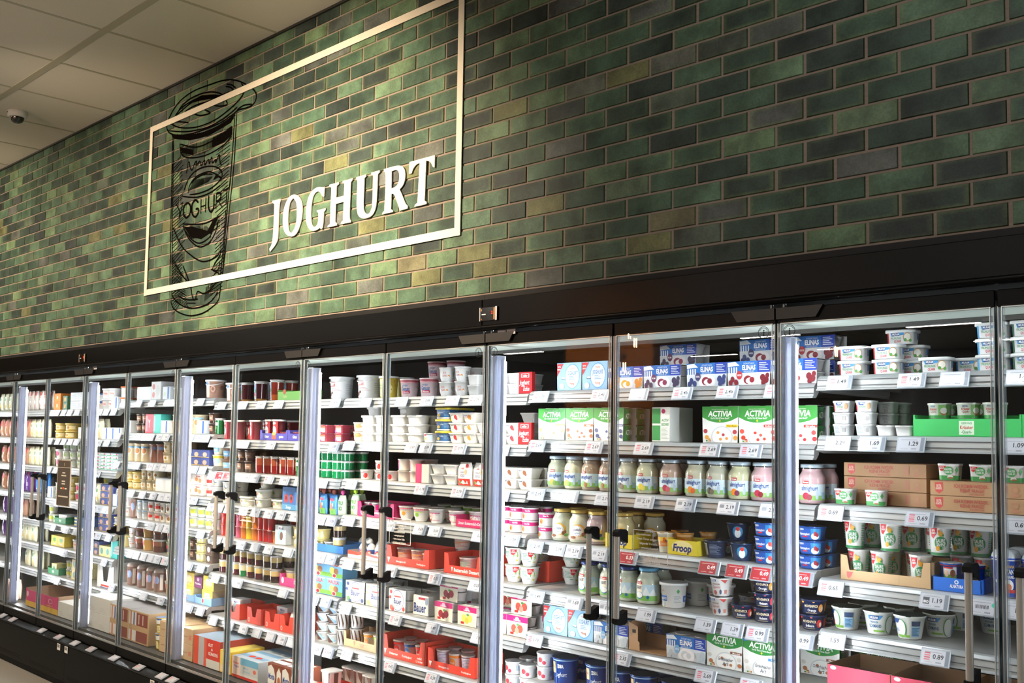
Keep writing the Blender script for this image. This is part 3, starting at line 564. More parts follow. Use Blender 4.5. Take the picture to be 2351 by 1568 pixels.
# ------------------------------------------------------------------ product builders: each returns (root mesh, [(part name, mesh, optional label)], w, d, h)
def per(w, d, r, s):
    """point and outward normal at arclength s from the front centre of a rounded rectangle"""
    sg = 1 if s >= 0 else -1; s = abs(s); r = min(r, w/2, d/2); a = w/2-r; q = PI*r/2; b = d-2*r
    if s <= a: x, y, nx, ny = s, -d/2, 0, -1
    elif s <= a+q:
        t = (s-a)/r if r > 1e-6 else 0; x, y = a+r*math.sin(t), -d/2+r-r*math.cos(t); nx, ny = math.sin(t), -math.cos(t)
    elif s <= a+q+b: x, y, nx, ny = w/2, -d/2+r+(s-a-q), 1, 0
    elif s <= a+2*q+b:
        t = (s-a-q-b)/r if r > 1e-6 else 0; x, y = a+r*math.cos(t), d/2-r+r*math.sin(t); nx, ny = math.cos(t), math.sin(t)
    else: x, y, nx, ny = max(0, w/2-r-(s-a-2*q-b)), d/2, 0, 1
    return sg*x, y, sg*nx, ny
def ring(w, d, r, n=6):
    r = min(r, w/2-1e-5, d/2-1e-5); out = []
    for cx, cy, a0 in ((w/2-r, -d/2+r, -PI/2), (w/2-r, d/2-r, 0), (-w/2+r, d/2-r, PI/2), (-w/2+r, -d/2+r, PI)):
        for i in range(n+1): a = a0+PI/2*i/n; out.append((cx+r*math.cos(a), cy+r*math.sin(a)))
    return out
def loft(mb, w, d, r, prof, m, caps=(1, 1), n=6, cx=0, cy=0):
    v = []
    for z, s in prof: v += [(cx+x, cy+y, z) for x, y in ring(w*s, d*s, r*s, n)]
    k = 4*(n+1); mb.raw(v, [(j*k+i, j*k+(i+1) % k, (j+1)*k+(i+1) % k, (j+1)*k+i) for j in range(len(prof)-1) for i in range(k)], m, True)
    if caps[0]: mb.raw(v[:k], [tuple(range(k-1, -1, -1))], m)
    if caps[1]: mb.raw(v[-k:], [tuple(range(k))], m)
GLOSS = .32
def tub(w, d, h, body, prints=(), r=None, taper=.82, lid=('foil', 'e6e7ea'), waist=None, rimc=None, clear=None, lidp=()):
    r = min(w, d)/2 if r is None else r; mb = MB(); bm = mat(body, GLOSS, coat=.3)
    rz = h-.005; prof = [(0, taper*.95), (.004, taper)]
    if waist: prof += [(h*waist[0], taper+(.93-taper)*.6), (h*(waist[0]+.04), waist[1])]
    prof += [(rz, .94), (rz, 1), (h, 1)]
    if clear:   # coloured layers seen through a clear wall: (z fraction, colour) list
        zz = [0]+[c[0] for c in clear]
        for i, (zf, col) in enumerate(clear):
            a, b_ = zz[i], zf; sa, sb = taper+(.94-taper)*a, taper+(.94-taper)*b_
            loft(mb, w, d, r, [(max(a*rz, .001), sa), (b_*rz, sb)], mat(col, .15, coat=1), (i == 0, i == len(clear)-1))
        loft(mb, w, d, r, [(rz*.0+zz[-1]*rz+.0005, taper+(.94-taper)*zz[-1]), (rz, .94), (rz, 1), (h, 1)], mat('d9dcdc', .12, coat=1) if zz[-1] < .97 else bm, (0, 1))
    else: loft(mb, w, d, r, prof, bm)
    if waist:
        def sc(z): z0 = waist[0]+.02; return taper+(waist[1]-taper)*z/z0*.7 if z < z0 else waist[1]+(.94-waist[1])*(z-z0)/(1-z0)
    else:
        def sc(z): return taper+(.94-taper)*min(z*h/rz, 1)
    parts = []; root = mb
    if lid:
        l = MB(); lm = mat(lid[1], .25 if lid[0] != 'cap' else .4, .35 if lid[0] == 'foil' and lid[1].startswith('e6') else 0)
        if lid[0] == 'foil':
            loft(l, w*1.012, d*1.012, r*1.012, [(h+.0002, 1), (h+.0007, 1)], lm); l.face([(-.009, -d/2*.98, h+.0006), (.009, -d/2*.98, h+.0006), (.006, -d/2-.0035, h-.001), (-.006, -d/2-.0035, h-.001)], lm)
            top = h+.0007
        elif lid[0] == 'cap': loft(l, w*1.02, d*1.02, r*1.02, [(h-.006, 1.02), (h-.006, 1.04), (h+.002, 1.04), (h+.0035, 1.02), (h+.0035, .9), (h+.002, .88)], lm); top = h+.0035
        else: loft(l, w, d, r, [(h, .98), (h+.006, .95), (h+.018, .8), (h+.022, .5)], lm); top = h+.022
        for p in lidp:
            e = p; c = mat(e[4], .35, noise=0); N = 14; l.raw([(e[0]*w/2+e[2]*w/2*math.cos(2*PI*i/N), e[1]*d/2+e[3]*d/2*math.sin(2*PI*i/N), top+.0003+e[5]*.0002) for i in range(N)], [tuple(range(N))], c)
        parts.append(('foil_lid' if lid[0] == 'foil' else 'lid', l)); H = top
    else: H = h
    if prints:
        p = MB(); off0 = .0003
        def S(x, z, off):
            s_ = sc(max(0, min(z, 1))); a, b_, nx, ny = per(w*s_, d*s_, r*s_, x*w/2*s_*1.0); return (a+nx*off, b_+ny*off, z*h)
        printer(p, S, prints, w, h, .14 if r > .2*min(w, d) else .5, off0); parts.append(('printed_label', p))
    kk = 1.062 if lid and lid[0] == 'cap' else 1.014
    return root, parts, w*kk, d*kk+(.007 if lid and lid[0] == 'foil' else 0), H+.0012
def jar(content, lidc, prints, h=.126, R=.0425, empty_=.80):
    mb = MB(); pr = [(R*.86, 0), (R*.97, .004), (R, .012), (R, h*.62), (R*.97, h*.68), (R*.84, h*.76), (R*.745, h*.81), (R*.74, h*.87)]
    mb.lathe([(r*.975, z+.001) for r, z in pr if z <= h*.87], mat(content, .08, coat=1), 28)
    g = MB(); g.lathe(pr+[(R*.74, h*.92)], M_JAR, 28, cap=(0, 0))
    l = MB(); l.lathe([(R*.80, h*.905), (R*.83, h*.91), (R*.83, h*.985), (R*.78, h), (R*.70, h*.992)], mat(lidc, .25, .2), 28)
    for i in range(4):
        a = -PI/2+(-.7+i*.45); l.box(0, 0, 0, 0, 0, 0, mat(lidc)) if 0 else None
    p = MB(); rf = lambda z: R
    def S(x, z, off): a = x; return ((R+off)*math.sin(a), -(R+off)*math.cos(a), z*h)
    printer(p, S, prints, 2*R, h, .14, .0005)
    return mb, [('glass_wall', g), ('screw_lid', l), ('paper_label', p)], 2*R+.0015, 2*R+.0015, h+.001
M_JAR = glassmat('jar_glass', (.97, .985, .975, 1), 1.5, .06, (.8, .85, .82, 1), .03)
def flat(w, d, h):
    return lambda x, z, off: (x*w/2, -d/2-off, z*h)
def carton(w, d, h, col, prints=(), top=None, side=None, topp=(), bev=.0012, sidep=()):
    mb = MB(); mb.box(-w/2, -d/2, 0, w/2, d/2, h, mat(col, .5), bev)
    parts = []; p = MB()
    if prints: printer(p, flat(w, d, h), prints, w, h, 9)
    if top: p.box(-w/2+.001, -d/2+.001, h-.0005, w/2-.001, d/2-.001, h+.0003, mat(top, .5))
    if side: p.box(w/2-.0005, -d/2+.001, .001, w/2+.0003, d/2-.001, h-.001, mat(side, .5))
    if topp: printer(p, lambda x, z, off: (x*w/2, -d/2+z*d, h+.0003+off), topp, w, d, 9)
    if sidep: printer(p, lambda x, z, off: (w/2+.0003+off, x*d/2, z*h), sidep, d, h, 9)
    if p.v: parts.append(('printed_label', p))
    return mb, parts, w, d, h+.001
def pack(w, d, h, col, cupc, prints, back='dfe1e3', bulge=.04, cupp=None, lidc='e8e8ea'):
    """card sleeve round 2x2 stacked pots; the pots show at the open sides"""
    t = .0008; mb = MB(); c = mat(col, .4, coat=.2)
    hw = lambda z: w/2*(1-bulge*(2*z-1.1)**2*0-bulge*(1-z)**1.5)   # narrower towards the foot
    zs = [i/8 for i in range(9)]
    for y in (-d/2, d/2-t):
        L = [(-hw(z), z*h) for z in zs]; Rr = [(hw(z), z*h) for z in zs][::-1]; mb.prism(L+Rr, 'y', y, y+t, c if y < 0 else mat(back, .5))
    mb.box(-w/2+.004, -d/2, h-t, w/2-.004, d/2, h, mat(back, .5)); mb.box(-w/2*(1-bulge)+.002, -d/2, 0, w/2*(1-bulge)-.002, d/2, t, mat(back, .5))
    S = lambda x, z, off: (x*hw(max(0, min(1, z))), -d/2-off, z*h)
    p = MB(); printer(p, S, prints, w, h, .3, .0003); parts = [('printed_front', p)]
    cw = w/2-.004; ch = (h-.006)/2
    for lv in (0, 1):
        for s in (-1, 1):
            q = MB(); loft(q, cw, min(cw, d-.004), min(cw, d-.004)*.42, [(lv*(ch+.002)+.002, .74), (lv*(ch+.002)+ch-.003, .93), (lv*(ch+.002)+ch-.003, 1), (lv*(ch+.002)+ch, 1)], mat(cupc, GLOSS), cx=s*(w/4))
            if cupp and s > 0: text_mb(q, lambda a, b_: (s*w/4+cw/2*.93+.0004, a, b_), 0, lv*(ch+.002)+ch*.55, ch*.32, 'ffffff', cupp, d*.5)
            parts.append(('pot', q))
    # scalloped top edge: pot rims peeping over the sleeve
    for s in (-1, 1):
        q = MB(); q.lathe([(cw*.36, h-.001), (cw*.36, h+.0015), (cw*.3, h+.002)], mat(lidc, .3), 16, s*w/4, 0); parts.append(('foil_lid', q))
    return mb, parts, w, d, h+.003
def tray(w, d, h, col, prints=(), front=.4, inner=None, corner=.03, back=1.0):
    """open display tray: low front, sloping sides, high corner posts"""
    t = .0018; mb = MB(); c = mat(col, .55); f = h*front; ci = mat(inner or col, .6)
    mb.box(-w/2, -d/2, 0, w/2, d/2, t, ci); mb.box(-w/2, -d/2, t, w/2, -d/2+t, f, c); mb.box(-w/2, d/2-t, t, w/2, d/2, h*back, ci)
    for s in (-1, 1):
        x = s*w/2; mb.prism([(-d/2, t), (d/2, t), (d/2, h*back), (-d/2+corner+.02, h), (-d/2+corner, h), (-d/2, h if corner else f)], 'x', x, x-s*t, ci)
        if corner: mb.prism([(x, f), (x-s*corner, f), (x-s*corner*.75, h*.97), (x-s*.006, h), (x, h)], 'y', -d/2, -d/2+t, c)
    p = MB(); printer(p, flat(w, d, 1), prints, w, 1, 9); parts = [('printed_front', p)] if p.v else []
    return mb, parts, w, d, h
def pouch(w, h, cols, cap, prints=(), d=.03):
    mb = MB(); n = 10; m = mat(cols, .25, coat=.4); v = []
    for j in range(n+1):
        z = j/n; hw = w/2*(1-.5*max(0, z-.7)**1*1.8)*(1-.06*math.sin(PI*z)); th = d/2*math.sin(PI*min(1, .06+z*.9))**.5*(1 if z < .75 else 1-(z-.75)*2.2)+.001
        for i in range(12): a = 2*PI*i/12; v.append((hw*math.cos(a)*1.0, th*math.sin(a), z*h))
    mb.raw(v, [(j*12+i, j*12+(i+1) % 12, (j+1)*12+(i+1) % 12, (j+1)*12+i) for j in range(n) for i in range(12)]+[tuple(range(11, -1, -1)), tuple(range(n*12, n*12+12))], m, True)
    parts = []
    if cap: q = MB(); q.lathe([(.006, h), (.006, h+.006), (.011, h+.006), (.011, h+.022), (.008, h+.024)], mat(cap, .35), 14); parts.append(('screw_cap', q))
    S = lambda x, z, off: (x*w/2*.8, -(d/2*math.sin(PI*min(1, .06+z*.9))**.5*math.sqrt(max(.05, 1-(x*.8)**2)))-off-.0012, z*h)
    if prints: p = MB(); printer(p, S, prints, w, h, .1); parts.append(('printed_label', p))
    return mb, parts, w, d, h+(.025 if cap else 0)
def egg(shell, top):
    mb = MB(); pr = [(.001, 0), (.013, .003), (.021, .012), (.0245, .025), (.024, .038), (.0235, .042)]; mb.lathe(pr, mat(shell, .3, coat=.5), 20, cap=(0, 0))
    q = MB(); q.lathe([(.0235, .042), (.021, .052), (.015, .062), (.007, .068), (.0005, .07)], mat(top, .3, coat=.5), 20, cap=(0, 0))
    p = MB(); S = lambda x, z, off: ((.0245+off)*math.sin(x), -(.0245+off)*math.cos(x), z*.07); printer(p, S, [('e', 0, .38, .5, .17, 'd94b3f'), ('e', .1, .36, .3, .1, 'f3c9b0'), ('e', -1.2, .4, .4, .14, 'd94b3f')], .049, .07, .15)
    return mb, [('egg_top', q), ('printed_label', p)], .049, .049, .07
def bucket(w, h, body, lidc, prints, handle=True):
    mb, parts, a, b_, H = tub(w, w, h, body, prints, taper=.86, lid=('cap', lidc))
    if handle:
        q = MB(); R = w*.49; pts = []
        for i in range(17):
            t = -PI*.5*1.0+PI*i/16; pts.append((R*math.sin(t), -R*math.cos(t)*1.02-.002, h-.012-.02*math.cos(t)))
        for i in range(16):
            a_, c_ = pts[i], pts[i+1]; q.face([a_, c_, (c_[0], c_[1], c_[2]+.005), (a_[0], a_[1], a_[2]+.005)], mat('f4f4f4', .4)); q.face([(a_[0]*.97, a_[1]*.97, a_[2]+.005), (c_[0]*.97, c_[1]*.97, c_[2]+.005), (c_[0]*.97, c_[1]*.97, c_[2]), (a_[0]*.97, a_[1]*.97, a_[2])], mat('f4f4f4', .4))
        parts.append(('handle', q))
    return mb, parts, w*1.08, w*1.08, H
def disc_stack(w, d, h, col, prints=(), r=None): return carton(w, d, h, col, prints)
def bag(w, h, d, col, prints=()):
    return pouch(w, h, col, None, prints, d)

# ------------------------------------------------------------------ print designs
GG = [('p', [(-.95, .97), (-.35, .97), (-.45, .62), (-.8, .5), (-.95, .6)], 'd0202a'), ('t', -.68, .86, .09, 'ffffff', 'GUT&', .35), ('t', -.68, .74, .09, 'ffffff', 'GÜNSTIG', .42)]
def lines(x0, x1, y0, y1, n, col, hh=.03):
    out = []
    for i in range(n):
        y = y0+(y1-y0)*(i+.5)/n; out.append(('r', x0, y-hh/2, x1-(x1-x0)*((i*37) % 5)*.09, y+hh/2, col))
    return out
def barcode(x0, y0, w, h, col='2a2a2a', n=8): return [('r', x0-w*.06, y0-h*.06, x0+w*1.06, y0+h*1.06, 'f4f4f2')]+[('r', x0+w*(i+.1)/n, y0, x0+w*(i+.1+(.3 if i % 3 else .6))/n, y0+h, col) for i in range(n)]
def milram(stripe, st): return [('r', -1.02, .04, -.78, .92, stripe), ('p', [(-.62, .86), (.35, .93), (.1, .78), (.42, .68), (-.55, .58)], '3d93d0'), ('p', [(-.5, .88), (.02, .9), (.05, .62), (-.48, .6)], '17427f'), ('t', -.22, .745, .15, 'ffffff', 'MILRAM', .5),
  ('t', -.2, .45, .17, '4b9a5e', 'FRÜHLINGS', .8, .5), ('t', -.08, .22, .17, 'd23a4e', 'QUARK', .55, .8), ('e', .62, .5, .3, .34, 'c49a72'), ('e', .64, .52, .24, .26, 'f1eee4'), ('e', .5, .3, .12, .12, '4f9b4a'), ('e', .85, .25, .1, .12, '5aa553'), ('r', 1.2, .2, 1.5, .8, 'd0d6da'), ('r', 1.6, .35, 1.8, .8, '4d83c0')]
def activia(fl, flc, frc, frc2, gr=False):
    a = [('p', [(-1, 1), (1, 1), (1, .70), (.6, .60), (.2, .555), (0, .55), (-.2, .555), (-.6, .60), (-1, .70)], '3f9a44' if not gr else '2f8a3f'), ('t', 0, .80, .15, 'ffffff', 'ACTIVIA', 1.35, 1.5, .12), ('t', 0, .675, .052, 'ffffff', 'Gut für Dich & Deinen Bauch*', 1.05, .6), ('t', 0, .92, .03, 'dfeedd', 'Einzigartiger Mix aus 5 Joghurtkulturen', .9, 0),
      ('e', 0, .605, .05, .022, 'e5d23c'), ('e', 0, .605, .02, .042, 'e5d23c'), ('e', .12, .16, .62, .30, 'd3d8dc'), ('e', .12, .16, .56, .27, 'f7f7f5'), ('r', .35, .43, 1, .50, flc), ('t', .68, .465, .045, 'ffffff' if flc != 'e8c832' else '5a4a10', fl, .5, .6)]
    for i, (x, y) in enumerate(((-.82, .32), (-.75, .15), (-.1, .28), (.2, .22), (.4, .12), (.05, .1), (.85, .3), (.9, .14), (-.6, .08))): a.append(('e', x, y, .12 if abs(x) > .7 else .085, .06 if abs(x) > .7 else .04, frc if i % 3 else frc2))
    a += [('r', -.8, .03, -.5, .075, 'd9dcdc'), ('r', -.79, .035, -.7, .07, '2f8a3f'), ('r', -.66, .035, -.6, .07, 'e8c832'), ('r', -.58, .035, -.52, .07, 'd8552f')]
    if gr: a += [('t', .1, .26, .09, '3c5066', 'Griechischer', .85, .3, .2), ('t', .1, .14, .1, '3c5066', 'Art', .35, .3, .2), ('e', -.85, .93, .14, .06, flc)]
    return a
def elinas(fr, fr2, bd, bt): return [('r', -1, .52, 1, 1, '1c6fc4'), ('r', .42, .5, 1, 1, '1b3fae'), ('r', -1, 0, 1, .52, 'dfe7ef'), ('p', [(-.98, .95), (-.62, .99), (-.42, .82), (-.98, .78)], 'f2f6fa')]+[('r', -.95+i*.12, .45, -.89+i*.12, .76, 'f2f6fa') for i in range(4)]+[
  ('t', .02, .73, .19, 'ffffff', 'ELINAS', .62, 2), ('t', .02, .9, .07, 'd6e6f6', 'JOGHURT NACH', .5, .5), ('t', .02, .57, .06, 'd6e6f6', 'GRIECHISCHER ART', .5, .5)]+lines(.5, .95, .58, .94, 5, 'cfdcf2', .035)+[
  ('e', .05, .2, .42, .3, 'f6f2f4'), ('e', -.02, .22, .2, .18, fr), ('e', .12, .18, .24, .14, 'f6f2f4'), ('e', .18, .22, .12, .12, fr), ('e', -.42, .42, .14, .18, bd), ('t', -.42, .42, .07, 'ffffff', bt, .2), ('e', -.75, .25, .1, .13, fr2), ('e', -.58, .12, .1, .13, fr2), ('e', -.85, .1, .1, .13, fr2), ('e', .68, .3, .12, .14, fr2), ('e', .85, .2, .12, .14, fr2), ('e', .72, .1, .1, .12, fr2), ('e', .9, .38, .09, .11, fr2)]
def almi(fr, fr2): return [('r', -1.25, .10, 1.25, .50, 'cfe3ee'), ('r', -1.25, .10, 1.25, .22, '8fbf6a'), ('r', -.62, .51, -.12, .58, 'c23a3a'), ('r', -.6, .50, -.14, .52, 'c23a3a'), ('t', -.37, .545, .045, 'ffffff', 'Ehrmann', .4), ('t', -.1, .40, .115, '2a4a96', 'almighurt', 1.25, 1), ('e', -.35, .2, .26, .09, fr), ('e', -.1, .17, .2, .075, fr2), ('e', .45, .24, .12, .12, 'b9cbe0'), ('r', .8, .14, 1.15, .3, '9fc7dd'), ('e', .1, .29, .1, .035, 'f3f3f3')]
def landl(fr): return [('r', -1.2, .1, 1.2, .2, 'e6d9c2'), ('e', .1, .38, .7, .19, 'e8b24a'), ('e', -.05, .37, .62, .17, 'f6f6f4'), ('e', -.05, .37, .56, .15, '9fb4d4'), ('e', -.05, .37, .53, .14, 'fbfbf9'), ('t', -.05, .41, .075, '2d3f80', 'Landliebe', .85, .5, .3), ('t', -.05, .31, .06, '5fa4d8', 'Joghurt', .6, .3, .3), ('e', .55, .26, .16, .06, fr), ('e', .72, .3, .12, .045, fr), ('e', -.4, .17, .3, .045, fr), ('e', .8, .2, .2, .05, '6fa557')]
def ehrm(): return [('r', -1.2, .1, 1.2, .55, 'bcd9ea'), ('r', -1.2, .1, 1.2, .24, '7dba57'), ('p', [(-.2, .24), (.2, .5), (.5, .3), (.8, .45), (1.1, .24)], 'e9f1f5'), ('r', -.85, .33, -.15, .58, 'f3ead2'), ('r', -.85, .55, -.15, .63, 'c23a3a'), ('t', -.5, .59, .045, 'ffffff', 'Ehrmann', .5), ('t', -.5, .46, .09, '23386e', 'JOGHURT', .62, 1), ('e', -.45, .24, .4, .1, '3f6fb5'), ('e', -.45, .25, .35, .085, 'f7f7f5'), ('e', .35, .2, .12, .05, '2d6fa5')]
def saure(): return GG_on(-.2)+[('e', .1, .42, .62, .22, '3f9258'), ('t', .08, .5, .115, 'ffffff', 'SAURE', .85, 1), ('t', .12, .37, .115, 'ffffff', 'SAHNE', .85, 1), ('r', -3, 0, 3, .1, '3f9258'), ('e', -.2, .24, .2, .09, 'ecaa3a'), ('e', .1, .72, .25, .08, 'ecb24a'), ('e', -.05, .8, .1, .06, 'ef8c3c'), ('e', .3, .68, .08, .04, '3f9258'), ('t', .4, .26, .07, 'ffffff', '10%', .3)]+lines(1.0, 1.7, .3, .85, 9, '5f9a77', .025)+lines(-1.9, -1.2, .3, .85, 9, '5f9a77', .025)+[('r', 1.1, .12, 1.4, .26, '4f8f6a')]
def GG_on(x): return [('p', [(x-.75, .92), (x-.02, .92), (x-.1, .72), (x-.42, .56), (x-.68, .62)], 'd0202a'), ('t', x-.4, .83, .06, 'ffffff', 'GUT &', .35), ('t', x-.38, .74, .06, 'ffffff', 'GÜNSTIG', .5)]
ICH = lambda f: [('p', [(-.9, f*.92), (-.72, f*.96), (-.72, f*.35), (-.8, f*.12), (-.88, f*.3)], 'c8514c'), ('t', -.81, f*.7, .007, 'f0d9c8', 'GUT&', .11), ('t', -.81, f*.5, .006, 'f0d9c8', 'GÜNSTIG', .13), ('t', -.12, f*.72, .0095, 'b9564c', 'ICH KOMM WIEDER.', .72, 1), ('t', -.1, f*.42, .0095, 'b9564c', 'KEINE FRAGE!', .5, 1), ('t', 0, f*.17, .0045, 'b9564c', '#KARTONRECYCLING', .3), ('r', .5, f*.2, .6, f*.85, 'bd8268'), ('e', .78, f*.6, .07, f*.22, 'bd8268'), ('e', .78, f*.6, .05, f*.16, 'b8906a'), ('r', .72, f*.15, .86, f*.3, 'bd8268')]
CARD = 'b8906a'
K = {}
def kind(code, desc, cat, obj, fn, *a, **k): K[code] = dict(desc=desc, cat=cat, obj=obj, fn=fn, a=a, k=k)
def cup(code, desc, w, h, body, prints=(), obj='yoghurt_cup', cat='yoghurt cup', **k): kind(code, desc, cat, obj, tub, w, k.pop('d', w), h, body, prints, **k)

# quark tubs
for c, ds, st in (('mq', 'red-striped herb quark tub', 'c8202e'), ('mqk', 'black-striped herb quark tub', '2c3338'), ('mqb', 'blue-striped herb quark tub', '3fa0d8'), ('mqg', 'green-striped herb quark tub', '1f5a44')):
    kind(c, ds, 'quark tub', 'quark_tub', tub, .088, .064, .041, 'f4f6f8', milram(st, ''), r=.018, taper=.9, lid=('cap', 'eef2f4'), )
cup('sq', 'small herb quark pot', .058, .034, 'f2f4f6', [('r', -.95, .1, -.75, .9, 'c8202e'), ('p', [(-.6, .9), (.3, .95), (0, .6), (-.55, .6)], '2b62a8'), ('t', -.15, .76, .14, 'ffffff', 'MILRAM', .45), ('t', -.1, .45, .15, '4b9a5e', 'FRÜHLINGS', .8), ('t', 0, .25, .14, 'd23a4e', 'QUARK', .5), ('e', .65, .5, .22, .3, 'c49a72')], d=.05, r=.01, taper=.85, cat='quark pot', obj='quark_pot')
cup('sqb', 'small white quark pot, barcode outward', .058, .034, 'f2f4f6', [('r', -.8, .15, 0, .85, 'cfe0ef')]+lines(-.7, -.1, .2, .8, 5, '7f9fc0', .04)+barcode(.2, .3, .5, .4), d=.05, r=.01, taper=.85, cat='quark pot', obj='quark_pot')
cup('sqw', 'plain white quark pot', .055, .030, 'f4f4f3', (), d=.05, r=.01, taper=.85, cat='quark pot', obj='quark_pot')
cup('sqg', 'grey-printed quark pot', .055, .033, 'cfd2d4', lines(-.3, .6, .3, .85, 5, '8f9497', .04)+barcode(-.1, .1, .5, .3), d=.05, r=.01, taper=.85, cat='quark pot', obj='quark_pot')
cup('kq', 'green herb quark pot', .066, .045, 'e9f2e6', [('r', -3, 0, 3, .22, '3fa04c'), ('r', .1, .22, 1.1, .95, '7fc06a'), ('t', -.45, .8, .1, '2d6f9f', 'GERVAIS', .5), ('t', -.4, .62, .15, 'c8362f', 'Kräuter', .75, .8), ('t', -.4, .45, .14, '8c4030', '-Quark-', .65, .6), ('e', .6, .45, .34, .25, 'a06a48'), ('e', .6, .52, .34, .2, 'f2f3ee')], taper=.88, cat='quark pot', obj='quark_pot', rimc='fff')
cup('gk', 'green-white kräuterquark pot', .062, .047, 'f3f5f2', [('r', -1.2, 0, 1.6, .3, '4ba257')]+GG_on(-.1)+[('e', .1, .6, .5, .25, '4ba257'), ('t', .1, .68, .12, 'ffffff', 'KRÄUTER-', .75, .8), ('t', .1, .52, .12, 'ffffff', 'QUARK 40%', .75, .8), ('p', [(.75, .65), (.92, .45), (1.1, .65), (.92, .85)], '4ba257'), ('e', .3, .22, .3, .12, 'f0efe8'), ('e', .35, .16, .28, .06, 'a4714a')], d=.05, r=.014, taper=.86, cat='quark pot', obj='quark_pot')
cup('ss', 'sour cream cup with green print', .066, .088, 'f6f7f4', saure(), taper=.78)
cup('alb', 'blue organic cup with cow photo', .062, .074, '1d54b4', [('r', -3, .9, 3, 1, 'c8202e'), ('r', -.75, .42, .6, .86, 'd9e0e2'), ('r', -.75, .42, .6, .58, '6aa04c'), ('e', -.4, .62, .22, .14, 'd9b79c'), ('e', .2, .62, .26, .15, '8f5136'), ('r', -.7, .8, .2, .86, 'c8302e')]+lines(-.7, .5, .1, .36, 4, 'b9cdf0', .03), taper=.82)
cup('als', 'blue schmand cup with red brim', .062, .074, '1d54b4', [('r', -3, .9, 3, 1, 'c8202e'), ('e', .1, .4, .62, .34, 'f2f3f4'), ('t', .1, .48, .15, 'c8202e', 'Schmand', .9, .5, .2)], taper=.82)
cup('sm', 'tall blue smetana cup with red swirl', .078, .108, '2050b8', [('r', -3, .93, 3, 1, 'f2f2f2'), ('r', -3, .0, 3, .02, 'f2f2f2'), ('t', 0, .78, .07, 'd9b24a', 'MIHAILIWNA', .9), ('t', 0, .65, .115, 'ffffff', 'SMETANA', 1.3, 1.2), ('t', 0, .52, .075, 'ffffff', 'SCHMAND', 1.0, .8), ('e', 0, .3, .42, .16, 'f4f4f4'), ('e', 0, .26, .26, .1, 'e07b3a'), ('r', -.6, .12, .6, .2, 'cc2c2c'), ('e', .95, .8, .07, .04, 'f2f2f2'), ('e', -.95, .4, .07, .04, 'f2f2f2'), ('e', 1.1, .3, .07, .04, 'f2f2f2')], taper=.8, lid=('dome', 'c9d2da'))
cup('ms', 'white schmand pot with black lid', .092, .068, 'f1f4ee', [('p', [(-.7, .82), (.45, .86), (.2, .66), (-.6, .66)], '4a93cf'), ('p', [(-.55, .84), (.15, .85), (.12, .66), (-.5, .66)], '17427f'), ('t', -.2, .75, .1, 'ffffff', 'MILRAM', .55), ('t', -.2, .55, .08, '2a6f9f', 'FRISCHER', .6), ('t', -.15, .38, .14, '1f5f94', 'SCHMAND', .95, .8), ('r', -.3, .12, .6, .2, '8cc152'), ('e', .95, .45, .34, .4, '4f9a5c'), ('e', .99, .45, .31, .37, 'f1f4ee')]+[('r', 1.45, .6, 2.2, .8, '3a5f94'), ('r', 1.45, .15, 2.2, .56, '8fc3e6')]+lines(1.5, 2.15, .2, .52, 5, '3a5f94', .025), taper=.72, lid=('foil', '3b4a40'))
cup('ms2', 'white schmand pot turned sideways', .092, .068, 'f1f4ee', [('e', -.55, .45, .4, .4, '4f9a5c'), ('e', -.6, .45, .36, .37, 'f1f4ee'), ('t', -1.2, .38, .14, '1f5f94', 'SCHMAND', .9, .8), ('p', [(-1.6, .82), (-.6, .86), (-.8, .66), (-1.5, .66)], '17427f'), ('r', -.9, .08, .1, .18, '8cc152'), ('r', .2, .58, .85, .8, '31486f'), ('r', .2, .12, .85, .55, '8fc3e6')]+lines(.25, .8, .16, .52, 6, '3a5f94', .025), taper=.72, lid=('foil', '2f4540'))
# Mövenpick and cream yoghurts, navy pots
def mov(fl, fr): return [('t', 0, .58, .17, 'e9d9b0', 'MÖVENPICK', 1.2, .8), ('t', .05, .3, .17, 'ffffff', fl, .75, .6), ('e', .85, .45, .22, .28, fr), ('e', .95, .4, .12, .16, 'f3d9c0'), ('e', -.75, .85, .12, .1, fr), ('e', .2, .9, .1, .08, fr), ('r', -.5, .1, .5, .13, 'b9a46a'), ('e', 1.5, .5, .25, .3, fr)]
for c, ds, fl, fr in (('mvo', 'navy orange yoghurt pot', 'Orange', 'f0a23a'), ('mve', 'navy strawberry yoghurt pot', 'Erdbeere', 'c8302e'), ('mvh', 'navy raspberry yoghurt pot', 'Himbeere', 'c23a56'), ('mvp', 'navy peach maracuja pot', 'Pfirsich', 'ee9a32')):
    cup(c, ds, .083, .046, '16264f', mov(fl, fr), taper=.8, lid=('foil', '1f2a48'), obj='dessert_pot', cat='dessert pot')
def rahm(fr): return [('r', -3, .9, 3, 1, 'b5283a'), ('r', -1.1, .1, .3, .86, '1d4fa6'), ('r', .3, .1, 1.3, .86, '2d86c8'), ('e', .7, .3, .36, .24, 'e8f1f8'), ('e', .72, .48, .16, .17, fr), ('e', .9, .4, .13, .14, fr), ('t', -.3, .45, .17, 'ffffff', 'Rahmjoghurt', 1.0, .6, .2), ('t', -.55, .78, .13, 'ffffff', 'EDEKA', .4, .8), ('r', -.5, .2, -.05, .3, 'd0202a')]
cup('rj', 'blue rahmjoghurt pot with strawberry', .078, .043, '1a4c9c', rahm('d0342e'), d=.07, r=.02, taper=.84, lid=('foil', '24324f'), obj='dessert_pot', cat='dessert pot')
cup('rjc', 'blue rahmjoghurt pot with cherries', .078, .043, '1a4c9c', rahm('8f1f30'), d=.07, r=.02, taper=.84, lid=('foil', '24324f'), obj='dessert_pot', cat='dessert pot')
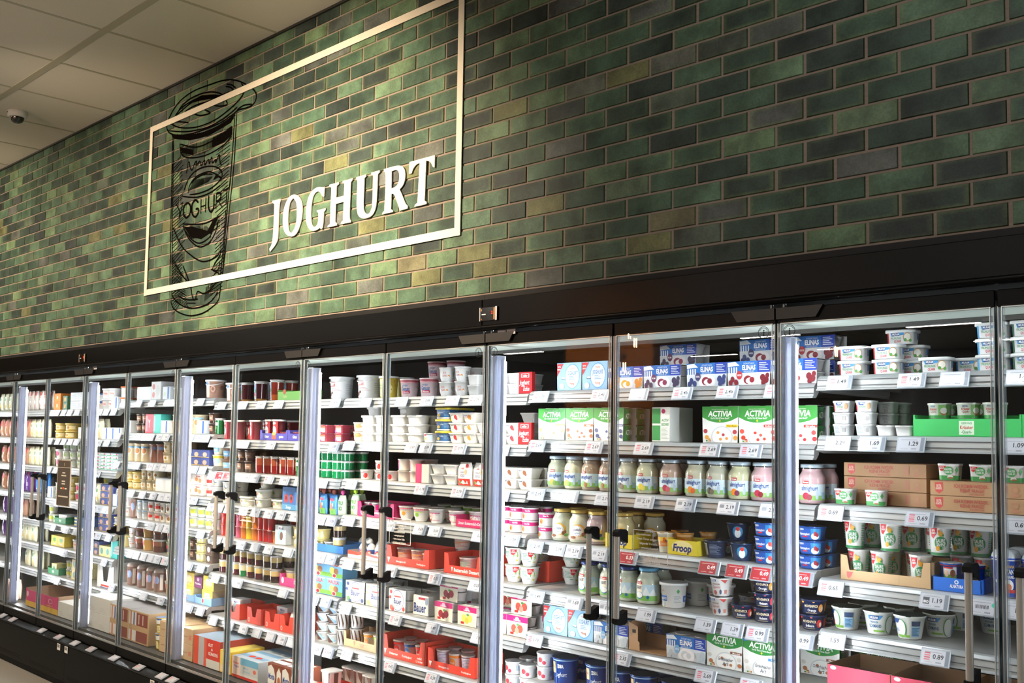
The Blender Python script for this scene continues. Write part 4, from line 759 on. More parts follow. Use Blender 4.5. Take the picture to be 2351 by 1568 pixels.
cup('mjb', 'navy mascarpone pot with dark lid', .085, .058, '15305c', [('r', -3, .93, 3, 1, 'b5283a'), ('e', .1, .5, .5, .34, '2f86b8'), ('e', .1, .4, .3, .25, 'eef2f6'), ('e', .12, .68, .18, .12, 'd0342e')]+barcode(-1.5, .2, .4, .6)+barcode(1.25, .2, .35, .6), taper=.72, lid=('foil', '151c2c'), obj='dessert_pot', cat='dessert pot')
cup('mjx', 'navy pot with barcode', .085, .058, '1c2c52', [('r', -3, .93, 3, 1, 'b5283a')]+barcode(-.9, .2, .4, .6)+lines(-.2, .9, .2, .8, 8, '9fb0d0', .02), taper=.72, lid=('foil', '151c2c'), obj='dessert_pot', cat='dessert pot')
cup('be', 'white goat yoghurt cup, red top', .078, .062, 'f3f2f0', [('r', -.9, .8, -.3, .93, '2f5a9a'), ('t', -.6, .865, .08, 'ffffff', 'BERGAL', .45), ('p', [(0, .97), (.9, .97), (.6, .72)], 'c8302e'), ('t', -.3, .66, .08, 'a06a62', 'GRIECHISCHER', .8), ('t', -.3, .5, .13, 'c25a52', 'Ziegenmilch', .9, .3, .3), ('e', -.45, .2, .2, .13, 'c25a52'), ('e', .15, .25, .13, .14, '4a5a78'), ('r', .55, .15, .85, .36, 'd98a80')]+lines(1.1, 1.8, .2, .85, 8, 'c99a94', .02), taper=.72, lid=('foil', '46505a'))
cup('jg', 'white jogurti bucket with blue label', .096, .083, 'f4f4f2', [('r', -1.25, .28, -.35, .5, '1d62b8'), ('t', -.75, .4, .13, 'ffffff', 'jogurti', .75, .6, .2), ('t', -.8, .72, .07, 'b06a72', 'xumilia', .4), ('e', -.75, .16, .18, .1, 'cfe0ee'), ('p', [(.45, .7), (.6, .6), (.75, .7), (.6, .8)], '4ba257'), ('r', 1.1, .25, 1.9, .5, '1d62b8'), ('t', 1.5, .4, .12, 'ffffff', 'jogurti', .6, .6, .2)]+lines(.25, .9, .22, .52, 5, '9aa4b0', .018), taper=.84, lid=('cap', 'dfe4e6'), obj='yoghurt_tub', cat='yoghurt tub')
def joghb(): return [('r', -3, .9, 3, 1, '9fc8e8'), ('t', .1, .38, .16, 'dfe8f5', 'Joghurt', 1.1, .6, .2), ('t', .1, .7, .15, 'ffffff', 'EDEKA', .55, 1.2), ('e', .1, .7, .3, .1, '0f3070'), ('t', .1, .7, .13, 'ffffff', 'EDEKA', .5, 1.2), ('r', -.8, .42, -.4, .85, 'e9c98a'), ('t', -.6, .66, .1, '8f3a2a', 'Nr.1', .3, 1), ('r', -.35, 0, -.25, .9, '2f62c0')]
cup('jb', 'royal blue yoghurt tub with foil lid', .104, .098, '123f94', joghb(), taper=.84, lid=('foil', '24405e'), obj='yoghurt_tub', cat='yoghurt tub')
# jars
for c, ds, ct, f1, f2 in (('jc', 'cream yoghurt jar', 'e2e2c6', 'b9a23a', '7f9f4a'), ('jn', 'hazelnut-brown yoghurt jar', 'b09a86', '6f9f5a', '9a6a3a'), ('jl', 'lemon yoghurt jar', 'e4e4c4', 'e8cf3a', 'f0dc6a'), ('jr', 'pink raspberry yoghurt jar', 'd8b8a8', 'c23a56', 'd86a7a'), ('jp', 'peach yoghurt jar', 'd8d4bc', 'e8923a', 'd86a3a'), ('js', 'stracciatella yoghurt jar', 'dedcc8', '4a3a30', '8a7a6a'), ('jm', 'maracuja yoghurt jar', 'e0dfba', 'e8862a', '7a3a5a'), ('jk', 'cherry-pink yoghurt jar', 'e0b8c0', 'c23a56', '8f2a3a')):
    kind(c, ds, 'yoghurt jar', 'yoghurt_jar', jar, ct, 'b9cddb', almi(f1, f2))
for c, ds, ct, f1 in (('lj', 'cream yellow-lidded jar with walnuts', 'dfdfca', '8f5a3a'), ('ll', 'lilac yellow-lidded blueberry jar', 'b9a0a8', '3a4a86'), ('lv', 'vanilla-yellow jar with oval label', 'e8d8a4', 'e0c860')):
    kind(c, ds, 'yoghurt jar', 'yoghurt_jar', jar, ct, 'd9b864', landl(f1), h=.124, R=.043)
kind('eb', 'plain yoghurt jar with navy lid', 'yoghurt jar', 'yoghurt_jar', jar, 'dfe6d4', '24407e', ehrm(), h=.124, R=.042)
kind('el', 'plain yoghurt jar with light-blue lid', 'yoghurt jar', 'yoghurt_jar', jar, 'dfe6d4', '6fb4dc', ehrm(), h=.128, R=.044)
# multipacks
for c, ds, fl, flc, f1, f2 in (('ac', 'cherry activia-style', 'Kirsche', 'cc3a34', 'b8323a', 'd04a4a'), ('as', 'strawberry', 'Erdbeere', 'cc3a34', 'd8402f', 'e0584a'), ('ap', 'peach maracuja', 'Pfirsich & Maracuja', 'e8c832', 'e8a24a', 'b8404a'), ('av', 'vanilla', 'Vanille', 'e8d878', 'e4cf62', '6a5640'), ('am', 'muesli', 'Cerealien', 'e8a23a', 'd8c09a', 'c4a070'), ('an', 'nut muesli', 'Müsli', 'dd6a3a', 'a8683f', '8a4f34'), ('ab', 'blueberry', 'Heidelbeere', '6a78a8', '4a5688', '5a648f'), ('ar', 'raspberry', 'Himbeere', 'cc3a34', 'c83a44', 'd8605f')):
    kind(c, 'green-white %s yoghurt four-pack' % ds.replace(' activia-style', ''), 'yoghurt multipack', 'yoghurt_multipack', pack, .143, .078, .124, 'f4f5f3', '2f8a4a', activia(fl, flc, f1, f2), cupp='ACTIVIA')
for c, ds, fl, flc in (('ga', 'almond Greek-style', 'Mandel', '8f5a40'), ('gn', 'plain Greek-style', 'Natur', '3f86c8')):
    kind(c, 'green %s yoghurt four-pack' % ds, 'yoghurt multipack', 'yoghurt_multipack', pack, .14, .078, .118, 'f4f5f3', '2f8a4a', activia(fl, flc, 'e9e6e0' if c == 'gn' else 'b87a50', 'd9d4cc', True), cupp='ACTIVIA')
kind('asd', 'green pots seen from a turned four-pack', 'yoghurt multipack', 'yoghurt_multipack', carton, .078, .143, .124, 'e9ece8', [('r', -.95, .04, -.05, .47, '3f9a54'), ('r', -.95, .53, -.05, .96, '3f9a54'), ('r', 0, 0, 1, 1, 'f2f4f0'), ('e', .3, .88, .22, .07, 'c8326a'), ('t', .5, .62, .07, '4ba257', 'ACTIV', .8, 1), ('t', .5, .5, .07, '4ba257', 'BESONDE', .8, 1)]+lines(.1, .9, .08, .42, 9, 'b9c4b9', .012))
for c, ds, f1, f2, bd, bt in (('eh', 'honey', 'e8b23a', 'd98a3a', 'e8a24a', 'HONIG'), ('ep', 'blackberry', '8f2a56', '3a3456', '6a2a5a', 'BROMB.'), ('er', 'red fruit', 'c83a2e', 'd8502f', 'd8402f', 'GRANAT'), ('ebb', 'blueberry', '8f1f3a', '2f3f78', '3a3a6e', 'HEIDEL'), ('ek', 'cherry', '8f1f30', '7a1828', 'b8303a', 'KIRSCHE'), ('en', 'plain', 'd3d9de', 'c3ccd4', '7fb4dc', 'NATUR')):
    kind(c, 'blue %s Greek-style yoghurt pack' % ds, 'yoghurt multipack', 'yoghurt_multipack', pack, .165, .085, .081, 'f0f3f6', 'eef0f2', elinas(f1, f2, bd, bt))
def ggj(): return [('r', -1, 0, 1, 1, '8fc0e4'), ('e', .25, .5, .62, .46, '6aa6d6'), ('e', .25, .5, .56, .42, 'cfe4f4'), ('t', .25, .62, .14, '2f6fb8', 'JOGHURT', .85, .6), ('t', .25, .8, .06, 'e08a4a', '4 Becher', .4)]+lines(0, .5, .36, .52, 3, '6f9fca', .02)+[('t', .25, .24, .09, 'e0874a', 'Honig', .4, .5), ('p', [(-.98, .97), (-.45, .97), (-.98, .5)], 'd0202a'), ('t', -.8, .86, .05, 'ffffff', 'GUT &', .25), ('t', -.82, .76, .05, 'ffffff', 'GÜNSTIG', .28), ('e', -.45, .42, .2, .035, '3f5f86'), ('e', -.45, .44, .17, .03, 'e9eef2'), ('e', -.6, .15, .2, .1, 'f0f4f8')]
kind('gg', 'light-blue honey yoghurt pack, red corner', 'yoghurt multipack', 'yoghurt_multipack', pack, .128, .08, .108, '8fc0e4', 'f2f3f4', ggj())
def bauer(f1, f2): return [('e', .05, .5, .72, .47, '4a5f9a'), ('e', .05, .5, .68, .44, 'f4f4f3'), ('t', .05, .76, .07, '6a7aa8', 'Der Kleine', .6, .2, .2), ('r', -.35, .64, .45, .7, 'c23a3a'), ('t', .05, .46, .24, '24407e', 'Bauer', .95, 1.2), ('t', .05, .28, .06, '6a7aa8', 'Joghurt', .4), ('e', -.75, .85, .15, .09, f1), ('e', -.85, .6, .13, .08, f1), ('e', -.7, .15, .2, .12, f2), ('e', .8, .15, .15, .1, f1), ('e', -.5, .08, .15, .07, f1)]
for c, ds, f1, f2 in (('b1', 'blueberry', '4a5688', '6a9a5a'), ('b2', 'vanilla', 'ead884', 'e4cf62'), ('b3', 'strawberry', 'c8403a', 'd86a5a')):
    kind(c, 'white %s farm yoghurt multipack' % ds, 'yoghurt multipack', 'yoghurt_multipack', pack, .15 if c != 'b3' else .12, .09, .1, 'f3f3f1', 'f4f4f3', bauer(f1, f2))
kind('bx', 'blue-lettered Bauer card sleeve', 'yoghurt multipack', 'yoghurt_multipack', carton, .105, .2, .085, 'e9e9e7', [('t', -.1, .38, .45, '24407e', 'Bauer', 1.6, 1.5), ('r', -.3, .8, .9, .92, 'b5303a'), ('e', .75, .75, .2, .2, '8fa4c0')]); K['bx']['desc'] = 'white card sleeve with big blue letters'
def bmo(f1, f2): return [('r', -1, .72, 1, 1, 'c81f74'), ('e', 0, .86, .2, .1, 'e9b8d4'), ('t', 0, .8, .09, 'ffffff', 'Unser Mix', .7, .4, .2), ('e', -.3, .38, .26, .2, f1), ('e', .3, .4, .28, .2, f1), ('e', 0, .28, .2, .16, f2), ('r', -.65, .08, -.3, .2, 'c8302e'), ('e', .1, .58, .14, .06, '5aa553')]
for c, ds, f1, f2 in (('bk', 'cherry', 'a02438', '7a1828'), ('bv', 'vanilla', 'f0dc6a', 'e8c84a'), ('bs', 'strawberry', 'e0584a', 'f0a08a')):
    kind(c, 'magenta-topped %s quark pack' % ds, 'dessert multipack', 'dessert_multipack', pack, .118, .085, .081, 'f3ead4', 'f0e6e6', bmo(f1, f2))
# M2 top and middle kinds
def bname(t, c): return [('r', -.85, .58, .1, .78, c), ('t', -.38, .68, .13, 'ffffff', t, .8, .8)]
kind('la', 'white landora-style bucket with red ribbon', 'yoghurt bucket', 'yoghurt_bucket', bucket, .122, .108, 'f0f1f2', 'e9edf0', bname('landora', 'cc3f34')+[('e', -.6, .2, .2, .09, '6a4436'), ('e', -.3, .28, .14, .06, '7a5040'), ('e', -.75, .08, .12, .04, 'c8302e')]+lines(-.4, .7, .34, .5, 3, 'c9a0a0', .02)+lines(1.1, 1.9, .2, .7, 6, 'b9c0c8', .02)); K['la']['desc'] = 'white bucket with red ribbon print'
cup('ba', 'yellow banana yoghurt tub', .092, .098, 'efd24a', [('r', -1.4, .05, .0, .9, 'e9e2a0'), ('t', -.6, .6, .1, '3f8a4a', 'BANANEN', .8, .8), ('t', -.6, .46, .1, '3f8a4a', 'JOGHURT', .8, .8), ('e', .6, .4, .35, .2, 'f3e38a'), ('r', .1, .02, .5, .12, '3fa04c')]+[('e', .2+i*.28, .8-.2*(i % 3), .04, .03, '7a5a2a') for i in range(7)], lid=('cap', 'f4f5f5'), taper=.85, obj='yoghurt_tub', cat='yoghurt tub')
def muss(): return [('r', -3, .82, 3, 1, '9a3a48'), ('r', -3, .78, 3, .84, 'c88a94'), ('t', -.1, .66, .13, '3f78a8', 'cremiger', .8, .3, .2), ('t', -.05, .46, .22, '2f5f98', 'Genuss', 1.1, 1, .2), ('r', -.45, .2, .55, .34, 'c83a5a'), ('t', .05, .27, .09, 'ffffff', 'Kirsche', .7), ('r', 1.2, .2, 2.2, .5, 'e9d8dc')]+barcode(1.9, .2, .5, .6)
cup('mu', 'rosy cherry yoghurt cup', .09, .083, 'ecd4da', muss(), taper=.8, lid=('foil', 'c9b4ba'))
def wq(f): return [('t', 0, .62, .14, 'c8503f', 'SKYR', .5, .3), ('t', 0, .42, .14, 'b8443a', 'QUARK', .65, .6), ('e', .6, .35, .18, .14, f)]+barcode(1.2, .2, .5, .5)
cup('wq', 'white waisted quark cup', .074, .062, 'f3f3f2', wq('e08a3a'), taper=.7, waist=(.3, .84), obj='quark_cup', cat='quark cup')
cup('wk', 'white square dessert pot', .072, .042, 'f4f4f3', (), d=.07, r=.01, taper=.82, obj='dessert_pot', cat='dessert pot')
cup('wt', 'plain white oblong tub', .098, .036, 'f5f5f4', [('e', -.2, .5, .5, .3, 'eceff0')], d=.07, r=.016, taper=.86, lid=('cap', 'e9ecec'), obj='dairy_tub', cat='dairy tub')
cup('yb', 'blue vanilla pudding tub, yellow lid', .088, .047, '2f6fae', [('r', -3, 0, 3, .15, 'eef2f4'), ('e', -.4, .35, .2, .16, 'ecc040'), ('t', .1, .62, .15, 'b8d0e8', 'Pudding', .6), ('e', -.9, .7, .2, .12, 'c86a5a')]+lines(.5, 1.2, .3, .75, 4, '8fb4d8', .03), r=.02, d=.08, taper=.9, lid=('cap', 'e6d24a'), obj='pudding_tub', cat='pudding tub')
cup('wb', 'white-blue vanilla pot', .064, .04, 'eef2f6', [('r', -1, .2, 1, .8, 'b4d0ea'), ('e', -.2, .4, .3, .2, 'ecc46a'), ('r', -.6, .7, 0, .85, 'c83a4a')], taper=.86, obj='pudding_pot', cat='pudding pot')
def fc(f): return [('r', -.9, .12, .35, .94, 'f0ece6'), ('t', -.5, .75, .12, '5a5f88', 'frucht', .5), ('e', .0, .55, .28, .24, f), ('e', .15, .4, .18, .16, f)]+lines(-.8, -.2, .2, .6, 4, 'b49a94', .03)
for c, ds, f in (('fc', 'cherry', 'a8303a'), ('fa', 'apricot', 'e08c3a'), ('fs', 'strawberry', 'd0404a'), ('fn', 'nut', '8a5a40')):
    cup(c, 'white two-chamber pot with %s picture' % ds, .085, .042, 'f3f1ed', fc(f), d=.075, r=.008, taper=.72, obj='dessert_pot', cat='dessert pot', lid=('foil', 'f1f1ee'))
cup('wf', 'blank white two-chamber pot', .085, .042, 'f3f3f2', (), d=.075, r=.008, taper=.7, obj='dessert_pot', cat='dessert pot', lid=('foil', 'eeeeec'))
kind('re', 'red corner-yoghurt card with white lettering', 'display card', 'display_card', carton, .075, .02, .088, 'c4242c', [('r', -.6, .74, .6, .92, 'f2e6e6'), ('r', -.5, .76, .5, .9, 'c4242c'), ('t', 0, .83, .09, 'ffffff', 'müller', .7, 1.2), ('t', -.1, .52, .2, 'ffffff', 'Joghurt', 1.5, .6, .25), ('t', -.3, .36, .08, 'ffffff', 'mit der', .5), ('t', .2, .22, .2, 'ffffff', 'Ecke', .9, .6, .25)])
kind('rw', 'white corner-yoghurt pouch with red foot', 'yoghurt pouch', 'yoghurt_pouch', bag, .095, .1, .04, 'f1ece8', [('r', -1, 0, 1, .3, 'd8382e'), ('t', 0, .75, .1, 'c8303a', 'müller', .5, 1), ('t', 0, .58, .08, '5a6a90', 'JOGHURT', .8), ('t', 0, .44, .12, '5a6a90', 'ECKE', .7, .6), ('e', .6, .85, .2, .1, 'd0404a'), ('e', .5, .6, .18, .12, 'e0a080'), ('e', -.5, .15, .12, .07, '5ac05a')])
cup('rjl', 'red fruit jelly pot', .07, .04, 'f3f0ef', [('r', -.95, .1, .7, .95, 'f3dcd8'), ('r', -.95, .6, .7, .95, 'e0705f'), ('p', [(-.9, .1), (-.2, .1), (-.9, .5)], 'b04a9a'), ('e', .1, .35, .35, .15, 'f6f0ee')], d=.06, r=.008, taper=.9, clear=None, obj='jelly_pot', cat='jelly pot')
K['rjl']['a'] = (.07, .06, .04, 'a83048', K['rjl']['a'][4])
cup('cr', 'cream-coloured dessert pot', .08, .043, 'ece8d4', [('e', .3, .6, .5, .2, 'e08a5a'), ('t', 0, .4, .12, 'c8763a', 'Grieß', .5)], taper=.84, obj='dessert_pot', cat='dessert pot')
cup('gj', 'green woodruff jelly cup', .072, .042, '1f6f50', (), taper=.9, clear=[(.9, '0f7a48')], obj='jelly_cup', cat='jelly cup', lid=('foil', 'b9c9c2'))
cup('ki', 'white cup with red cherry print', .066, .044, 'f3eeec', [('t', -.35, .7, .14, 'c8303a', 'Kirsche', .7, .6, .2), ('e', .3, .4, .3, .28, 'b8242c'), ('e', .05, .35, .2, .2, 'd04a3f')], taper=.84)
cup('pw', 'cream pot with pink band', .07, .05, 'efeadc', [('r', -1.3, .1, -.6, .95, 'd83a86'), ('t', -.95, .5, .3, 'ffffff', 'T', .2)], taper=.88, obj='dessert_pot', cat='dessert pot')
kind('mg', 'magenta display card', 'display card', 'display_card', carton, .04, .12, .085, 'c81f5c', ()); kind('gyc', 'grey folded card', 'display card', 'display_card', carton, .05, .06, .085, 'b4b4b0', ())
# squeeze pouches, trays, eggs
kind('pb', 'blue squeeze pouch with brown cap', 'squeeze pouch', 'squeeze_pouch', pouch, .07, .10, '3f7fc0', '7a3a30', [('t', 0, .75, .12, 'e8402f', 'PAULA', 1.2, 1.4), ('r', -.8, .0, .9, .3, '6aa84c'), ('e', 0, .4, .4, .18, 'a8684a'), ('e', .3, .5, .15, .08, 'f0e6d8')]); K['pb']['desc'] = 'blue squeeze pouch, brown cap, red lettering'
kind('pg', 'green lettered squeeze pouch, neon cap', 'squeeze pouch', 'squeeze_pouch', pouch, .07, .10, 'cfe4c4', 'b4dc3a', [('t', 0, .62, .18, '3f8a3f', 'FRU', 1.3, 1.6), ('t', 0, .36, .18, '3f8a3f', 'BO', 1.0, 1.6), ('e', -.4, .12, .25, .1, '8ac05a')])
kind('ph', 'green lettered squeeze pouch, pink cap', 'squeeze pouch', 'squeeze_pouch', pouch, .07, .10, 'd6e8cc', 'd84a9a', [('t', 0, .62, .18, '3f8a3f', 'FRU', 1.3, 1.6), ('t', 0, .36, .18, '3f8a3f', 'BO', 1.0, 1.6)])
def puddt(): return [('r', -3, .93, 3, 1, 'c8506a'), ('r', -.7, .2, .9, .75, 'c82074'), ('e', .1, .5, .25, .2, 'f0d0dc'), ('e', -.55, .35, .22, .2, 'c8302e'), ('t', .5, .5, .12, 'ffffff', 'Dessert', .6, .3, .2)]
cup('bd', 'white dessert cup with magenta band', .078, .062, 'f3f1f0', puddt(), taper=.66, waist=(.32, .86), lid=('foil', 'cfc4c6'), obj='dessert_cup', cat='dessert cup')
cup('bg', 'white dessert cup with green band', .078, .062, 'f3f1f0', [('r', -3, .8, 3, .9, 'd86a80'), ('r', -.6, .3, .9, .7, 'b4cc6a'), ('e', .1, .5, .3, .15, '7fae3f')], taper=.66, waist=(.32, .86), lid=('foil', 'cfc4c6'), obj='dessert_cup', cat='dessert cup')
cup('bo', 'white dessert cup with apricot band', .078, .062, 'f3f1f0', [('r', -3, .8, 3, .9, 'd86a80'), ('r', -.6, .3, .9, .7, 'f0c89a'), ('e', .1, .5, .3, .15, 'e8923a')], taper=.66, waist=(.32, .86), lid=('foil', 'cfc4c6'), obj='dessert_cup', cat='dessert cup')
cup('pm', 'small white cup with magenta stripe', .058, .062, 'f3f3f5', [('r', -.9, .1, -.3, .85, 'd0208a'), ('r', .4, .1, 1.0, .85, 'd0208a')]+barcode(-.2, .3, .5, .4, '7a7ab8'), taper=.84)
cup('bb', 'white cup with apricot script band', .078, .066, 'f2efec', [('r', -3, .86, 3, 1, 'c9a08f'), ('r', -3, .3, 3, .72, 'ecb98f')]+lines(-1.2, 1.2, .35, .7, 4, 'd8814a', .03)+[('r', -1.6, .1, -.2, .2, '8a7ab4')], taper=.7, waist=(.3, .86), lid=('foil', 'c6c6c6'))
cup('by', 'white buttermilk cup with red lid', .072, .056, 'f0eeea', [('r', -3, .86, 3, 1, 'd8b0a4')]+barcode(-1.4, .15, .5, .5)+[('e', .6, .4, .3, .2, 'e8b09a')], taper=.68, waist=(.3, .86), lid=('foil', 'c9b6b2'))
cup('bgr', 'white cup with green small print', .084, .062, 'f1f1ed', lines(-1, 1, .25, .75, 7, '8fae98', .03), taper=.68, waist=(.3, .86), lid=('foil', 'b4a4a0'))
cup('wg', 'white cup with green leaf print', .082, .068, 'f4f4f1', [('e', .75, .58, .28, .24, '6fb43a'), ('e', .95, .4, .2, .2, 'e8d24a')]+GG_on(.9)+lines(-.5, .3, .4, .8, 5, '7fb09a', .03)+barcode(-1.1, .4, .4, .35)+[('r', .1, .3, .5, .34, '7fb09a')], taper=.66, waist=(.34, .88), lid=('foil', 'bfc9be'))
kind('eg', 'blue-white chocolate egg', 'chocolate egg', 'chocolate_egg', egg, '3f6fb4', 'eef2f6')
def paula(): return [('r', -1, 0, 1, 1, '6fb0dc'), ('r', -1, .04, 1, .28, '7ab04c'), ('t', -.05, .78, .2, 'e0482f', 'PAULA', 1.3, 1.6), ('r', -.9, .9, .9, .96, 'e9a9a0'), ('e', -.3, .42, .3, .2, 'e8d26a'), ('e', .2, .4, .3, .18, '9a6a4a'), ('e', 0, .14, .26, .13, 'e9e0e6'), ('e', 0, .14, .2, .1, 'c8303a')]
kind('pa', 'blue cow-print pudding carton', 'pudding carton', 'pudding_carton', carton, .135, .09, .085, '6fb0dc', paula(), top='b9a8a4')
cup('zc', 'white pot with brown-blue swirl', .072, .044, 'f0f0ee', [('p', [(-1.2, .95), (-.6, .95), (.5, .12), (-.9, .05)], '5a3a30'), ('p', [(-.62, .93), (-.3, .9), (.9, .3), (.5, .1)], '9cc4e8'), ('p', [(1.1, .9), (1.8, .9), (2.2, .1), (1.7, .1)], '5a3a30')], taper=.74, lid=('foil', '9a9c9e'), obj='dessert_pot', cat='dessert pot')
cup('ze', 'zebra-striped pudding cup', .074, .078, 'f2f0ec', [('p', [(-1.5+i*.6, .95), (-1.32+i*.6, .95), (-.95+i*.6, .35), (-1.1+i*.6, .06), (-1.2+i*.6, .35)], '5a3c30') for i in range(7)], taper=.8, lid=('foil', '8f9192'), obj='dessert_pot', cat='dessert pot')
cup('bw', 'brown-and-white patched pudding cup', .09, .07, 'f1efec', [('r', -.95, .0, -.3, .98, '5e3c30'), ('p', [(.0, .9), (.8, .95), (.7, .2), (.3, .5)], '5e3c30'), ('r', 1.3, 0, 1.9, 1, '5e3c30')], d=.08, r=.02, taper=.84, lid=('foil', 'a9a6a2'), obj='dessert_pot', cat='dessert pot')
def small(c, t): return [('r', -3, .75, 3, .9, c), ('e', 0, .45, .55, .26, c), ('t', 0, .45, .14, 'ffffff', t, .8, .5)]
cup('sr', 'red-banded small yoghurt cup', .062, .068, 'f2efec', small('c8302e', 'Erdbeer'), taper=.8, lid=('foil', 'b9aaa6'))
cup('so', 'orange-banded small yoghurt cup', .062, .068, 'f2efe6', small('e8862a', 'Pfirsich'), taper=.8, lid=('foil', 'b9aaa6'))
cup('sg', 'green-banded small yoghurt cup', .062, .068, 'eef4e6', small('7fb43a', 'Apfel'), taper=.8, lid=('foil', 'b9aaa6'))
cup('sb', 'blue-banded small yoghurt cup', .062, .068, 'eef0f4', small('3f6fb4', 'Heidelbeere'), taper=.8, lid=('foil', 'b9aaa6'))
cup('sv', 'lilac-printed small yoghurt cup', .062, .072, 'eceaf2', [('r', -1.2, .2, 1.2, .85, 'd4cfe4')]+lines(-.9, .9, .3, .8, 6, '8a86a8', .03), taper=.8, lid=('foil', 'b9aaa6'))
cup('rwc', 'white pot with red fruit print', .072, .05, 'f0f0f2', [('e', -.3, .5, .3, .2, 'd0404a'), ('e', .2, .3, .25, .15, 'c83a56')]+barcode(1.0, .3, .6, .4, '5f86b0'), taper=.88, obj='dessert_pot', cat='dessert pot')
cup('pk', 'peach pot with magenta rim', .07, .05, 'f2eef0', [('r', -3, .62, 3, .96, 'c81f74'), ('e', -.5, .35, .25, .22, 'e8923a'), ('e', -.55, .32, .12, .12, 'b8443a'), ('t', .1, .78, .12, 'ffffff', 'Unser Mix', .7)], taper=.94, obj='dessert_pot', cat='dessert pot')
# M3 kinds
kind('cb', 'brown chocolate cream bucket, white lid', 'dessert bucket', 'dessert_bucket', bucket, .118, .105, 'b98f7c', 'f2f3f3', [('r', -1.4, .05, -.1, .93, 'e9d4c4'), ('e', .3, .5, .4, .26, '9a6a58'), ('e', .3, .52, .28, .18, 'c49a86'), ('e', .3, .52, .15, .1, '8a5a48'), ('e', -.5, .82, .3, .09, '6fa4d0'), ('e', 1.3, .6, .2, .12, '8f6252')])
cup('rg', 'tall dark red fruit compote cup', .078, .108, '4a1420', [('r', -1.3, .1, -.2, .88, '8fb4d8'), ('e', -.9, .78, .25, .08, 'c8303a'), ('e', -.7, .3, .35, .14, 'c8404a'), ('e', -.4, .5, .2, .1, '4f9a5a'), ('e', -.6, .2, .15, .06, 'e8c04a')], taper=.84, clear=[(.12, 'a87a3a'), (.92, '42101c')], lid=('foil', 'b4a0a0'), obj='compote_cup', cat='compote cup')
cup('rgo', 'tall amber fruit compote cup', .078, .112, 'b8432a', [('r', -1.3, .1, -.2, .88, '9fc0d8'), ('e', -.9, .78, .25, .08, 'c8303a'), ('e', -.7, .3, .35, .14, 'e0903a'), ('e', -.4, .5, .2, .1, '4f9a5a')], taper=.84, clear=[(.3, 'c8602f'), (.92, '8f2f24')], lid=('foil', 'd0a8a0'), obj='compote_cup', cat='compote cup')
cup('rgw', 'red compote cup with white lid', .07, .105, '7a1c2c', [('r', -1.2, .02, .3, .95, 'b8404a'), ('e', -.45, .45, .5, .26, 'f1ecec'), ('t', -.45, .48, .08, 'b8404a', 'Grütze', .7, .3, .3), ('r', -.55, .05, -.3, .2, 'e8862a'), ('e', -.45, .85, .4, .08, 'f0d0d4')], taper=.85, lid=('cap', 'f1f2f3'), obj='compote_cup', cat='compote cup')
cup('rg2', 'tall cup of red jelly layers', .062, .092, '7a2a20', [('r', -1.0, .1, -.3, .9, 'e6d4c4'), ('r', -.95, .6, -.35, .85, 'c8303a')], taper=.84, clear=[(.5, '7a1c1c'), (.93, '8f4a34')], lid=('foil', 'cfc4c0'), obj='dessert_cup', cat='dessert cup')
cup('gg2', 'tall cup of green jelly', .062, .092, '1f6a3a', [('e', -.5, .4, .3, .14, '6ac06a'), ('r', -.7, .55, .1, .75, 'e9efe9')], taper=.84, clear=[(.93, '145c30')], lid=('foil', 'cfd4d0'), obj='dessert_cup', cat='dessert cup')
cup('dk', 'dark chocolate pudding cup', .078, .06, '3a2620', [('r', -.8, .3, .5, .8, '8a6a58'), ('t', -.1, .55, .14, 'e9dccf', 'Schoko', .8)], taper=.84, lid=('foil', '9a8f88'), obj='pudding_cup', cat='pudding cup')
cup('yc', 'yellow-blue vanilla pudding cup', .082, .064, 'f0ead0', [('r', -3, .72, 3, .95, 'ecc83a'), ('r', -1, .25, .8, .65, '8fc4e0'), ('t', -.1, .45, .18, 'ffffff', 'Sahne', 1.0, .8, .2)], taper=.8, lid=('foil', 'c9c0a0'), obj='pudding_cup', cat='pudding cup')
cup('br', 'brown chocolate pudding cup, blue label', .082, .064, '8a6a58', [('r', -1, .25, .8, .75, '7fb4d8'), ('t', -.1, .5, .18, 'ffffff', 'Sahne', 1.0, .8, .2)], taper=.8, lid=('foil', '8a807a'), obj='pudding_cup', cat='pudding cup')
kind('tl', 'violet display tray of twin pots', 'display tray', 'display_tray', tray, .27, .12, .055, '4a46a8', [('t', -.5, .02, .014, 'ffffff', 'Götter', .3, 1.2), ('r', -.13, .006, .17, .034, 'd8503a'), ('e', .02, .036, .12, .01, 'e8b44a'), ('t', .55, .02, .014, 'ffffff', 'speise', .3, 1.2)], front=.68, corner=.02)
K['tl']['desc'] = 'violet display tray with red emblem'
kind('tg', 'lime green display tray', 'display tray', 'display_tray', tray, .24, .12, .055, '8fd06a', [('e', -.45, .044, .12, .014, 'e0604a'), ('t', -.4, .02, .014, 'e8e6a0', 'Apfel', .3, 1)], front=.8, corner=0)
cup('tw', 'cream-white oval tub', .1, .042, 'f0efe6', [('e', 0, .5, .6, .3, 'dfe6c8'), ('e', -.3, .5, .2, .2, 'e0765a'), ('e', .4, .6, .2, .14, '8fb46a')], d=.07, r=.03, taper=.86, lid=('cap', 'eef0ea'), obj='dairy_tub', cat='dairy tub')
cup('ww', 'white cup with black swoosh', .074, .058, 'f3f1ec', [('e', 0, .55, .4, .2, '4a4a60'), ('e', .1, .6, .36, .17, 'f3f1ec'), ('e', -.3, .25, .2, .1, 'c8b46a')], taper=.8, lid=('foil', 'd0cfca'))
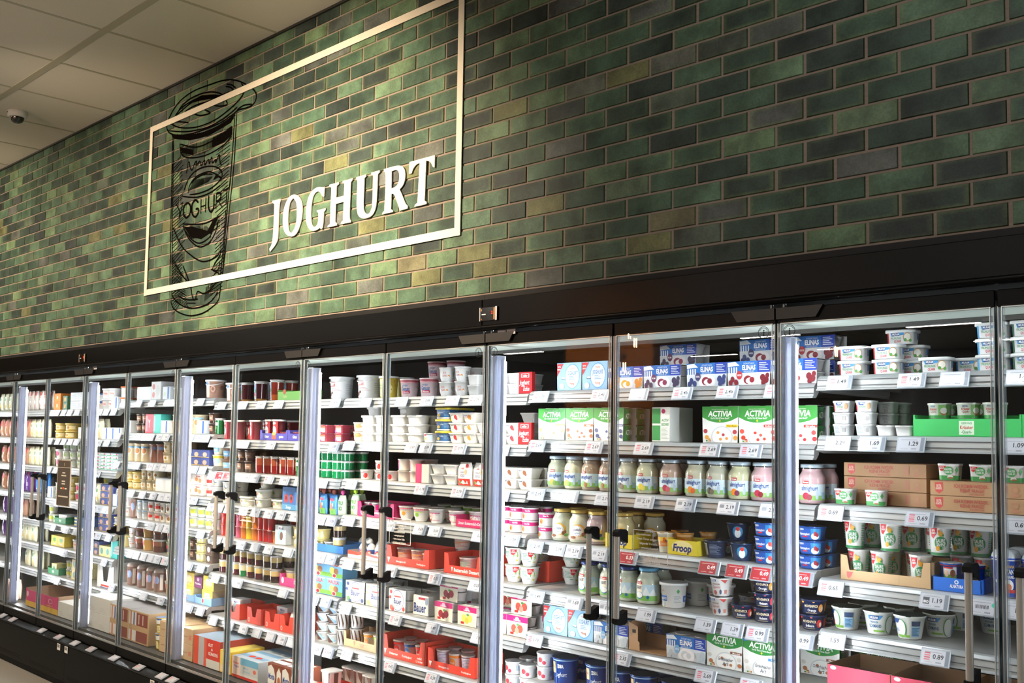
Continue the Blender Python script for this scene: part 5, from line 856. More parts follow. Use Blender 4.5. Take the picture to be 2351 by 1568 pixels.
kind('bc', 'blue carton with red cartoon-style figures', 'drink carton', 'drink_carton', carton, .12, .07, .12, '3f78c0', [('e', -.4, .5, .3, .2, 'c83a34'), ('e', .4, .5, .3, .2, 'c83a34'), ('e', -.4, .52, .14, .09, '3a2a2a'), ('e', .4, .52, .14, .09, '3a2a2a'), ('r', -1, 0, 1, .25, '5f9fd0'), ('t', 0, .13, .12, 'ffffff', 'Zwerge', .8, .8)]); K['bc']['desc'] = 'blue carton with round red shapes'
for c, ds, hx in (('cr1', 'red', 'd81f22'), ('cpk', 'pink', 'd8628a'), ('cor', 'orange', 'e8862a'), ('cye', 'yellow', 'ecd02a'), ('cpy', 'pale yellow', 'ecd98a'), ('cdr', 'dark red', 'a8182a'), ('cli', 'lime green', '8ab82f'), ('cpu', 'purple', '5a2f86'), ('cgr', 'bright green', '4ac832'), ('cpg', 'pale green', 'b4cc8a')):
    cup(c, ds+' jelly fromage pot', .05, .062, hx, [('r', -.2, .05, -.05, .9, 'f0d8d0')] if c == 'cr1' else (), taper=.84, lid=('foil', 'cfcfcc'), obj='jelly_pot', cat='jelly pot'); K[c]['desc'] = ds+' glossy small pot'
cup('ly', 'two-layer cream and cherry pot', .07, .07, 'c8a86a', [('r', -.95, .12, -.45, .92, 'e9dcc8'), ('e', -.7, .3, .16, .14, 'c8202e')], taper=.84, clear=[(.5, '4a1420'), (.9, 'd8c080')], lid=('foil', 'd0ccc4'), obj='layered_dessert', cat='layered dessert')
cup('lb', 'two-layer cream and chocolate pot', .07, .07, 'c8a86a', [('r', -.95, .12, -.6, .92, 'e9dcc8'), ('r', -.9, .2, -.7, .5, 'e9a03a')], taper=.84, clear=[(.5, '2c1a16'), (.9, 'd4bc84')], lid=('foil', 'd0ccc4'), obj='layered_dessert', cat='layered dessert')
cup('lg', 'two-layer cream and green pot', .07, .07, 'c8a86a', [('r', -.95, .12, -.5, .92, 'dfe8d8')], taper=.84, clear=[(.5, '1a7a44'), (.9, 'e0dcc0')], lid=('foil', 'd0ccc4'), obj='layered_dessert', cat='layered dessert')
cup('yp', 'yellow vanilla pot with white oval', .088, .05, 'ecd98a', [('e', 0, .5, .45, .32, 'f2f2ee'), ('r', .8, .2, 1.1, .8, 'c9c9c0')], d=.07, r=.02, taper=.84, lid=('foil', 'cfc9b0'), obj='pudding_pot', cat='pudding pot')
cup('cp', 'brown chocolate pot with white oval', .088, .05, '6f584f', [('e', .2, .5, .42, .32, 'e6e9ec'), ('r', -1.0, .2, -.6, .8, 'c9d0d6')], d=.07, r=.02, taper=.84, lid=('foil', '8f8a86'), obj='pudding_pot', cat='pudding pot')
kind('yv', 'yellow pudding twin pack', 'pudding carton', 'pudding_carton', carton, .12, .1, .08, 'ecd05a', [('e', 0, .5, .7, .3, 'f6ecb8'), ('t', 0, .75, .16, 'ffffff', 'Vanille', 1.0, .8), ('t', 0, .3, .13, 'b8862a', 'Pudding', .9, .6)], side='b4a888')
kind('vp', 'violet pudding twin pack', 'pudding carton', 'pudding_carton', carton, .09, .1, .065, '8a4a7a', [('t', 0, .4, .2, 'ffffff', 'Paradies', 1.5, .8), ('e', 0, .75, .3, .16, 'd8c0d4')], side='5f4a5a')
kind('ta', 'light blue display tray with round logo', 'display tray', 'display_tray', tray, .2, .14, .045, '8fb8e4', [('e', .0, .022, .14, .018, 'e9e4ec'), ('e', .0, .022, .1, .013, 'c84a5a')], front=.8, corner=.02)
kind('tbl', 'blue display tray', 'display tray', 'display_tray', tray, .3, .14, .045, '3f7fc8', (), front=.8, corner=0)
kind('tpk', 'pink display tray with white script', 'display tray', 'display_tray', tray, .25, .14, .06, 'd83a8a', [('e', -.75, .028, .1, .016, 'f3dce8'), ('t', .3, .028, .02, 'ffffff', 'Duo', .4, 1)], front=.75, corner=.025)
def choc(): return [('r', -1, 0, 1, 1, 'dfeaf0'), ('e', 0, .5, .5, .3, '9fd0e8'), ('e', .2, .45, .3, .22, '7a5040'), ('t', .1, .85, .12, '5a4a90', 'Milch', .8)]
kind('sc', 'white-blue milk slice carton', 'snack carton', 'snack_carton', carton, .1, .07, .1, 'e9eef0', choc(), side='c9cfd2')
kind('tr', 'red display tray with low front', 'display tray', 'display_tray', tray, .14, .16, .085, 'e0412a', [('e', -.7, .018, .12, .012, 'f3d8d0'), ('e', -.7, .018, .08, .008, 'e0412a')], front=.42, corner=.055)
kind('trl', 'long red tray with white script', 'display tray', 'display_tray', tray, .30, .17, .085, 'dd3f2c', [('p', [(-.95, .03), (-.82, .03), (-.9, .004)], 'f3e4e0'), ('t', -.3, .016, .008, 'ffffff', 'Sahne-Joghurt mild', .45, .6), ('r', .3, .0, .304, .034, 'b8301f'), ('t', .65, .016, .008, 'ffffff', 'Fruchtjoghurt', .4, .6)], front=.4, corner=.04)
kind('trb', 'red tray lettered Buttermilch Dessert', 'display tray', 'display_tray', tray, .24, .17, .085, 'dd3f2c', [('p', [(-.6, .028), (-.5, .028), (-.56, .006)], 'f3e4e0'), ('t', .2, .017, .015, 'ffffff', 'Buttermilch Dessert', 1.3, 1)], front=.4, corner=.035)
kind('trf', 'red tray lettered Fettarmer Fruchtjoghurt', 'display tray', 'display_tray', tray, .30, .18, .10, 'e0462f', [('p', [(-.92, .036), (-.8, .036), (-.88, .006)], 'f3e4e0'), ('t', -.45, .02, .010, 'ffffff', 'Fettarmer', .4, .8), ('r', -.1, 0, -.096, .04, 'b8301f'), ('t', .18, .02, .010, 'ffffff', 'Fruchtjoghurt', .45, .8), ('r', .5, 0, .504, .04, 'b8301f'), ('t', .75, .026, .010, 'ffffff', 'mild', .2, .8), ('t', .75, .012, .009, 'ffffff', '1,5 % Fett', .3, .8)], front=.4, corner=.04)
kind('tm', 'magenta display tray with round logo', 'display tray', 'display_tray', tray, .28, .15, .07, 'c42466', [('e', -.72, .02, .09, .014, 'f0d8e4'), ('e', -.72, .02, .06, .01, 'c42466'), ('t', .1, .022, .011, 'f3e4ec', 'Klassischer', .5, .8), ('e', .8, .02, .08, .012, 'f0d8e4')], front=.5, corner=.035)
kind('tmb', 'magenta tray lettered Buttermilch-Dessert', 'display tray', 'display_tray', tray, .2, .15, .05, 'b8245e', [('t', 0, .017, .012, 'f3dce6', 'Unser Buttermilch-Dessert', 1.7, .6, .15)], front=.65, corner=0)
kind('tc', 'brown card tray with red print', 'display tray', 'display_tray', tray, .26, .15, .07, 'c9a981', [('p', [(-.4, .03), (-.28, .03), (-.35, .006)], 'd8705f'), ('t', .1, .022, .006, 'cc6f5c', 'ICH KOMM', .25), ('t', .1, .013, .006, 'cc6f5c', 'WIEDER', .2), ('r', -.2, 0, -.196, .035, '9a7c58'), ('r', .4, 0, .404, .035, '9a7c58')], front=.5, corner=.02)
kind('te', 'red-white egg tray with wavy top', 'display tray', 'display_tray', tray, .26, .12, .035, 'e9e4e2', [('p', [(-1, .034), (-.4, .03), (0, .038), (.5, .026), (1, .022), (1, .012), (.4, .016), (0, .024), (-.4, .014), (-1, .016)], 'd8402f'), ('t', .05, .022, .010, 'd8402f', 'Kinder', .3, 1), ('t', .05, .010, .009, 'd8402f', 'WiniWiki', .3, 1)], front=.85, corner=0)
kind('ty', 'yellow tray with navy cursive lettering', 'display tray', 'display_tray', tray, .125, .12, .052, 'ddc932', [('e', .0, .028, .7, .021, 'f0e2a0'), ('t', .0, .024, .024, '24306e', 'Froop', 1.25, 2.2, .15)], front=.98, corner=0)
K['tl']['k']['inner'] = '3f3c90'
kind('tkg', 'green tray lettered Kräuter-Quark', 'display tray', 'display_tray', tray, .30, .11, .062, '3fbf64', [('r', -.12, .005, .16, .044, 'dff2dc'), ('t', .02, .038, .006, '4b9a5e', 'GERVAIS', .2), ('t', .02, .026, .010, 'c8362f', 'Kräuter', .24, .6), ('t', .02, .013, .008, '4b9a5e', '-Quark-', .2)], front=.8, corner=.006)
def mcase(w, d, h, col, prints):
    mb = MB(); mb.box(-w/2, -d/2, 0, w/2, d/2, h, mat(col, .6), .0012); p = MB(); printer(p, flat(w, d, 1), prints, w, 1, 9)
    return mb, [('printed_front', p)], w, d, h+.001
def divider(w, d, h, col, wall=.6):
    mb = MB(); c = mat(col, .6); mb.box(-w/2, -d/2, 0, w/2, d/2, .002, c)
    pts = [(-d/2, .002), (d/2, .002), (d/2, h*.9), (d/2-.03, h*.9), (d/2-.04, h), (-d/2+.02, h), (-d/2, h*.85)]
    mb.prism(pts, 'x', -w/2, -w/2+.002, c); mb.box(-w/2+.002, d/2-.002, .002, w/2, d/2, h*.5, c)
    mb.prism([(-w/2, .002), (-w/2+.05, .002), (-w/2+.05, h*.3), (-w/2+.042, h*.35), (-w/2+.042, h*.85), (-w/2, h)], 'y', -d/2, -d/2+.002, c)
    k = mat('2a2018', .8); mb.box(-w/2+.018, -d/2-.0004, h*.62, -w/2+.034, -d/2, h*.74, k)
    return mb, [], w, d, h
kind('cs', 'brown quark shipping case with red print', 'shipping case', 'shipping_case', mcase, .262, .2, .042, CARD, ICH(.040))
kind('tss', 'brown card tray with high left corner', 'display tray', 'display_tray', tray, .28, .165, .075, 'c2a076', [('p', [(-.85, .025), (-.7, .025), (-.74, .012), (-.8, .004), (-.84, .01)], 'd0504a'), ('r', .32, .0, .325, .028, '8f734f')], front=.4, corner=.03)
kind('tal', 'blue tray with white flower logo', 'display tray', 'display_tray', tray, .135, .1, .04, '1f6fd8', [('e', .0, .028, .09, .006, 'e9f0f8'), ('e', .0, .028, .05, .003, '1f6fd8'), ('t', 0, .016, .009, 'ffffff', 'ALNATURA', .55, 1.2)], front=.95, corner=0)
K['tal']['desc'] = 'bright blue tray with white logo'
kind('tpb', 'pink-edged brown shipping tray', 'display tray', 'display_tray', tray, .2, .22, .095, 'd2405f', [('e', -.8, .085, .1, .006, 'f0d8dc')], front=.98, inner='b08a64', corner=0)
cup('dd', 'clear-lidded dessert pot in tray', .072, .05, 'cfd2d0', [('r', -3, .8, 3, .95, 'c84a5a')], d=.06, r=.02, taper=.84, lid=('foil', 'b48a94'), lidp=[(0, 0, .6, .4, 'c0405a', 0), (.1, 0, .4, .2, 'e8d8c0', 1)], obj='dessert_pot', cat='dessert pot')
cup('fr', 'clear cup of orange froop yoghurt', .063, .07, 'ecebe0', [('r', -3, .32, 3, .6, 'ef9a4a'), ('r', -3, .6, 3, .78, 'f0c848'), ('e', .2, .65, .2, .12, 'e8762a'), ('t', .55, .6, .13, '24306e', 'Froop', .5, 1.6, .2), ('r', -.7, .35, -.4, .6, 'e8e4dc'), ('t', .1, .42, .1, 'f8f0e0', 'ZITRONE', .6, .6)], taper=.72, lid=('foil', 'd8a860'), obj='froop_cup')
K['fr']['obj'] = 'yoghurt_cup'; K['fr']['desc'] = 'orange-banded cup with clear upper wall'
cup('fr2', 'yellow-orange peach cup', .063, .07, 'e0a23a', [('r', -3, .8, 3, 1, 'c8a070'), ('e', .1, .5, .5, .2, 'b8402f'), ('t', .3, .35, .15, '24306e', 'Froop', .6, 1.6, .2)], taper=.72, lid=('foil', '6a5040'))
# crates and left side
kind('gc', 'big red case with diagonal white lettering', 'shipping case', 'shipping_case', carton, .28, .4, .15, 'd83a2a', [('r', -1, 0, -.62, 1, 'e0512f'), ('r', -.62, .0, -.2, 1, 'bcbcc4'), ('r', -.2, 0, .0, 1, 'e4604a'), ('r', .0, 0, 1, .3, 'd6d6d4'), ('r', .0, .96, 1, 1, 'd83a2a'), ('t', .3, .8, .1, 'ffffff', 'GUT', .35, 1.4), ('t', .42, .66, .08, 'ffffff', '&', .15, 1.4), ('t', .5, .5, .1, 'ffffff', 'GÜNSTIG', .7, 1.4)], top='8fa4b8', side='9c3428')
kind('kp', 'white-red milk snack case', 'shipping case', 'shipping_case', carton, .25, .38, .105, 'd9dee2', [('r', -1, .05, -.35, 1, 'e9d0c8'), ('t', -.68, .7, .1, 'd83a2f', 'Kinder', .45, 1.2), ('t', -.66, .55, .1, '5a6ab4', 'Pingui', .45, 1), ('r', -.35, .6, 1, 1, '6fb4dc'), ('r', -.35, .25, 1, .68, 'c9ccd0'), ('t', .1, .56, .1, '7ab4d8', 'Milch-', .4, .8), ('t', .15, .4, .1, '7ab4d8', 'Schnitte', .55, .8), ('r', -1, 0, 1, .14, 'c83022'), ('e', .75, .5, .12, .1, 'd86a5a')], top='b8c8d8', topp=[('r', -.9, .1+.22*i, .9, .2+.22*i, '7fa8cc') for i in range(4)]+[('e', -.2+.5*i, .15, .2, .04, 'd8402f') for i in range(2)])
kind('mo', 'brown-white chocolate dessert case', 'shipping case', 'shipping_case', carton, .125, .14, .125, '8a4a34', [('p', [(-.95, .1), (-.95, .85), (-.5, .95), (-.1, .8), (.1, .5), (-.1, .05)], 'eef0f0'), ('t', -.45, .5, .22, '2a4aa0', 'Monte', .9, 1.6, .2), ('p', [(.3, .1), (.3, .7), (.6, .9), (.9, .7), (.9, .1)], 'eef0f0'), ('e', .6, .4, .2, .15, 'b8683f')], top='6f3f30', topp=[('r', -.9, .15, .9, .45, 'e9ecec'), ('r', -.9, .6, .9, .85, 'e9ecec')], side='8a4a34')
kind('yx', 'yellow pudding case', 'shipping case', 'shipping_case', carton, .11, .2, .115, 'ecc43a', [('r', -.9, .05, .9, .35, 'f0d8a8'), ('e', .2, .6, .4, .2, 'e08a3a'), ('r', -.9, .36, -.1, .95, 'f0d86a'), ('e', .5, .65, .25, .14, '4a6ab8')], top='e0d070')
kind('pc', 'pink and yellow open shipping case', 'shipping case', 'shipping_case', tray, .58, .48, .125, 'd83f80', [('r', -1, 0, 1, .038, 'e8bc3a'), ('e', .55, .078, .13, .017, 'f0b8cc'), ('e', .55, .078, .1, .012, 'd83f80'), ('e', -.88, .085, .06, .02, 'f3dce4'), ('r', .3, .045, .7, .052, 'e89a5a')], front=.9, inner='a8866a', corner=.04)
kind('wx', 'plain white shipping case', 'shipping case', 'shipping_case', carton, .16, .2, .1, 'dfe2e2', lines(-.8, .3, .1, .4, 3, 'b4b8ba', .02), top='eef0f0')
kind('bz', 'brown case with small red print', 'shipping case', 'shipping_case', carton, .12, .2, .085, 'd2b48e', [('r', .3, .3, .8, .6, 'd88a74'), ('r', -.7, .45, .1, .5, 'a8845f')], top='b89a74')
kind('vc', 'case of yoghurt drink cups', 'shipping case', 'shipping_case', carton, .26, .3, .185, 'c4a47c', [('r', -.95, .55, -.2, .95, 'dfe0e4'), ('r', -.8, .55, -.7, .95, 'd8703a'), ('r', -.5, .55, -.38, .95, '4a5a94'), ('r', -.2, .55, .9, .95, '8a4034'), ('r', 0, .6, .1, .9, 'd8c0b8'), ('r', .4, .6, .5, .9, 'd8c0b8'), ('r', -.95, .05, -.2, .38, 'dfe0e4'), ('r', -.75, .05, -.6, .38, 'd8703a'), ('r', -.2, .05, .9, .38, '8a4034')], top='a8a8ac')
K['vc']['desc'] = 'brown case with windows of drink cups'
cup('vy', 'tall yellow vanilla drink cup', .075, .088, 'ecd25a', [('r', -3, .6, 3, .95, 'eef0f0'), ('e', 0, .9, .6, .05, '4a6ab8'), ('r', -.4, .1, .4, .5, 'f4eaae')]+lines(-.3, .3, .15, .45, 4, '8f8a5a', .02), taper=.8, lid=('foil', '8fa0c8'), obj='drink_cup', cat='drink cup')
cup('pt', 'peanut-beige pot with label', .08, .064, 'd8c9a4', [('r', -.6, .25, .6, .7, 'f0ead8'), ('e', 0, .5, .3, .14, 'b8863a')], taper=.84, lid=('foil', 'c9b998'), obj='dessert_pot', cat='dessert pot')
cup('pn', 'brown-beige pot with label', .08, .064, 'a88a78', [('r', -.6, .25, .6, .7, 'e6d8c8'), ('e', 0, .5, .3, .14, '8a4a3a')], taper=.84, lid=('foil', 'b09c90'), obj='dessert_pot', cat='dessert pot')
cup('rc2', 'brown mousse pot with red leaf', .105, .078, '6a4238', [('e', -.5, .7, .25, .16, 'c8303a'), ('r', -3, .0, 3, .4, '5a342c')], taper=.8, clear=[(.5, '5a342c'), (.9, '8a5a48')], lid=('foil', 'c9bfb8'), obj='mousse_pot', cat='mousse pot')
cup('yc2', 'custard mousse pot with red leaf', .105, .078, 'c8a468', [('e', -.5, .6, .3, .2, 'c8303a')], taper=.8, clear=[(.9, 'c89c58')], lid=('foil', 'd8d0c0'), obj='mousse_pot', cat='mousse pot')
cup('gc2', 'pale green mousse pot with red leaf', .085, .078, 'c4d09a', [('e', -.4, .6, .3, .2, 'c8303a'), ('e', -.3, .35, .25, .12, '6a4a8a')], taper=.8, lid=('foil', 'd8dcd0'), obj='mousse_pot', cat='mousse pot')
kind('pi', 'tall pink drink carton', 'drink carton', 'drink_carton', carton, .11, .07, .12, 'd8304a', [('t', 0, .5, .4, 'ffffff', 'Y', .5, 1), ('r', -.9, .1, -.4, .9, 'e87a8a')]); kind('tq', 'turquoise drink carton', 'drink carton', 'drink_carton', carton, .1, .07, .12, '3fb8b4', [('r', -.9, .1, -.5, .9, '8fd8d0')])
cup('cc', 'cream cup with ring print', .094, .114, 'ead8b4', [('e', 0, .6, .5, .2, 'f4f0e6'), ('e', 0, .6, .4, .15, 'c98a5a'), ('r', -1, .75, 1, .85, '7fb0dc')], taper=.88, lid=('foil', 'd8cfb8'))
cup('pc2', 'chocolate drink cup', .094, .114, '8a5a4c', [('r', -.9, .2, -.6, .9, 'd8c8c0'), ('r', .2, .7, .9, .85, '6a8ac0')], taper=.88, lid=('foil', 'a89488'))
cup('tb', 'white tub with red label', .09, .066, 'f0efed', [('r', -.6, .3, .5, .8, 'f3dcd4'), ('t', 0, .55, .2, 'c8463a', 'Feta', .8, .8)], taper=.9, lid=('cap', 'f3f4f4'), obj='dairy_tub', cat='dairy tub')
cup('tbo', 'white tub with orange lid', .08, .07, 'f0efed', [('r', -.6, .3, .5, .8, 'f3dcd4')], taper=.9, lid=('cap', 'e87a3a'), obj='dairy_tub', cat='dairy tub')
kind('ob', 'orange butter carton', 'butter carton', 'butter_carton', carton, .12, .08, .06, 'ee8426', [('r', -.2, .3, .2, .7, 'f3dcc0')], top='f09a3a'); kind('gb', 'green butter carton', 'butter carton', 'butter_carton', carton, .08, .08, .05, '2f6a44', [('e', 0, .5, .4, .3, 'e0a03a')]); kind('wbx', 'white cheese carton', 'cheese carton', 'cheese_carton', carton, .15, .08, .06, 'e6eaee', lines(-.8, .8, .2, .8, 3, 'b8c4d0', .05), top='f2f4f6')
cup('yt', 'yellow round cheese tub', .1, .05, 'e2c46a', [('r', -1.2, .2, 1.2, .75, 'f0e2b0'), ('e', 0, .45, .3, .2, 'b88a3a')], taper=.94, lid=('cap', 'ecd27a'), obj='cheese_tub', cat='cheese tub')
cup('gt', 'white cottage cheese cup, green print', .078, .056, 'eef2ee', [('r', -1, .3, 1, .8, 'cfe0c8'), ('e', 0, .5, .3, .2, '8fae6a')], taper=.8, lid=('foil', 'c9d4c9'), obj='cheese_cup', cat='cheese cup')
cup('pkc', 'white cup with pink label', .078, .058, 'f3eff0', [('e', .1, .5, .5, .3, 'd8507a')], taper=.8, lid=('cap', 'f3f4f4'), obj='cheese_cup', cat='cheese cup')
kind('bl', 'blue-and-white cream cheese pack', 'cheese pack', 'cheese_pack', carton, .1, .06, .08, 'e6ecf0', [('r', .3, .05, .7, .95, '2f62c0'), ('e', -.4, .4, .3, .2, 'c9dcc0')]); kind('nb', 'navy cheese tub stack', 'cheese pack', 'cheese_pack', carton, .1, .07, .045, '3a4a8a', [('e', 0, .4, .5, .3, 'd8a890'), ('r', -1, 0, 1, .08, 'e8c04a')]); K['nb']['desc'] = 'navy cheese carton with orange oval'
kind('cq', 'small striped cheese box', 'cheese box', 'cheese_box', carton, .07, .06, .022, 'cfdce6', [('r', -1, .2, 1, .5, '3f9a6a'), ('r', .2, .5, .8, .9, 'c8306a')]); kind('cqb', 'small blue cheese box', 'cheese box', 'cheese_box', carton, .07, .06, .022, '2f62a8', [('r', -1, .3, .2, .7, 'e6e070')])
kind('sl', 'white sliced cheese pack with green print', 'cheese pack', 'cheese_pack', bag, .1, .14, .035, 'e6e4c4', [('r', -.5, .5, .5, .8, 'f2f6f0'), ('e', 0, .65, .3, .1, '5aa060'), ('e', 0, .25, .4, .1, 'e8c86a')]); kind('sa', 'red-white sausage pack', 'sausage pack', 'sausage_pack', bag, .07, .15, .04, 'e6dcd2', [('r', -.6, .75, .6, .95, 'c83a34'), ('r', -.3, .2, .3, .7, 'd8683f'), ('r', -.5, .35, .5, .5, 'f3eee8')]); kind('sbr', 'rosy ham pack', 'ham pack', 'ham_pack', bag, .1, .14, .04, 'c89a80', [('r', -.6, .6, .6, .9, 'b8343a'), ('e', 0, .3, .5, .16, 'd8a48c')])
kind('spu', 'purple snack pack', 'snack pack', 'snack_pack', bag, .08, .15, .04, '6a3f9a', [('r', -.6, .3, .6, .5, 'c8b0e0'), ('r', -.6, .85, .6, 1, 'b83a5a')]); kind('sbl', 'bright blue snack pack', 'snack pack', 'snack_pack', bag, .07, .15, .04, '2f8ad8', [('r', -.3, .2, .3, .8, 'e6f0f8')])
kind('bg2', 'green sprayed butter pack', 'butter pack', 'butter_pack', carton, .12, .07, .075, 'e0c838', [('e', 0, .6, .5, .2, '4f9a4a'), ('t', 0, .25, .2, 'ffffff', 'Rama', .8, 1)]); K['bg2']['desc'] = 'yellow margarine box with green oval'
kind('gn2', 'green display tray', 'display tray', 'display_tray', tray, .2, .1, .05, '2f8a5a', [('e', 0, .02, .2, .01, 'c9e0d0')], front=.8, corner=0)
kind('cw', 'pale yellow cube of butter', 'butter pack', 'butter_pack', carton, .09, .07, .07, 'e9dc9a', [('e', 0, .5, .5, .3, '5aa0a0')]); K['cw']['desc'] = 'pale yellow butter pack, teal oval'
kind('crs', 'white case with cut-out window', 'shipping case', 'shipping_case', tray, .26, .18, .15, 'dfe0dc', [('r', -.5, .01, .5, .022, 'c8403a'), ('r', -.6, .0, .6, .006, '3a4a8a')], front=.3, corner=.1)
cup('pl', 'brown glossy praline dome pot', .1, .12, '9a7468', [('e', -.6, .6, .5, .22, 'c85a4a'), ('e', 0, .6, .4, .2, '8aa0d0'), ('r', .5, .1, .9, .9, 'e6e0dc')], taper=.92, lid=('dome', 'b8a8a0'), obj='dessert_pot', cat='dessert pot')
kind('wh', 'white blank card box', 'carton', 'plain_carton', carton, .2, .08, .085, 'dfe3e6', ()); kind('pt2', 'orange-print twin box', 'dessert carton', 'dessert_carton', carton, .12, .08, .062, 'f0e4da', [('e', -.3, .5, .3, .2, 'e88a4a'), ('e', .4, .4, .3, .2, 'e8a06a'), ('t', 0, .8, .15, 'c8463a', 'Milchreis', .8)])
kind('rb', 'round-print white gift box', 'dessert carton', 'dessert_carton', carton, .13, .09, .115, 'e6e6e8', [('e', -.5, .72, .28, .16, 'c8706a'), ('e', -.5, .28, .28, .16, 'c8706a'), ('e', .4, .5, .4, .3, 'cfd2d0')]); K['rb']['desc'] = 'white carton with two rose circles'
cup('gw', 'blue lidded white tub', .09, .05, 'f0efed', [('r', -.6, .2, .5, .7, 'e6cfc0')], taper=.9, lid=('cap', '2f5fa8'), obj='dairy_tub', cat='dairy tub')
cup('sl2', 'white milk rice pot, blue brim', .068, .058, 'eef2f6', [('r', -3, .8, 3, 1, '8fb8d8'), ('e', 0, .4, .4, .2, 'c8dcea')], taper=.82, lid=('foil', 'b8c8d4'))
cup('cf', 'white cup with red fruit ribbon', .068, .058, 'f0eeee', [('r', -1, .3, .9, .6, 'd0403a'), ('e', .1, .7, .3, .12, 'e89a8a')], taper=.8, lid=('foil', 'd0c8c8'))
cup('cn', 'white cup with brown nut print', .068, .058, 'f0eee8', [('e', .2, .4, .35, .2, '9a6a48'), ('t', -.1, .7, .16, '8a2a4a', 'JOGI', .7, .6)], taper=.8, lid=('foil', 'd0ccc4'))
cup('cl', 'white cup with lime green print', .068, .058, 'eff2ea', [('r', -1, .3, .9, .75, 'c8d86a'), ('e', .1, .5, .3, .16, 'e8d23a')], taper=.8, lid=('foil', 'd0d4c4'))
kind('bp', 'blue-white foil bar pack', 'snack pack', 'snack_pack', bag, .07, .1, .035, 'd8d2c6', [('r', -.8, .3, .8, .65, '3a5ab0'), ('r', -.6, .1, .6, .3, 'b8a894')])
kind('rd', 'torn open brown shipping tray', 'card tray', 'card_tray', divider, .165, .1, .1, CARD); kind('rs', 'narrow brown card strip', 'card divider', 'card_divider', carton, .012, .08, .09, CARD)
# ------------------------------------------------------------------ stock: where every product stands
PROTO = {}
def proto(code):
    if code not in PROTO:
        k = K[code]; r, parts, w, d, h = k['fn'](*k['a'], **k['k'])
        PROTO[code] = (r.mesh(k['obj']), [(p[0], p[1].mesh(p[0])) for p in parts], w, d, h)
    return PROTO[code]
def bay_of(x): return max(0, min(7, int((2.5-x)//1.25)))
ITEMS = []
def Zs(b, i):
    if i == 9: return ZDECK+.004
    l = SHELF[b]; return l[i] if i < len(l) else ZDECK+.004
def shelf(i, spec, front=None):
    """spec: 'code px[,px...] [sN stack] [rN rows] [oCM further back] [zMM up] [lN first level at] [aDEG]' ; separated by ';'"""
    for e in spec.split(';'):
        t = e.split()
        if not t: continue
        code, pxs = t[0], [float(v) for v in t[1].split(',')]; op = {v[0]: float(v[1:]) for v in t[2:]}
        rm, parts, w, d, h = proto(code)
        for px in pxs:
            yf = (YS+.0105 if front is None else front)+op.get('o', 0)/100
            z = 1.2; b = 0
            X = Xat(px, 1.3, yf)
            for _ in range(3):
                b = bay_of(X); z = Zs(b, i)+.001+op.get('z', 0)/1000; X = Xat(px, z+h*(op.get('l', 0)+.5), yf)
            a, c = modrange(b); X = max(a+w/2+.012, min(c-w/2-.012, X))
            ITEMS.append(dict(code=code, X=X, z=z, y=yf+d/2, w=w, d=d, h=h, b=b, i=i, s=int(op.get('s', 1)), r=int(op.get('r', 1)), l=op.get('l', 0), o=op.get('o', 0), a=op.get('a'), tray=K[code]['fn'] is tray))
exec_rows = []
# top shelf
shelf(0, '''mq 1950,2030 s2 r1; mq 2085 s2 o7.5; mq 2062 s1 l2 o4; mqk 2140; mqb 2210 s1 o3; mqb 2277 s3; mqg 2352 s3;
gg 1336,1388; asdx 1; eh 1402; ep 1497; er 1610; ebb 1706 ; ek 1803; ek 1873; ep 1556 o12 s2; ebb 1745 o12 s2; ek 1872 o12 s2; rs 1558;
la 760,818; ba 853 o3; ba 905 o9; ba 874; mu 921,966; mu 984 o11 s2; mu 1035 o12 s2; mu 1075 o12 s2; wq 1010,1046 s2 r2; wk 1082 s2 r2; wk 1165,1192 s2 r2; wk 1135 s2; re 1220;
cb 473,513; rg 545 o3; rg 583 r2; rgo 620 r2; tg 666; rg 650 o14; rg 690 o14;
tb 247,262 s2 r2; tbo 279 s2 r2; gw 233 s2; bl 285; wh 331; rb 358; bl 386 s1; tb 395; 
sa 62  r2; sa 70  r2; sa 80  r2; sa 92  r2; sa 102  r2; ob 131 s2 r2; gb 149 s2 r2; wbx 172,190 s2; ob 160 l1 o8 s1; sl 4,12,22,32 r2'''.replace('asdx 1;', ''))
# second shelf
shelf(1, '''sqb 1928 s2; sq 1928 l2 s1; sqb 1980 s2; sq 1980 l2 s1; sqg 1982,2030 o6 s3; sqg 2060 o12 s3; sqw 2030,2070; tkg 2222; kq 2146,2213,2275 z4 o.8 s2; kq 2146,2213 z4 o7 s2; tkg 2480;
am 1268; an 1335 r2; ab 1389 r2; ar 1473 o3; asd 1517; av 1588 o2; ap 1660 r2; as 1747 r2; ac 1853 r2;
rjl 733,774 s2 r2; cr 803 s2; wt 829,866 s3 r2; wt 854 l3 o4; wt 909,946 s3 r2; wt 927 l3 o4; wb 975; yb 1016 s3 r2; fc 1077 s3 r2; fa 1106 s3 r2; wf 1158,1180 s2 r2; fs 1199 s2; wf 1168 o9 s3; wf 1195 o9 s3; re 1224;
rgw 515,537,574,597,616 r2; tl 660,661; rjl 638,655,675 z4 o2 s1; rjl 710 s2 r2;
cc 431 s1; bl 465; dk 478 s2; cc 452; gg2 486; pi 343; tq 363; bl 375; cc 396; dk 312,325 s2 r2; bl 241,256,268 r2; bl 283 s1; sl 228 r2;
yt 127,150 s2 r2; yt 171 o9 s3; bl 186 s1; sbr 48,56 r3; sbr 66 r3; sl 84,94,103 r2; sl 114; sbr 3,13,22 r2''')
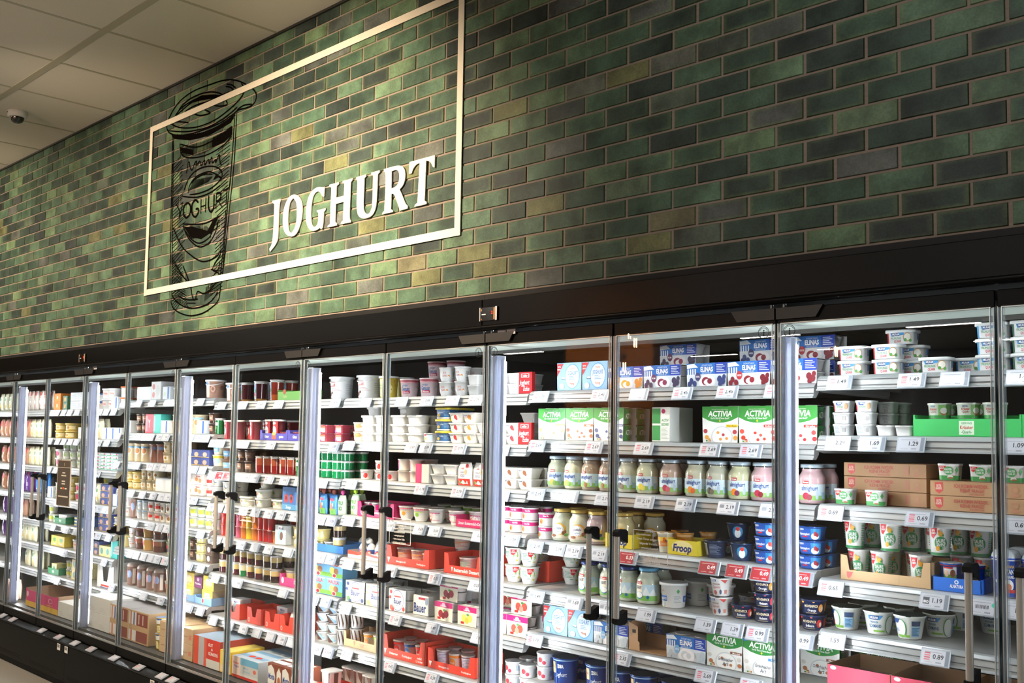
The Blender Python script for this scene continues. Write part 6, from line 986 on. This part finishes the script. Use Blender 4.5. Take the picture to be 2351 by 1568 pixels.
# third shelf
shelf(2, '''gk 1932,2003; cs 2030 o7.2 s3; cs 2243 s2; cs 2500 s2; gk 2173,2246,2318 z86 o1; gk 2173,2246 z86 o7.5;
jc 1265,1305 r2; jn 1344,1381 r2; js 1428 r2; jl 1470; jr 1525; jr 1558 o10; jp 1604; js 1652; jm 1706; jk 1757 r2; jk 1870 r2; jk 1818; js 1495 o10; jp 1625 o10; jm 1680 o10;
gj 737,762,786 s3 r2; ki 828 s1 r2; ki 862 s2; ki 885; pw 915,947 s2 r2; mg 965; gyc 981; wf 1003,1035 s2 r2; rw 1064,1096 ; wf 1060 o10 s2; fn 1154,1187,1214 s2 r2; wf 1170 o9 s3; wf 1200 o9 s3; mgx 1;
yc 482 s2 r2; br 513 s2 r2; ki 524; dk 560,545 s2 r2; rg2 586,603,621 r2; rg2 641,659 r2; gg2 678,694 r2; gj 712 s3;
nb 438,453,466 s2; cc 306,322; pc2 343,358; pt 374 s2 r2; pn 392 s2 r2; cc 294;
cq 222,236,250,264 s5 r2; cqb 229,243,257 s4 o7; 
pkc 127 s3; gt 142,158,175 s3 r2; sbr 48,58 r2; sl 66,80,92,104 r2; sbr 6,18,30 r2'''.replace('mgx 1;', ''))
# fourth shelf
shelf(3, '''tss 2030; ss 1955,2010 z3 o.4; ss 2100 z3 o.4; ss 1975,2030,2090 z3 o7.9; ss 1950 l1 z3 o1.4; ss 2032 l1 z3 o2; ss 1985,2075 l1 z3 o7.9; ss 2147 l1 z3 o3; ss 2110,2178,2210 l1 z3 o10; ss 2110,2145,2175,2205 z3 o10; tal 2196; alb 2170 z3 o1; als 2228 z3 o1; sm 2302; sm 2368; sm 2335 o9;
lj 1268,1307 r2; ll 1351 r2; lv 1391 r2; lj 1440 r2; lj 1475,1510,1562 o10; fr 1515; ty 1566 ; ty 1420; fr2 1550,1582 z3 o2; fr2 1560,1600 z3 o8.6; mjx 1626; mjb 1687; mjb 1680 l1 o6; mjb 1640 o8 s1; mjx 1735 o9 s2; rj 1753 s3; rj 1800 s3 r2; rjc 1857 s3 ; rj 1880 s2 o7.2;
pb 738,768 r2; ph 788; pg 812 r2; pg 800 o6; tm 862; pm 822,848,874 z3 o1.5; pm 822,848,874 z3 o8; bo 917 r2; bg 951 r2; bd 987 r2; bd 1038 r1; tmb 1083; bd 1080 z3 o2; sg 1000,1030,1058,1085 o16; pk 1163,1177,1204,1228 s2 r2;
pt2 438,452 s2; ww 494,510 s3 r2; cf 486 s2; tw 556 s1; tw 592 s2 r2; tw 630 s1 r2; tw 610 o9 s3; bc 668; bc 690; pb 715 r2;
pt 325 s3 r2; pt 345,362 s2 r2; wh 378; ki 393; cl 385 s1; yt 305 s2 r2; ph2x 1;
sl 228 r2; nb 243,256 s3; bl 270 r2; cl 235 o8 s3; yt 282 s2;
spu 52,62 r3; sbl 84,92 r2; bl 110 s1; gt 124 s2; pkc 172,184 s2 r2; cl 176 o9 s4; yt 150 s3; sbr 6,18 r2'''.replace('ph2x 1;', ''))
# fifth shelf
shelf(4, '''ms2 1925; ms 2001 s2; ms2 2072; ms 2131 o7; ms 1965 o10; ms 2048 o12 s1; ms2 2190 o26; ms 2240 o28;
eb 1337,1387 r2; eb 1430; el 1469 ; el 1500 o9; jg 1527; jg 1590,1627 o9.5; be 1648 s2; be 1693 o6 s1; be 1716 o15 s2; be 1755 o16 s2; mvo 1763 l1; mve 1763; mvp 1838 l1 s1; mvh 1842; mve 1880 r2; mvo 1880 l1; mvh 1800 s2;
tbl 760; zc 740,765 s1 z0; yp 733,756 s2 r2; lb 780,790 s2 r2; te 836; eg 826,844,862,879 z4 o1.4; eg 834,852,870,885 z4 o7; eg 825,845,864,882 z0 o15; trl 935; bb 914,946 z3 o3; by 972 z3 o3; by 914,946 z3 o11; trb 1062; bgr 1058 z3 o3; bb 1000,1030,1058 l1 z3 o12; bb 1000,1030,1058 z3 o12; wg 1165,1203 s2 r2; wg 1230 o13 s2; tr 1255 o12; wg 1285 o14 s2;
cr1 506,519 s2 r2; cpk 540 s2; cor 552 s2; cye 564 s1; cye 564 l1; cpy 562 o6; cor 577 s2; cr1 592,603 s2 r2; cdr 615,628 s2 r2; cpg 637 s1 r2; cpu 647; cye 657; cgr 667; cor 677; sc 690; cr1 640,655 o6 s2; yp 715 s2; 
cl 434 s2 r2; cl 452,470 s2 r2; cn 486 s2 r2; sl2 307,322 s2 r2; cf 338,353 s2 r2; cn 366,378 s2 r2; cf 391 s2 r2;
pl 300; nb 232,246 s3 r2; yt 262 s3 r2; tb 275 s2; tbx 1;
sbr 52 r2; cl 110 s2; gn2 138; wbx 150 l0 z4 o1; cqb 175,186 s3 r2; gt 120 s1; spu 8,20 r2'''.replace('tbx 1;', ''))
# sixth shelf
shelf(5, '''tpb 1975; dd 1955,2010 z8 o4; dd 1965,2020 z8 o11; tpb 2155,2250; dd 2110,2180,2250 z8 o4; dd 2120,2190 z8 o11; ga 1930 o14; gn 1972 o20; ac 2015 o28; as 2070 o36;
gg 1311,1395; en 1460; rd 1535; en 1592; ga 1676; gn 1752; gn 1856; en 1480 o12; gg 1330 o12; ga 1700 o12;
pa 737,771 s2; tbl 790 o9.6; b1 815; b2 862; b3 912; b1 935 l1 o4; bx 966 o2; bx 990 o16; b2 880 o12; bk 1018; bk 1030 l1 o2; bv 1072; bk 1060 o11 s2; bs 1186; bs 1212 l1 o2; bs 1140; bs 1165 o11 s2; bv 1225 o8;
ly 503,518,532 s2 r2; lg 548 s1; ly 548 l1; ly 565,583 s2 r2; lb 603,619,635 s2 r2; lb 656,675 l1 r2; tpk 672; lb 655,672,688 z3 o1.5; yp 452 s3 r2; cp 474 s3 r2; dk 434 s3;
rc2 305 s2; yc2 318 s2 r2; rc2 349 s2 r2; gc2 381 s2 r2; wq 298 s2;
bg2 125,140 r2; bg2 150 o7; cw 236,256 s1 r2; nb 215,228 s2; cw 248 l1 o7; cw 280 r2; tq 268; tb 170 s1; sl 52,62,75 r3; cl 176 s2; spu 6,20 r2''')
# seventh shelf
shelf(6, '''jb 1269 r3; jb 1352 o1 r3; jb 1405 r3; jb 1455 r2; jb 1310 o8 s1; jb 1530 r2; jb 1600,1670,1740 r1;
zc 727,753 s4 r2; ze 778,802 s2 r2; tc 826; sr 810 z3 o1.4; so 835 z3 o1.4; sg 858 z3 o1.4; sr 822,845,868 z3 o8.4; sr 835 o18; trf 926; sr 904 z3 o2; sb 929 z3 o2; sr 955 z3 o2; sr 904,929,955 z3 o9; so 915,940 z3 o9.5; trl 1035 ; sv 1004 z3 o2; so 1032 z3 o2; sv 1061 z3 o2; sv 1004,1032,1061 z3 o9; sr 1015,1050 o19 z0; rwc 1163,1199 s2 r2; rwc 1235 s2 r2;
tr 535; sc 540 z3 o2 ; tr 583 ; sc 590 z3 o7; tr 628,655 ; sc 640 z3 o7; bp 672 s1; bp 680 r2; ta 447 s1; vp 447 z3 o1 s1; ta 475; yv 475 z3 o1; vp 450 l1 z10 o1; yv 480 l1 z5 o1; yv 430 s2;
gn2 122; cw 124 z4 o1; cw 168 s3 r2; cl 152,160 s2; tb 140 s1; sl 60,75,90 r2; crs 242; pl 292,315,338,352; yc2 378 s2; yc2 300 o11''')
# bottom deck
shelf(9, '''gc 476; yx 515; kp 562; mo 613,645,673; bz 412,424 s2 r2; bz 438 o8 s2; bw 735,765,800 o4 s2 r2; yc2 760,800,840,880 s1; yc2 745,785,825,865 o10 s1; bw 700 ; tr 715;
pc 95; wx 147,163 s1; wx 215,205 s2 r1; vc 240,290; vc 250 o2 l1; vy 340 s1; vy 356 s2; vy 372 s1 o9; bz 328 s2; bz 388 s2; bz 360 o18 s3;
sbr 10,22 s1 r2; jb 920,960,1000,1040,1080; jb 1160,1200,1240; yc2 920,950 o11''', front=.075)

# keep neighbours apart: relax along the shelf
groups = {}
for it in ITEMS: groups.setdefault((it['i'], it['b'], it['tray'], it['l'] if it['l'] else 0, round(it['y']-it['d']/2, 2) if it['o'] else 0), []).append(it)
for g, l in groups.items():
    a, c = modrange(g[1]); l.sort(key=lambda q: q['X'])
    tot = sum(q['w']+.0015 for q in l)
    if tot > 1.225:      # too many for the shelf: drop the widest overlaps
        while tot > 1.225: q = l.pop(len(l)//2); tot -= q['w']+.0015; q['drop'] = 1
    for _ in range(60):
        for p, q in zip(l, l[1:]):
            o = (p['w']+q['w'])/2+.0015-(q['X']-p['X'])
            if o > 0: p['X'] -= o/2; q['X'] += o/2
        for k_, q in enumerate(l):
            q['X'] = max(a+q['w']/2+.011, min(c-q['w']/2-.011, q['X']))
ITEMS = [q for q in ITEMS if not q.get('drop')]
# never let two things share the same space: a later thing that would cut into an earlier one is left out
placed = []; DROP = []
def hit(p, q):
    e = .0003
    return abs(p[0]-q[0]) < (p[3]+q[3])/2-e and abs(p[1]-q[1]) < (p[4]+q[4])/2-e and p[2] < q[2]+q[5]-e and q[2] < p[2]+p[5]-e
def free(bx, tr):
    for q, qt in placed:
        if abs(q[0]-bx[0]) > .7 or not hit(bx, q): continue
        if qt and not tr and abs(bx[0]-q[0])+bx[3]/2 < q[3]/2-.003 and abs(bx[1]-q[1])+bx[4]/2 < q[4]/2-.004: continue
        return False
    return True
OFFS = sorted(((dx*.003, dy*.006) for dx in range(-17, 18) for dy in range(0, 8)), key=lambda t: abs(t[0])+t[1]*1.3)
def settle(bx, tr, a, c):
    for dx, dy in OFFS:
        n_ = (bx[0]+dx, bx[1]+dy)+bx[2:]
        if n_[0]-bx[3]/2 < a+.009 or n_[0]+bx[3]/2 > c-.009 or n_[1]+bx[4]/2 > YBK-.005: continue
        if free(n_, tr): return n_
    return None
INST = []
trays_ = [q for q in ITEMS if q['tray']]
for it in sorted(ITEMS, key=lambda q: (not q['tray'], q['i'], q['b'], q['o'], q['l'])):
    for r in range(it['r']):
        okp = True
        for s in range(it['s']):
            lv = it['l']+s; y = it['y']+r*(it['d']+.005)
            if y+it['d']/2 > YBK-.005: continue
            if s and not okp: break
            okp = False
            jx = 0 if s == 0 and r == 0 else random.uniform(-.0005, .0005)
            box = (it['X']+jx, y, it['z']+lv*it['h'], it['w'], it['d'], it['h'], it['code'])
            ceilz = ([z for z in SHELF[it['b']] if z > it['z']+.02] or [2.03]); cz = min(ceilz)-.024
            if cz < it['z']+.05: cz = 2.03
            if box[2]+it['h'] > cz: DROP.append((it['code'], it['i'], it['b'], 'too tall')); break
            ok = True
            if it['l'] and s == 0:       # rest on whatever really stands below
                tops = [q[2]+q[5] for q, qt in placed if not qt and abs(q[0]-box[0]) < (q[3]+box[3])/2-.012 and abs(q[1]-box[1]) < (q[4]+box[4])/2-.012 and q[2]+q[5] < box[2]+.05 and q[2]+q[5] > it['z']+.01]
                if not tops: DROP.append((it['code'], 'nosupport')); break
                box = box[:2]+(max(tops)+.0004,)+box[3:]
            elif s: box = (bx0[0]+jx, bx0[1], zprev+.0002)+box[3:]
            nbx = settle(box, it['tray'], *modrange(it['b'])) if s == 0 else (box if free(box, it['tray']) else None)
            if nbx is None: DROP.append((it['code'], it['i'], it['b'], it['l'], s, r)); continue
            box = nbx
            if s == 0 and not it['tray']:
                for q, qt in placed:
                    if qt and abs(q[0]-box[0]) < q[3]/2 and abs(q[1]-box[1]) < q[4]/2 and q[2]-.002 <= box[2] < q[2]+.0026: box = box[:2]+(q[2]+.0027,)+box[3:]
            if s == 0: bx0 = box
            okp = True; zprev = box[2]+box[5]
            placed.append((box, it['tray']))
            INST.append(dict(it=it, x=box[0], y=box[1], z=box[2], r=r, s=lv))
SH_ = ['top', 'second', 'third', 'fourth', 'fifth', 'sixth', 'seventh']
BAYN = ['rightmost bay', 'second bay from right', 'third bay from right', 'fourth bay from right', 'fifth bay from right', 'sixth bay from right', 'leftmost bay in view', 'eighth bay from right']
cnt = {}
def key(q):
    it = q['it']; return (it['code'], it['b'], it['i'])
byk = {}
for q in INST: byk.setdefault(key(q), []).append(q)
for k_, l in byk.items():
    ys = sorted(set(round(q['y'], 2) for q in l)); rows = []
    for y in ys:
        if not rows or y-rows[-1][-1] > .03: rows.append([y])
        else: rows[-1].append(y)
    for q in l:
        q['row'] = [i for i, rr in enumerate(rows) if rr[0]-.006 <= q['y'] <= rr[-1]+.006][0]
    for ri in range(len(rows)):
        for lv in set(round(q['z'], 2) for q in l if q['row'] == ri):
            m_ = sorted([q for q in l if q['row'] == ri and round(q['z'], 2) == lv], key=lambda q: q['x'])
            for n_, q in enumerate(m_): q['n'] = n_; q['tot'] = len(m_)
        zs = sorted(set(round(q['z'], 2) for q in l if q['row'] == ri))
        for q in l:
            if q['row'] == ri: q['lv'] = zs.index(round(q['z'], 2)); q['nlv'] = len(zs)
    for q in l: q['nrows'] = len(rows)
LVN = {1: [''], 2: ['lower ', 'upper '], 3: ['bottom ', 'middle ', 'top ']}
for q in INST:
    it = q['it']; kd = K[it['code']]; rm, parts, w, d, h = proto(it['code'])
    o = bpy.data.objects.new(kd['obj'], rm); COL.objects.link(o); o.location = (q['x'], q['y'], q['z'])
    if kd['fn'] in (jar, bucket, egg) or (kd['fn'] is tub and len(kd['a']) > 1 and kd['a'][0] == kd['a'][1]): o.rotation_euler.z = random.uniform(.05, .5)
    elif it['a'] is not None: o.rotation_euler.y = math.radians(it['a'])
    for nm, me in parts:
        c_ = bpy.data.objects.new(nm, me); COL.objects.link(c_); c_.parent = o
    lv = LVN[q['nlv']][q['lv']] if q['nlv'] <= 3 else ORD[q['lv']]+'-level '
    rowt = '' if q['nrows'] == 1 else ('front row ' if q['row'] == 0 else ORD[q['row']]+' row ' )
    pos = '' if q['tot'] == 1 else ORD[q['n']]+' from left, '
    sh = 'bottom deck' if it['i'] == 9 or it['i'] >= len(SHELF[it['b']]) else SH_[it['i']]+' shelf'
    if rowt: rowt = rowt[:-1]+', '
    lab = (lv+kd['desc']+', '+rowt+pos+sh+', '+BAYN[it['b']]).replace(' ,', ',')
    wds = lab.split()
    if len(wds) > 16: lab = lab.replace(' bay from right', ' bay'); wds = lab.split()
    if len(wds) > 16: lab = lab.replace(', front row', ', front').replace('from left', 'along'); wds = lab.split()
    if len(wds) > 16: lab = lab.replace('in view', '')
    tag(o, lab.strip(), kd['cat'], '%s on the %s of the %s' % (kd['cat']+'s', sh, BAYN[it['b']]))


# ------------------------------------------------------------------ electronic price tags
TW, TH = .083, .048
def tagmesh(col):
    mb = MB(); mb.box(-TW/2, -.006, -TH/2, TW/2, 0, TH/2, mat('aab2bb', .35, .3), .0015); return mb.mesh('price_tag')
TAGF = tagmesh(0); DISP = {}
def disp(st, txt):
    if (st, txt) in DISP: return DISP[(st, txt)]
    mb = MB(); bgc = 'a8323c' if st == 'r' else 'c3c6d0'; fc_ = 'f4e4e4' if st == 'r' else '22252c'; S = lambda a, b_: (a, -.0068, b_)
    mb.box(-TW/2+.003, -.0064, -TH/2+.003, TW/2-.003, -.0055, TH/2-.003, mat('7f8794', .35)); mb.box(-TW/2+.0035, -.0066, -TH/2+.0035, TW/2-.013, -.006, TH/2-.0035, mat(bgc, .22, coat=.6))
    if txt and txt != '~': text_mb(mb, S, .009, .002, .0125, fc_, txt, .03, .9)
    far = txt == '~'
    def rr(x0, y0, x1, y1, c): mb.face([(x0, -.0068, y0), (x1, -.0068, y0), (x1, -.0068, y1), (x0, -.0068, y1)], mat(c, .5, noise=0))
    if far:
        for k_ in range(3): rr(-.003+k_*.0085+(.002 if k_ else 0), -.004, .003+k_*.0085+(.002 if k_ else 0), .0075, '5c606a' if st != 'r' else 'e8c4c8')
    if st == 'b':
        for k_ in range(4): rr(-.030, -.010+.0062*k_, -.0135, -.0065+.0062*k_, 'c8606a' if k_ % 2 else 'd07a84')
    if st == 'g': rr(-.031, -.002, -.014, .010, '8a8f98')
    if st == 'o': rr(-.031, -.010, -.013, .010, '4a4e56'); text_mb(mb, lambda a, b_: (a, -.0070, b_), -.022, -.003, .007, 'f0f0f0', 'BIO', .014, 1)
    if st == 'c':
        for k_ in range(12): rr(-.022+k_*.003, -.004, -.022+k_*.003+(.0018 if k_ % 3 else .001), .006, '3a3d44')
        e = [(.026+.006*math.cos(2*PI*i/16), -.0071, .008+.006*math.sin(2*PI*i/16)) for i in range(16)]; mb.face(e, mat('2fb89a', .5))
    rr(-.030, .0125, .018, .0145, '9a9ca4' if st != 'r' else 'd8a0a4'); rr(-.028, -.0155, -.006, -.0140, '9a9ca4' if st != 'r' else 'd8a0a4')
    for k_ in range(7): rr(.004+k_*.0022, -.0160, .0052+k_*.0022, -.0125, '5a5c64' if st != 'r' else 'e8c4c8')
    DISP[(st, txt)] = mb.mesh('display'); return DISP[(st, txt)]
TG = []
def n_far(px): return px < 700 and int(px*7) % 4 != 0
def tags(i, spec):
    for e in spec.split():
        px, t = e.split(':') if ':' in e else (e, '')
        st = 'w'
        if t and t[0] in 'wbrgoc': st, t = t[0], t[1:]
        px = float(px); X = Xat(px, 1.3, YS-.045)
        for _ in range(3):
            b = bay_of(X); z = Zs(b, i)-.026; X = Xat(px, z, YS-.045)
        a, c = modrange(b); X = max(a+.04, min(c-.04, X)); TG.append([i, b, X, z, st, t if t or (n_far(px)) is False else '~'])
tags(0, '1926:b1.49 2092:b1.49 2190: 2345:w1.49 1240:b1.39 1376:b2.45 1465: 1565:b2.45 1668:b2.45 1780:b2.45 770:w4.99 838: 920:b1.65 978:b0.95 1037:b0.79 1090:b0.79 458: 508: 556:w1.99 598: 638: 317: 348:b 383: 398: 120: 130: 145: 159: 175: 227: 242: 265:b 282:')
tags(1, '1922:w2.29 2001:w1.69 2090:w1.29 2330:w1.09 1232:b2.69 1362:b2.69 1476:b2.69 1628:b2.69 1722:b2.69 1800:b2.69 770:b0.89 800:b0.69 868:b0.69 943:w0.69 976:w0.99 1053:b0.79 1150:b0.79 440: 455:b 468: 486: 505:b1.29 560: 620:w1.49 685: 317: 331: 345: 366: 378: 225:b 243:b 264:b 131: 145:b 160: 174: 114:')
tags(2, '1906:b0.69 2110:b0.69 2335:w0.69 1231:g2.19 1307: 1385:g2.19 1478:g2.19 1573:g2.19 1670:g2.19 1768:g2.19 738:w0.55 805:b0.45 868: 965:b0.79 1050:b0.79 1150:w0.79 444: 463: 484: 502:r 521:r 546: 563: 583: 616:b 651: 685: 313:b 345:b 359: 373: 388: 112: 126: 222:b 262:b 184:')
tags(3, '1906:b0.65 2144:o1.19 2258:c 2335:w1.99 1174:w1.59 1228:g2.19 1278:g2.19 1316:g2.19 1375:g2.19 1440:r0.33 1627:r0.49 1690:r0.49 1748:r0.49 1845:r0.49 733:w0.89 759:w0.85 800:b0.59 892:w0.59 962:w0.69 997:w0.69 1098:w0.69 443: 478: 502: 523: 558: 585: 615: 643: 675: 300: 325: 350: 370: 383: 225: 257: 240: 130: 180:')
tags(4, '1910:w1.59 2146:b0.89 1230:g1.49 1317:g1.69 1392:g1.99 1482:w1.99 1618:w1.39 1680:w1.39 1737:b0.99 1850:b0.99 733:w2.49 761:w2.49 798:w0.95 895:w0.69 997:b0.55 1090:w0.55 459: 497:b 517: 553: 584: 615: 660: 308: 346: 364: 381: 121: 151: 223: 252: 172:')
tags(5, '1226:b1.19 1425:b2.35 1618:b2.69 1722:b2.69 1840:b2.69 718: 746:w2.49 792:b1.69 906:b1.69 991:w1.49 1096:w1.49 432: 459: 493: 545: 648: 298:b 312:b 328: 344: 359: 377:b 146: 237:b')
tags(6, '725:w2.29 761:b1.19 795:b0.37 893:b0.45 990:b0.59 1080:b0.59 432: 460: 488: 525: 557: 588: 620: 645: 668: 328: 367: 130: 235: 255:b')
byr = {}
for t in TG: byr.setdefault((t[0], t[1]), []).append(t)
STN = {'w': 'white price', 'b': 'red-marked price', 'r': 'red price', 'g': 'grey-marked price', 'o': 'BIO price', 'c': 'barcode-only'}
for (i, b), l in byr.items():
    l.sort(key=lambda t: t[2])
    for _ in range(30):
        for p, q in zip(l, l[1:]):
            o_ = TW+.002-(q[2]-p[2])
            if o_ > 0: p[2] -= o_/2; q[2] += o_/2
    a, c = modrange(b)
    for n_, t in enumerate(l):
        if not (a+.03 < t[2] < c-.03): continue
        o = bpy.data.objects.new('price_tag', TAGF); COL.objects.link(o); o.location = (t[2], YS-.038, t[3]); o.rotation_euler.x = math.radians(-22)
        lab = '%s tag%s, %s from left, %s shelf, %s' % (STN[t[4]], ' '+t[5] if t[5] and t[5] != '~' else '', ORD[n_], SH_[i], BAYN[b])
        if len(lab.split()) > 16: lab = lab.replace(' bay from right', ' bay').replace(' in view', '')
        tag(o, lab, 'price tag', 'electronic price tags on the %s shelf of the %s' % (SH_[i], BAYN[b]))
        c_ = bpy.data.objects.new('display', disp(t[4], t[5])); COL.objects.link(c_); c_.parent = o
# tags lying on the sloping base ledge, paper barcodes on the base panel
for n_, px in enumerate((6, 29, 96, 135, 172, 209, 262, 319, 371, 395)):
    X_ = Xat(px, .31, -.038)
    o = bpy.data.objects.new('price_tag', TAGF); COL.objects.link(o); o.location = (X_, -.036, .3085); o.rotation_euler.x = math.radians(-67)
    tag(o, 'price tag lying on the black base ledge, %s from left' % ORD[n_], 'price tag', 'price tags on the base ledge'); c_ = bpy.data.objects.new('display', disp('b' if n_ % 2 else 'w', '')); COL.objects.link(c_); c_.parent = o
for n_, (px, py) in enumerate(((135, 1481), (152, 1488), (350, 1560), (369, 1567))):
    p = atY(px, py, -.06); p.z = min(p.z, .262); mb = MB(); mb.box(-.024, -.0135, -.02, .024, -.012, .02, mat('eceae6', .6))
    for k_ in range(9): mb.box(-.018+k_*.004, -.0139, -.004, -.018+k_*.004+(.0022 if k_ % 3 else .0012), -.0135, .015, mat('26262a', .6))
    o = mb.build('barcode_label', None, (p.x, -.0475, p.z)); tag(o, 'white paper barcode label stuck to the black base, %s from left' % ORD[n_], 'label', 'barcode labels on the chiller base')
# oval hanging tag in the third bay, clear info card strip
SC.view_settings.view_transform = 'Standard'; SC.view_settings.look = 'None'; SC.view_settings.gamma = 1; SC.view_settings.use_curve_mapping = False
SC.view_settings.exposure = 0
SC.cycles.max_bounces = 8; SC.cycles.diffuse_bounces = 4; SC.cycles.glossy_bounces = 4; SC.cycles.transparent_max_bounces = 14
SC.cycles.caustics_reflective = False; SC.cycles.caustics_refractive = False
SC.cycles.sample_clamp_indirect = 4
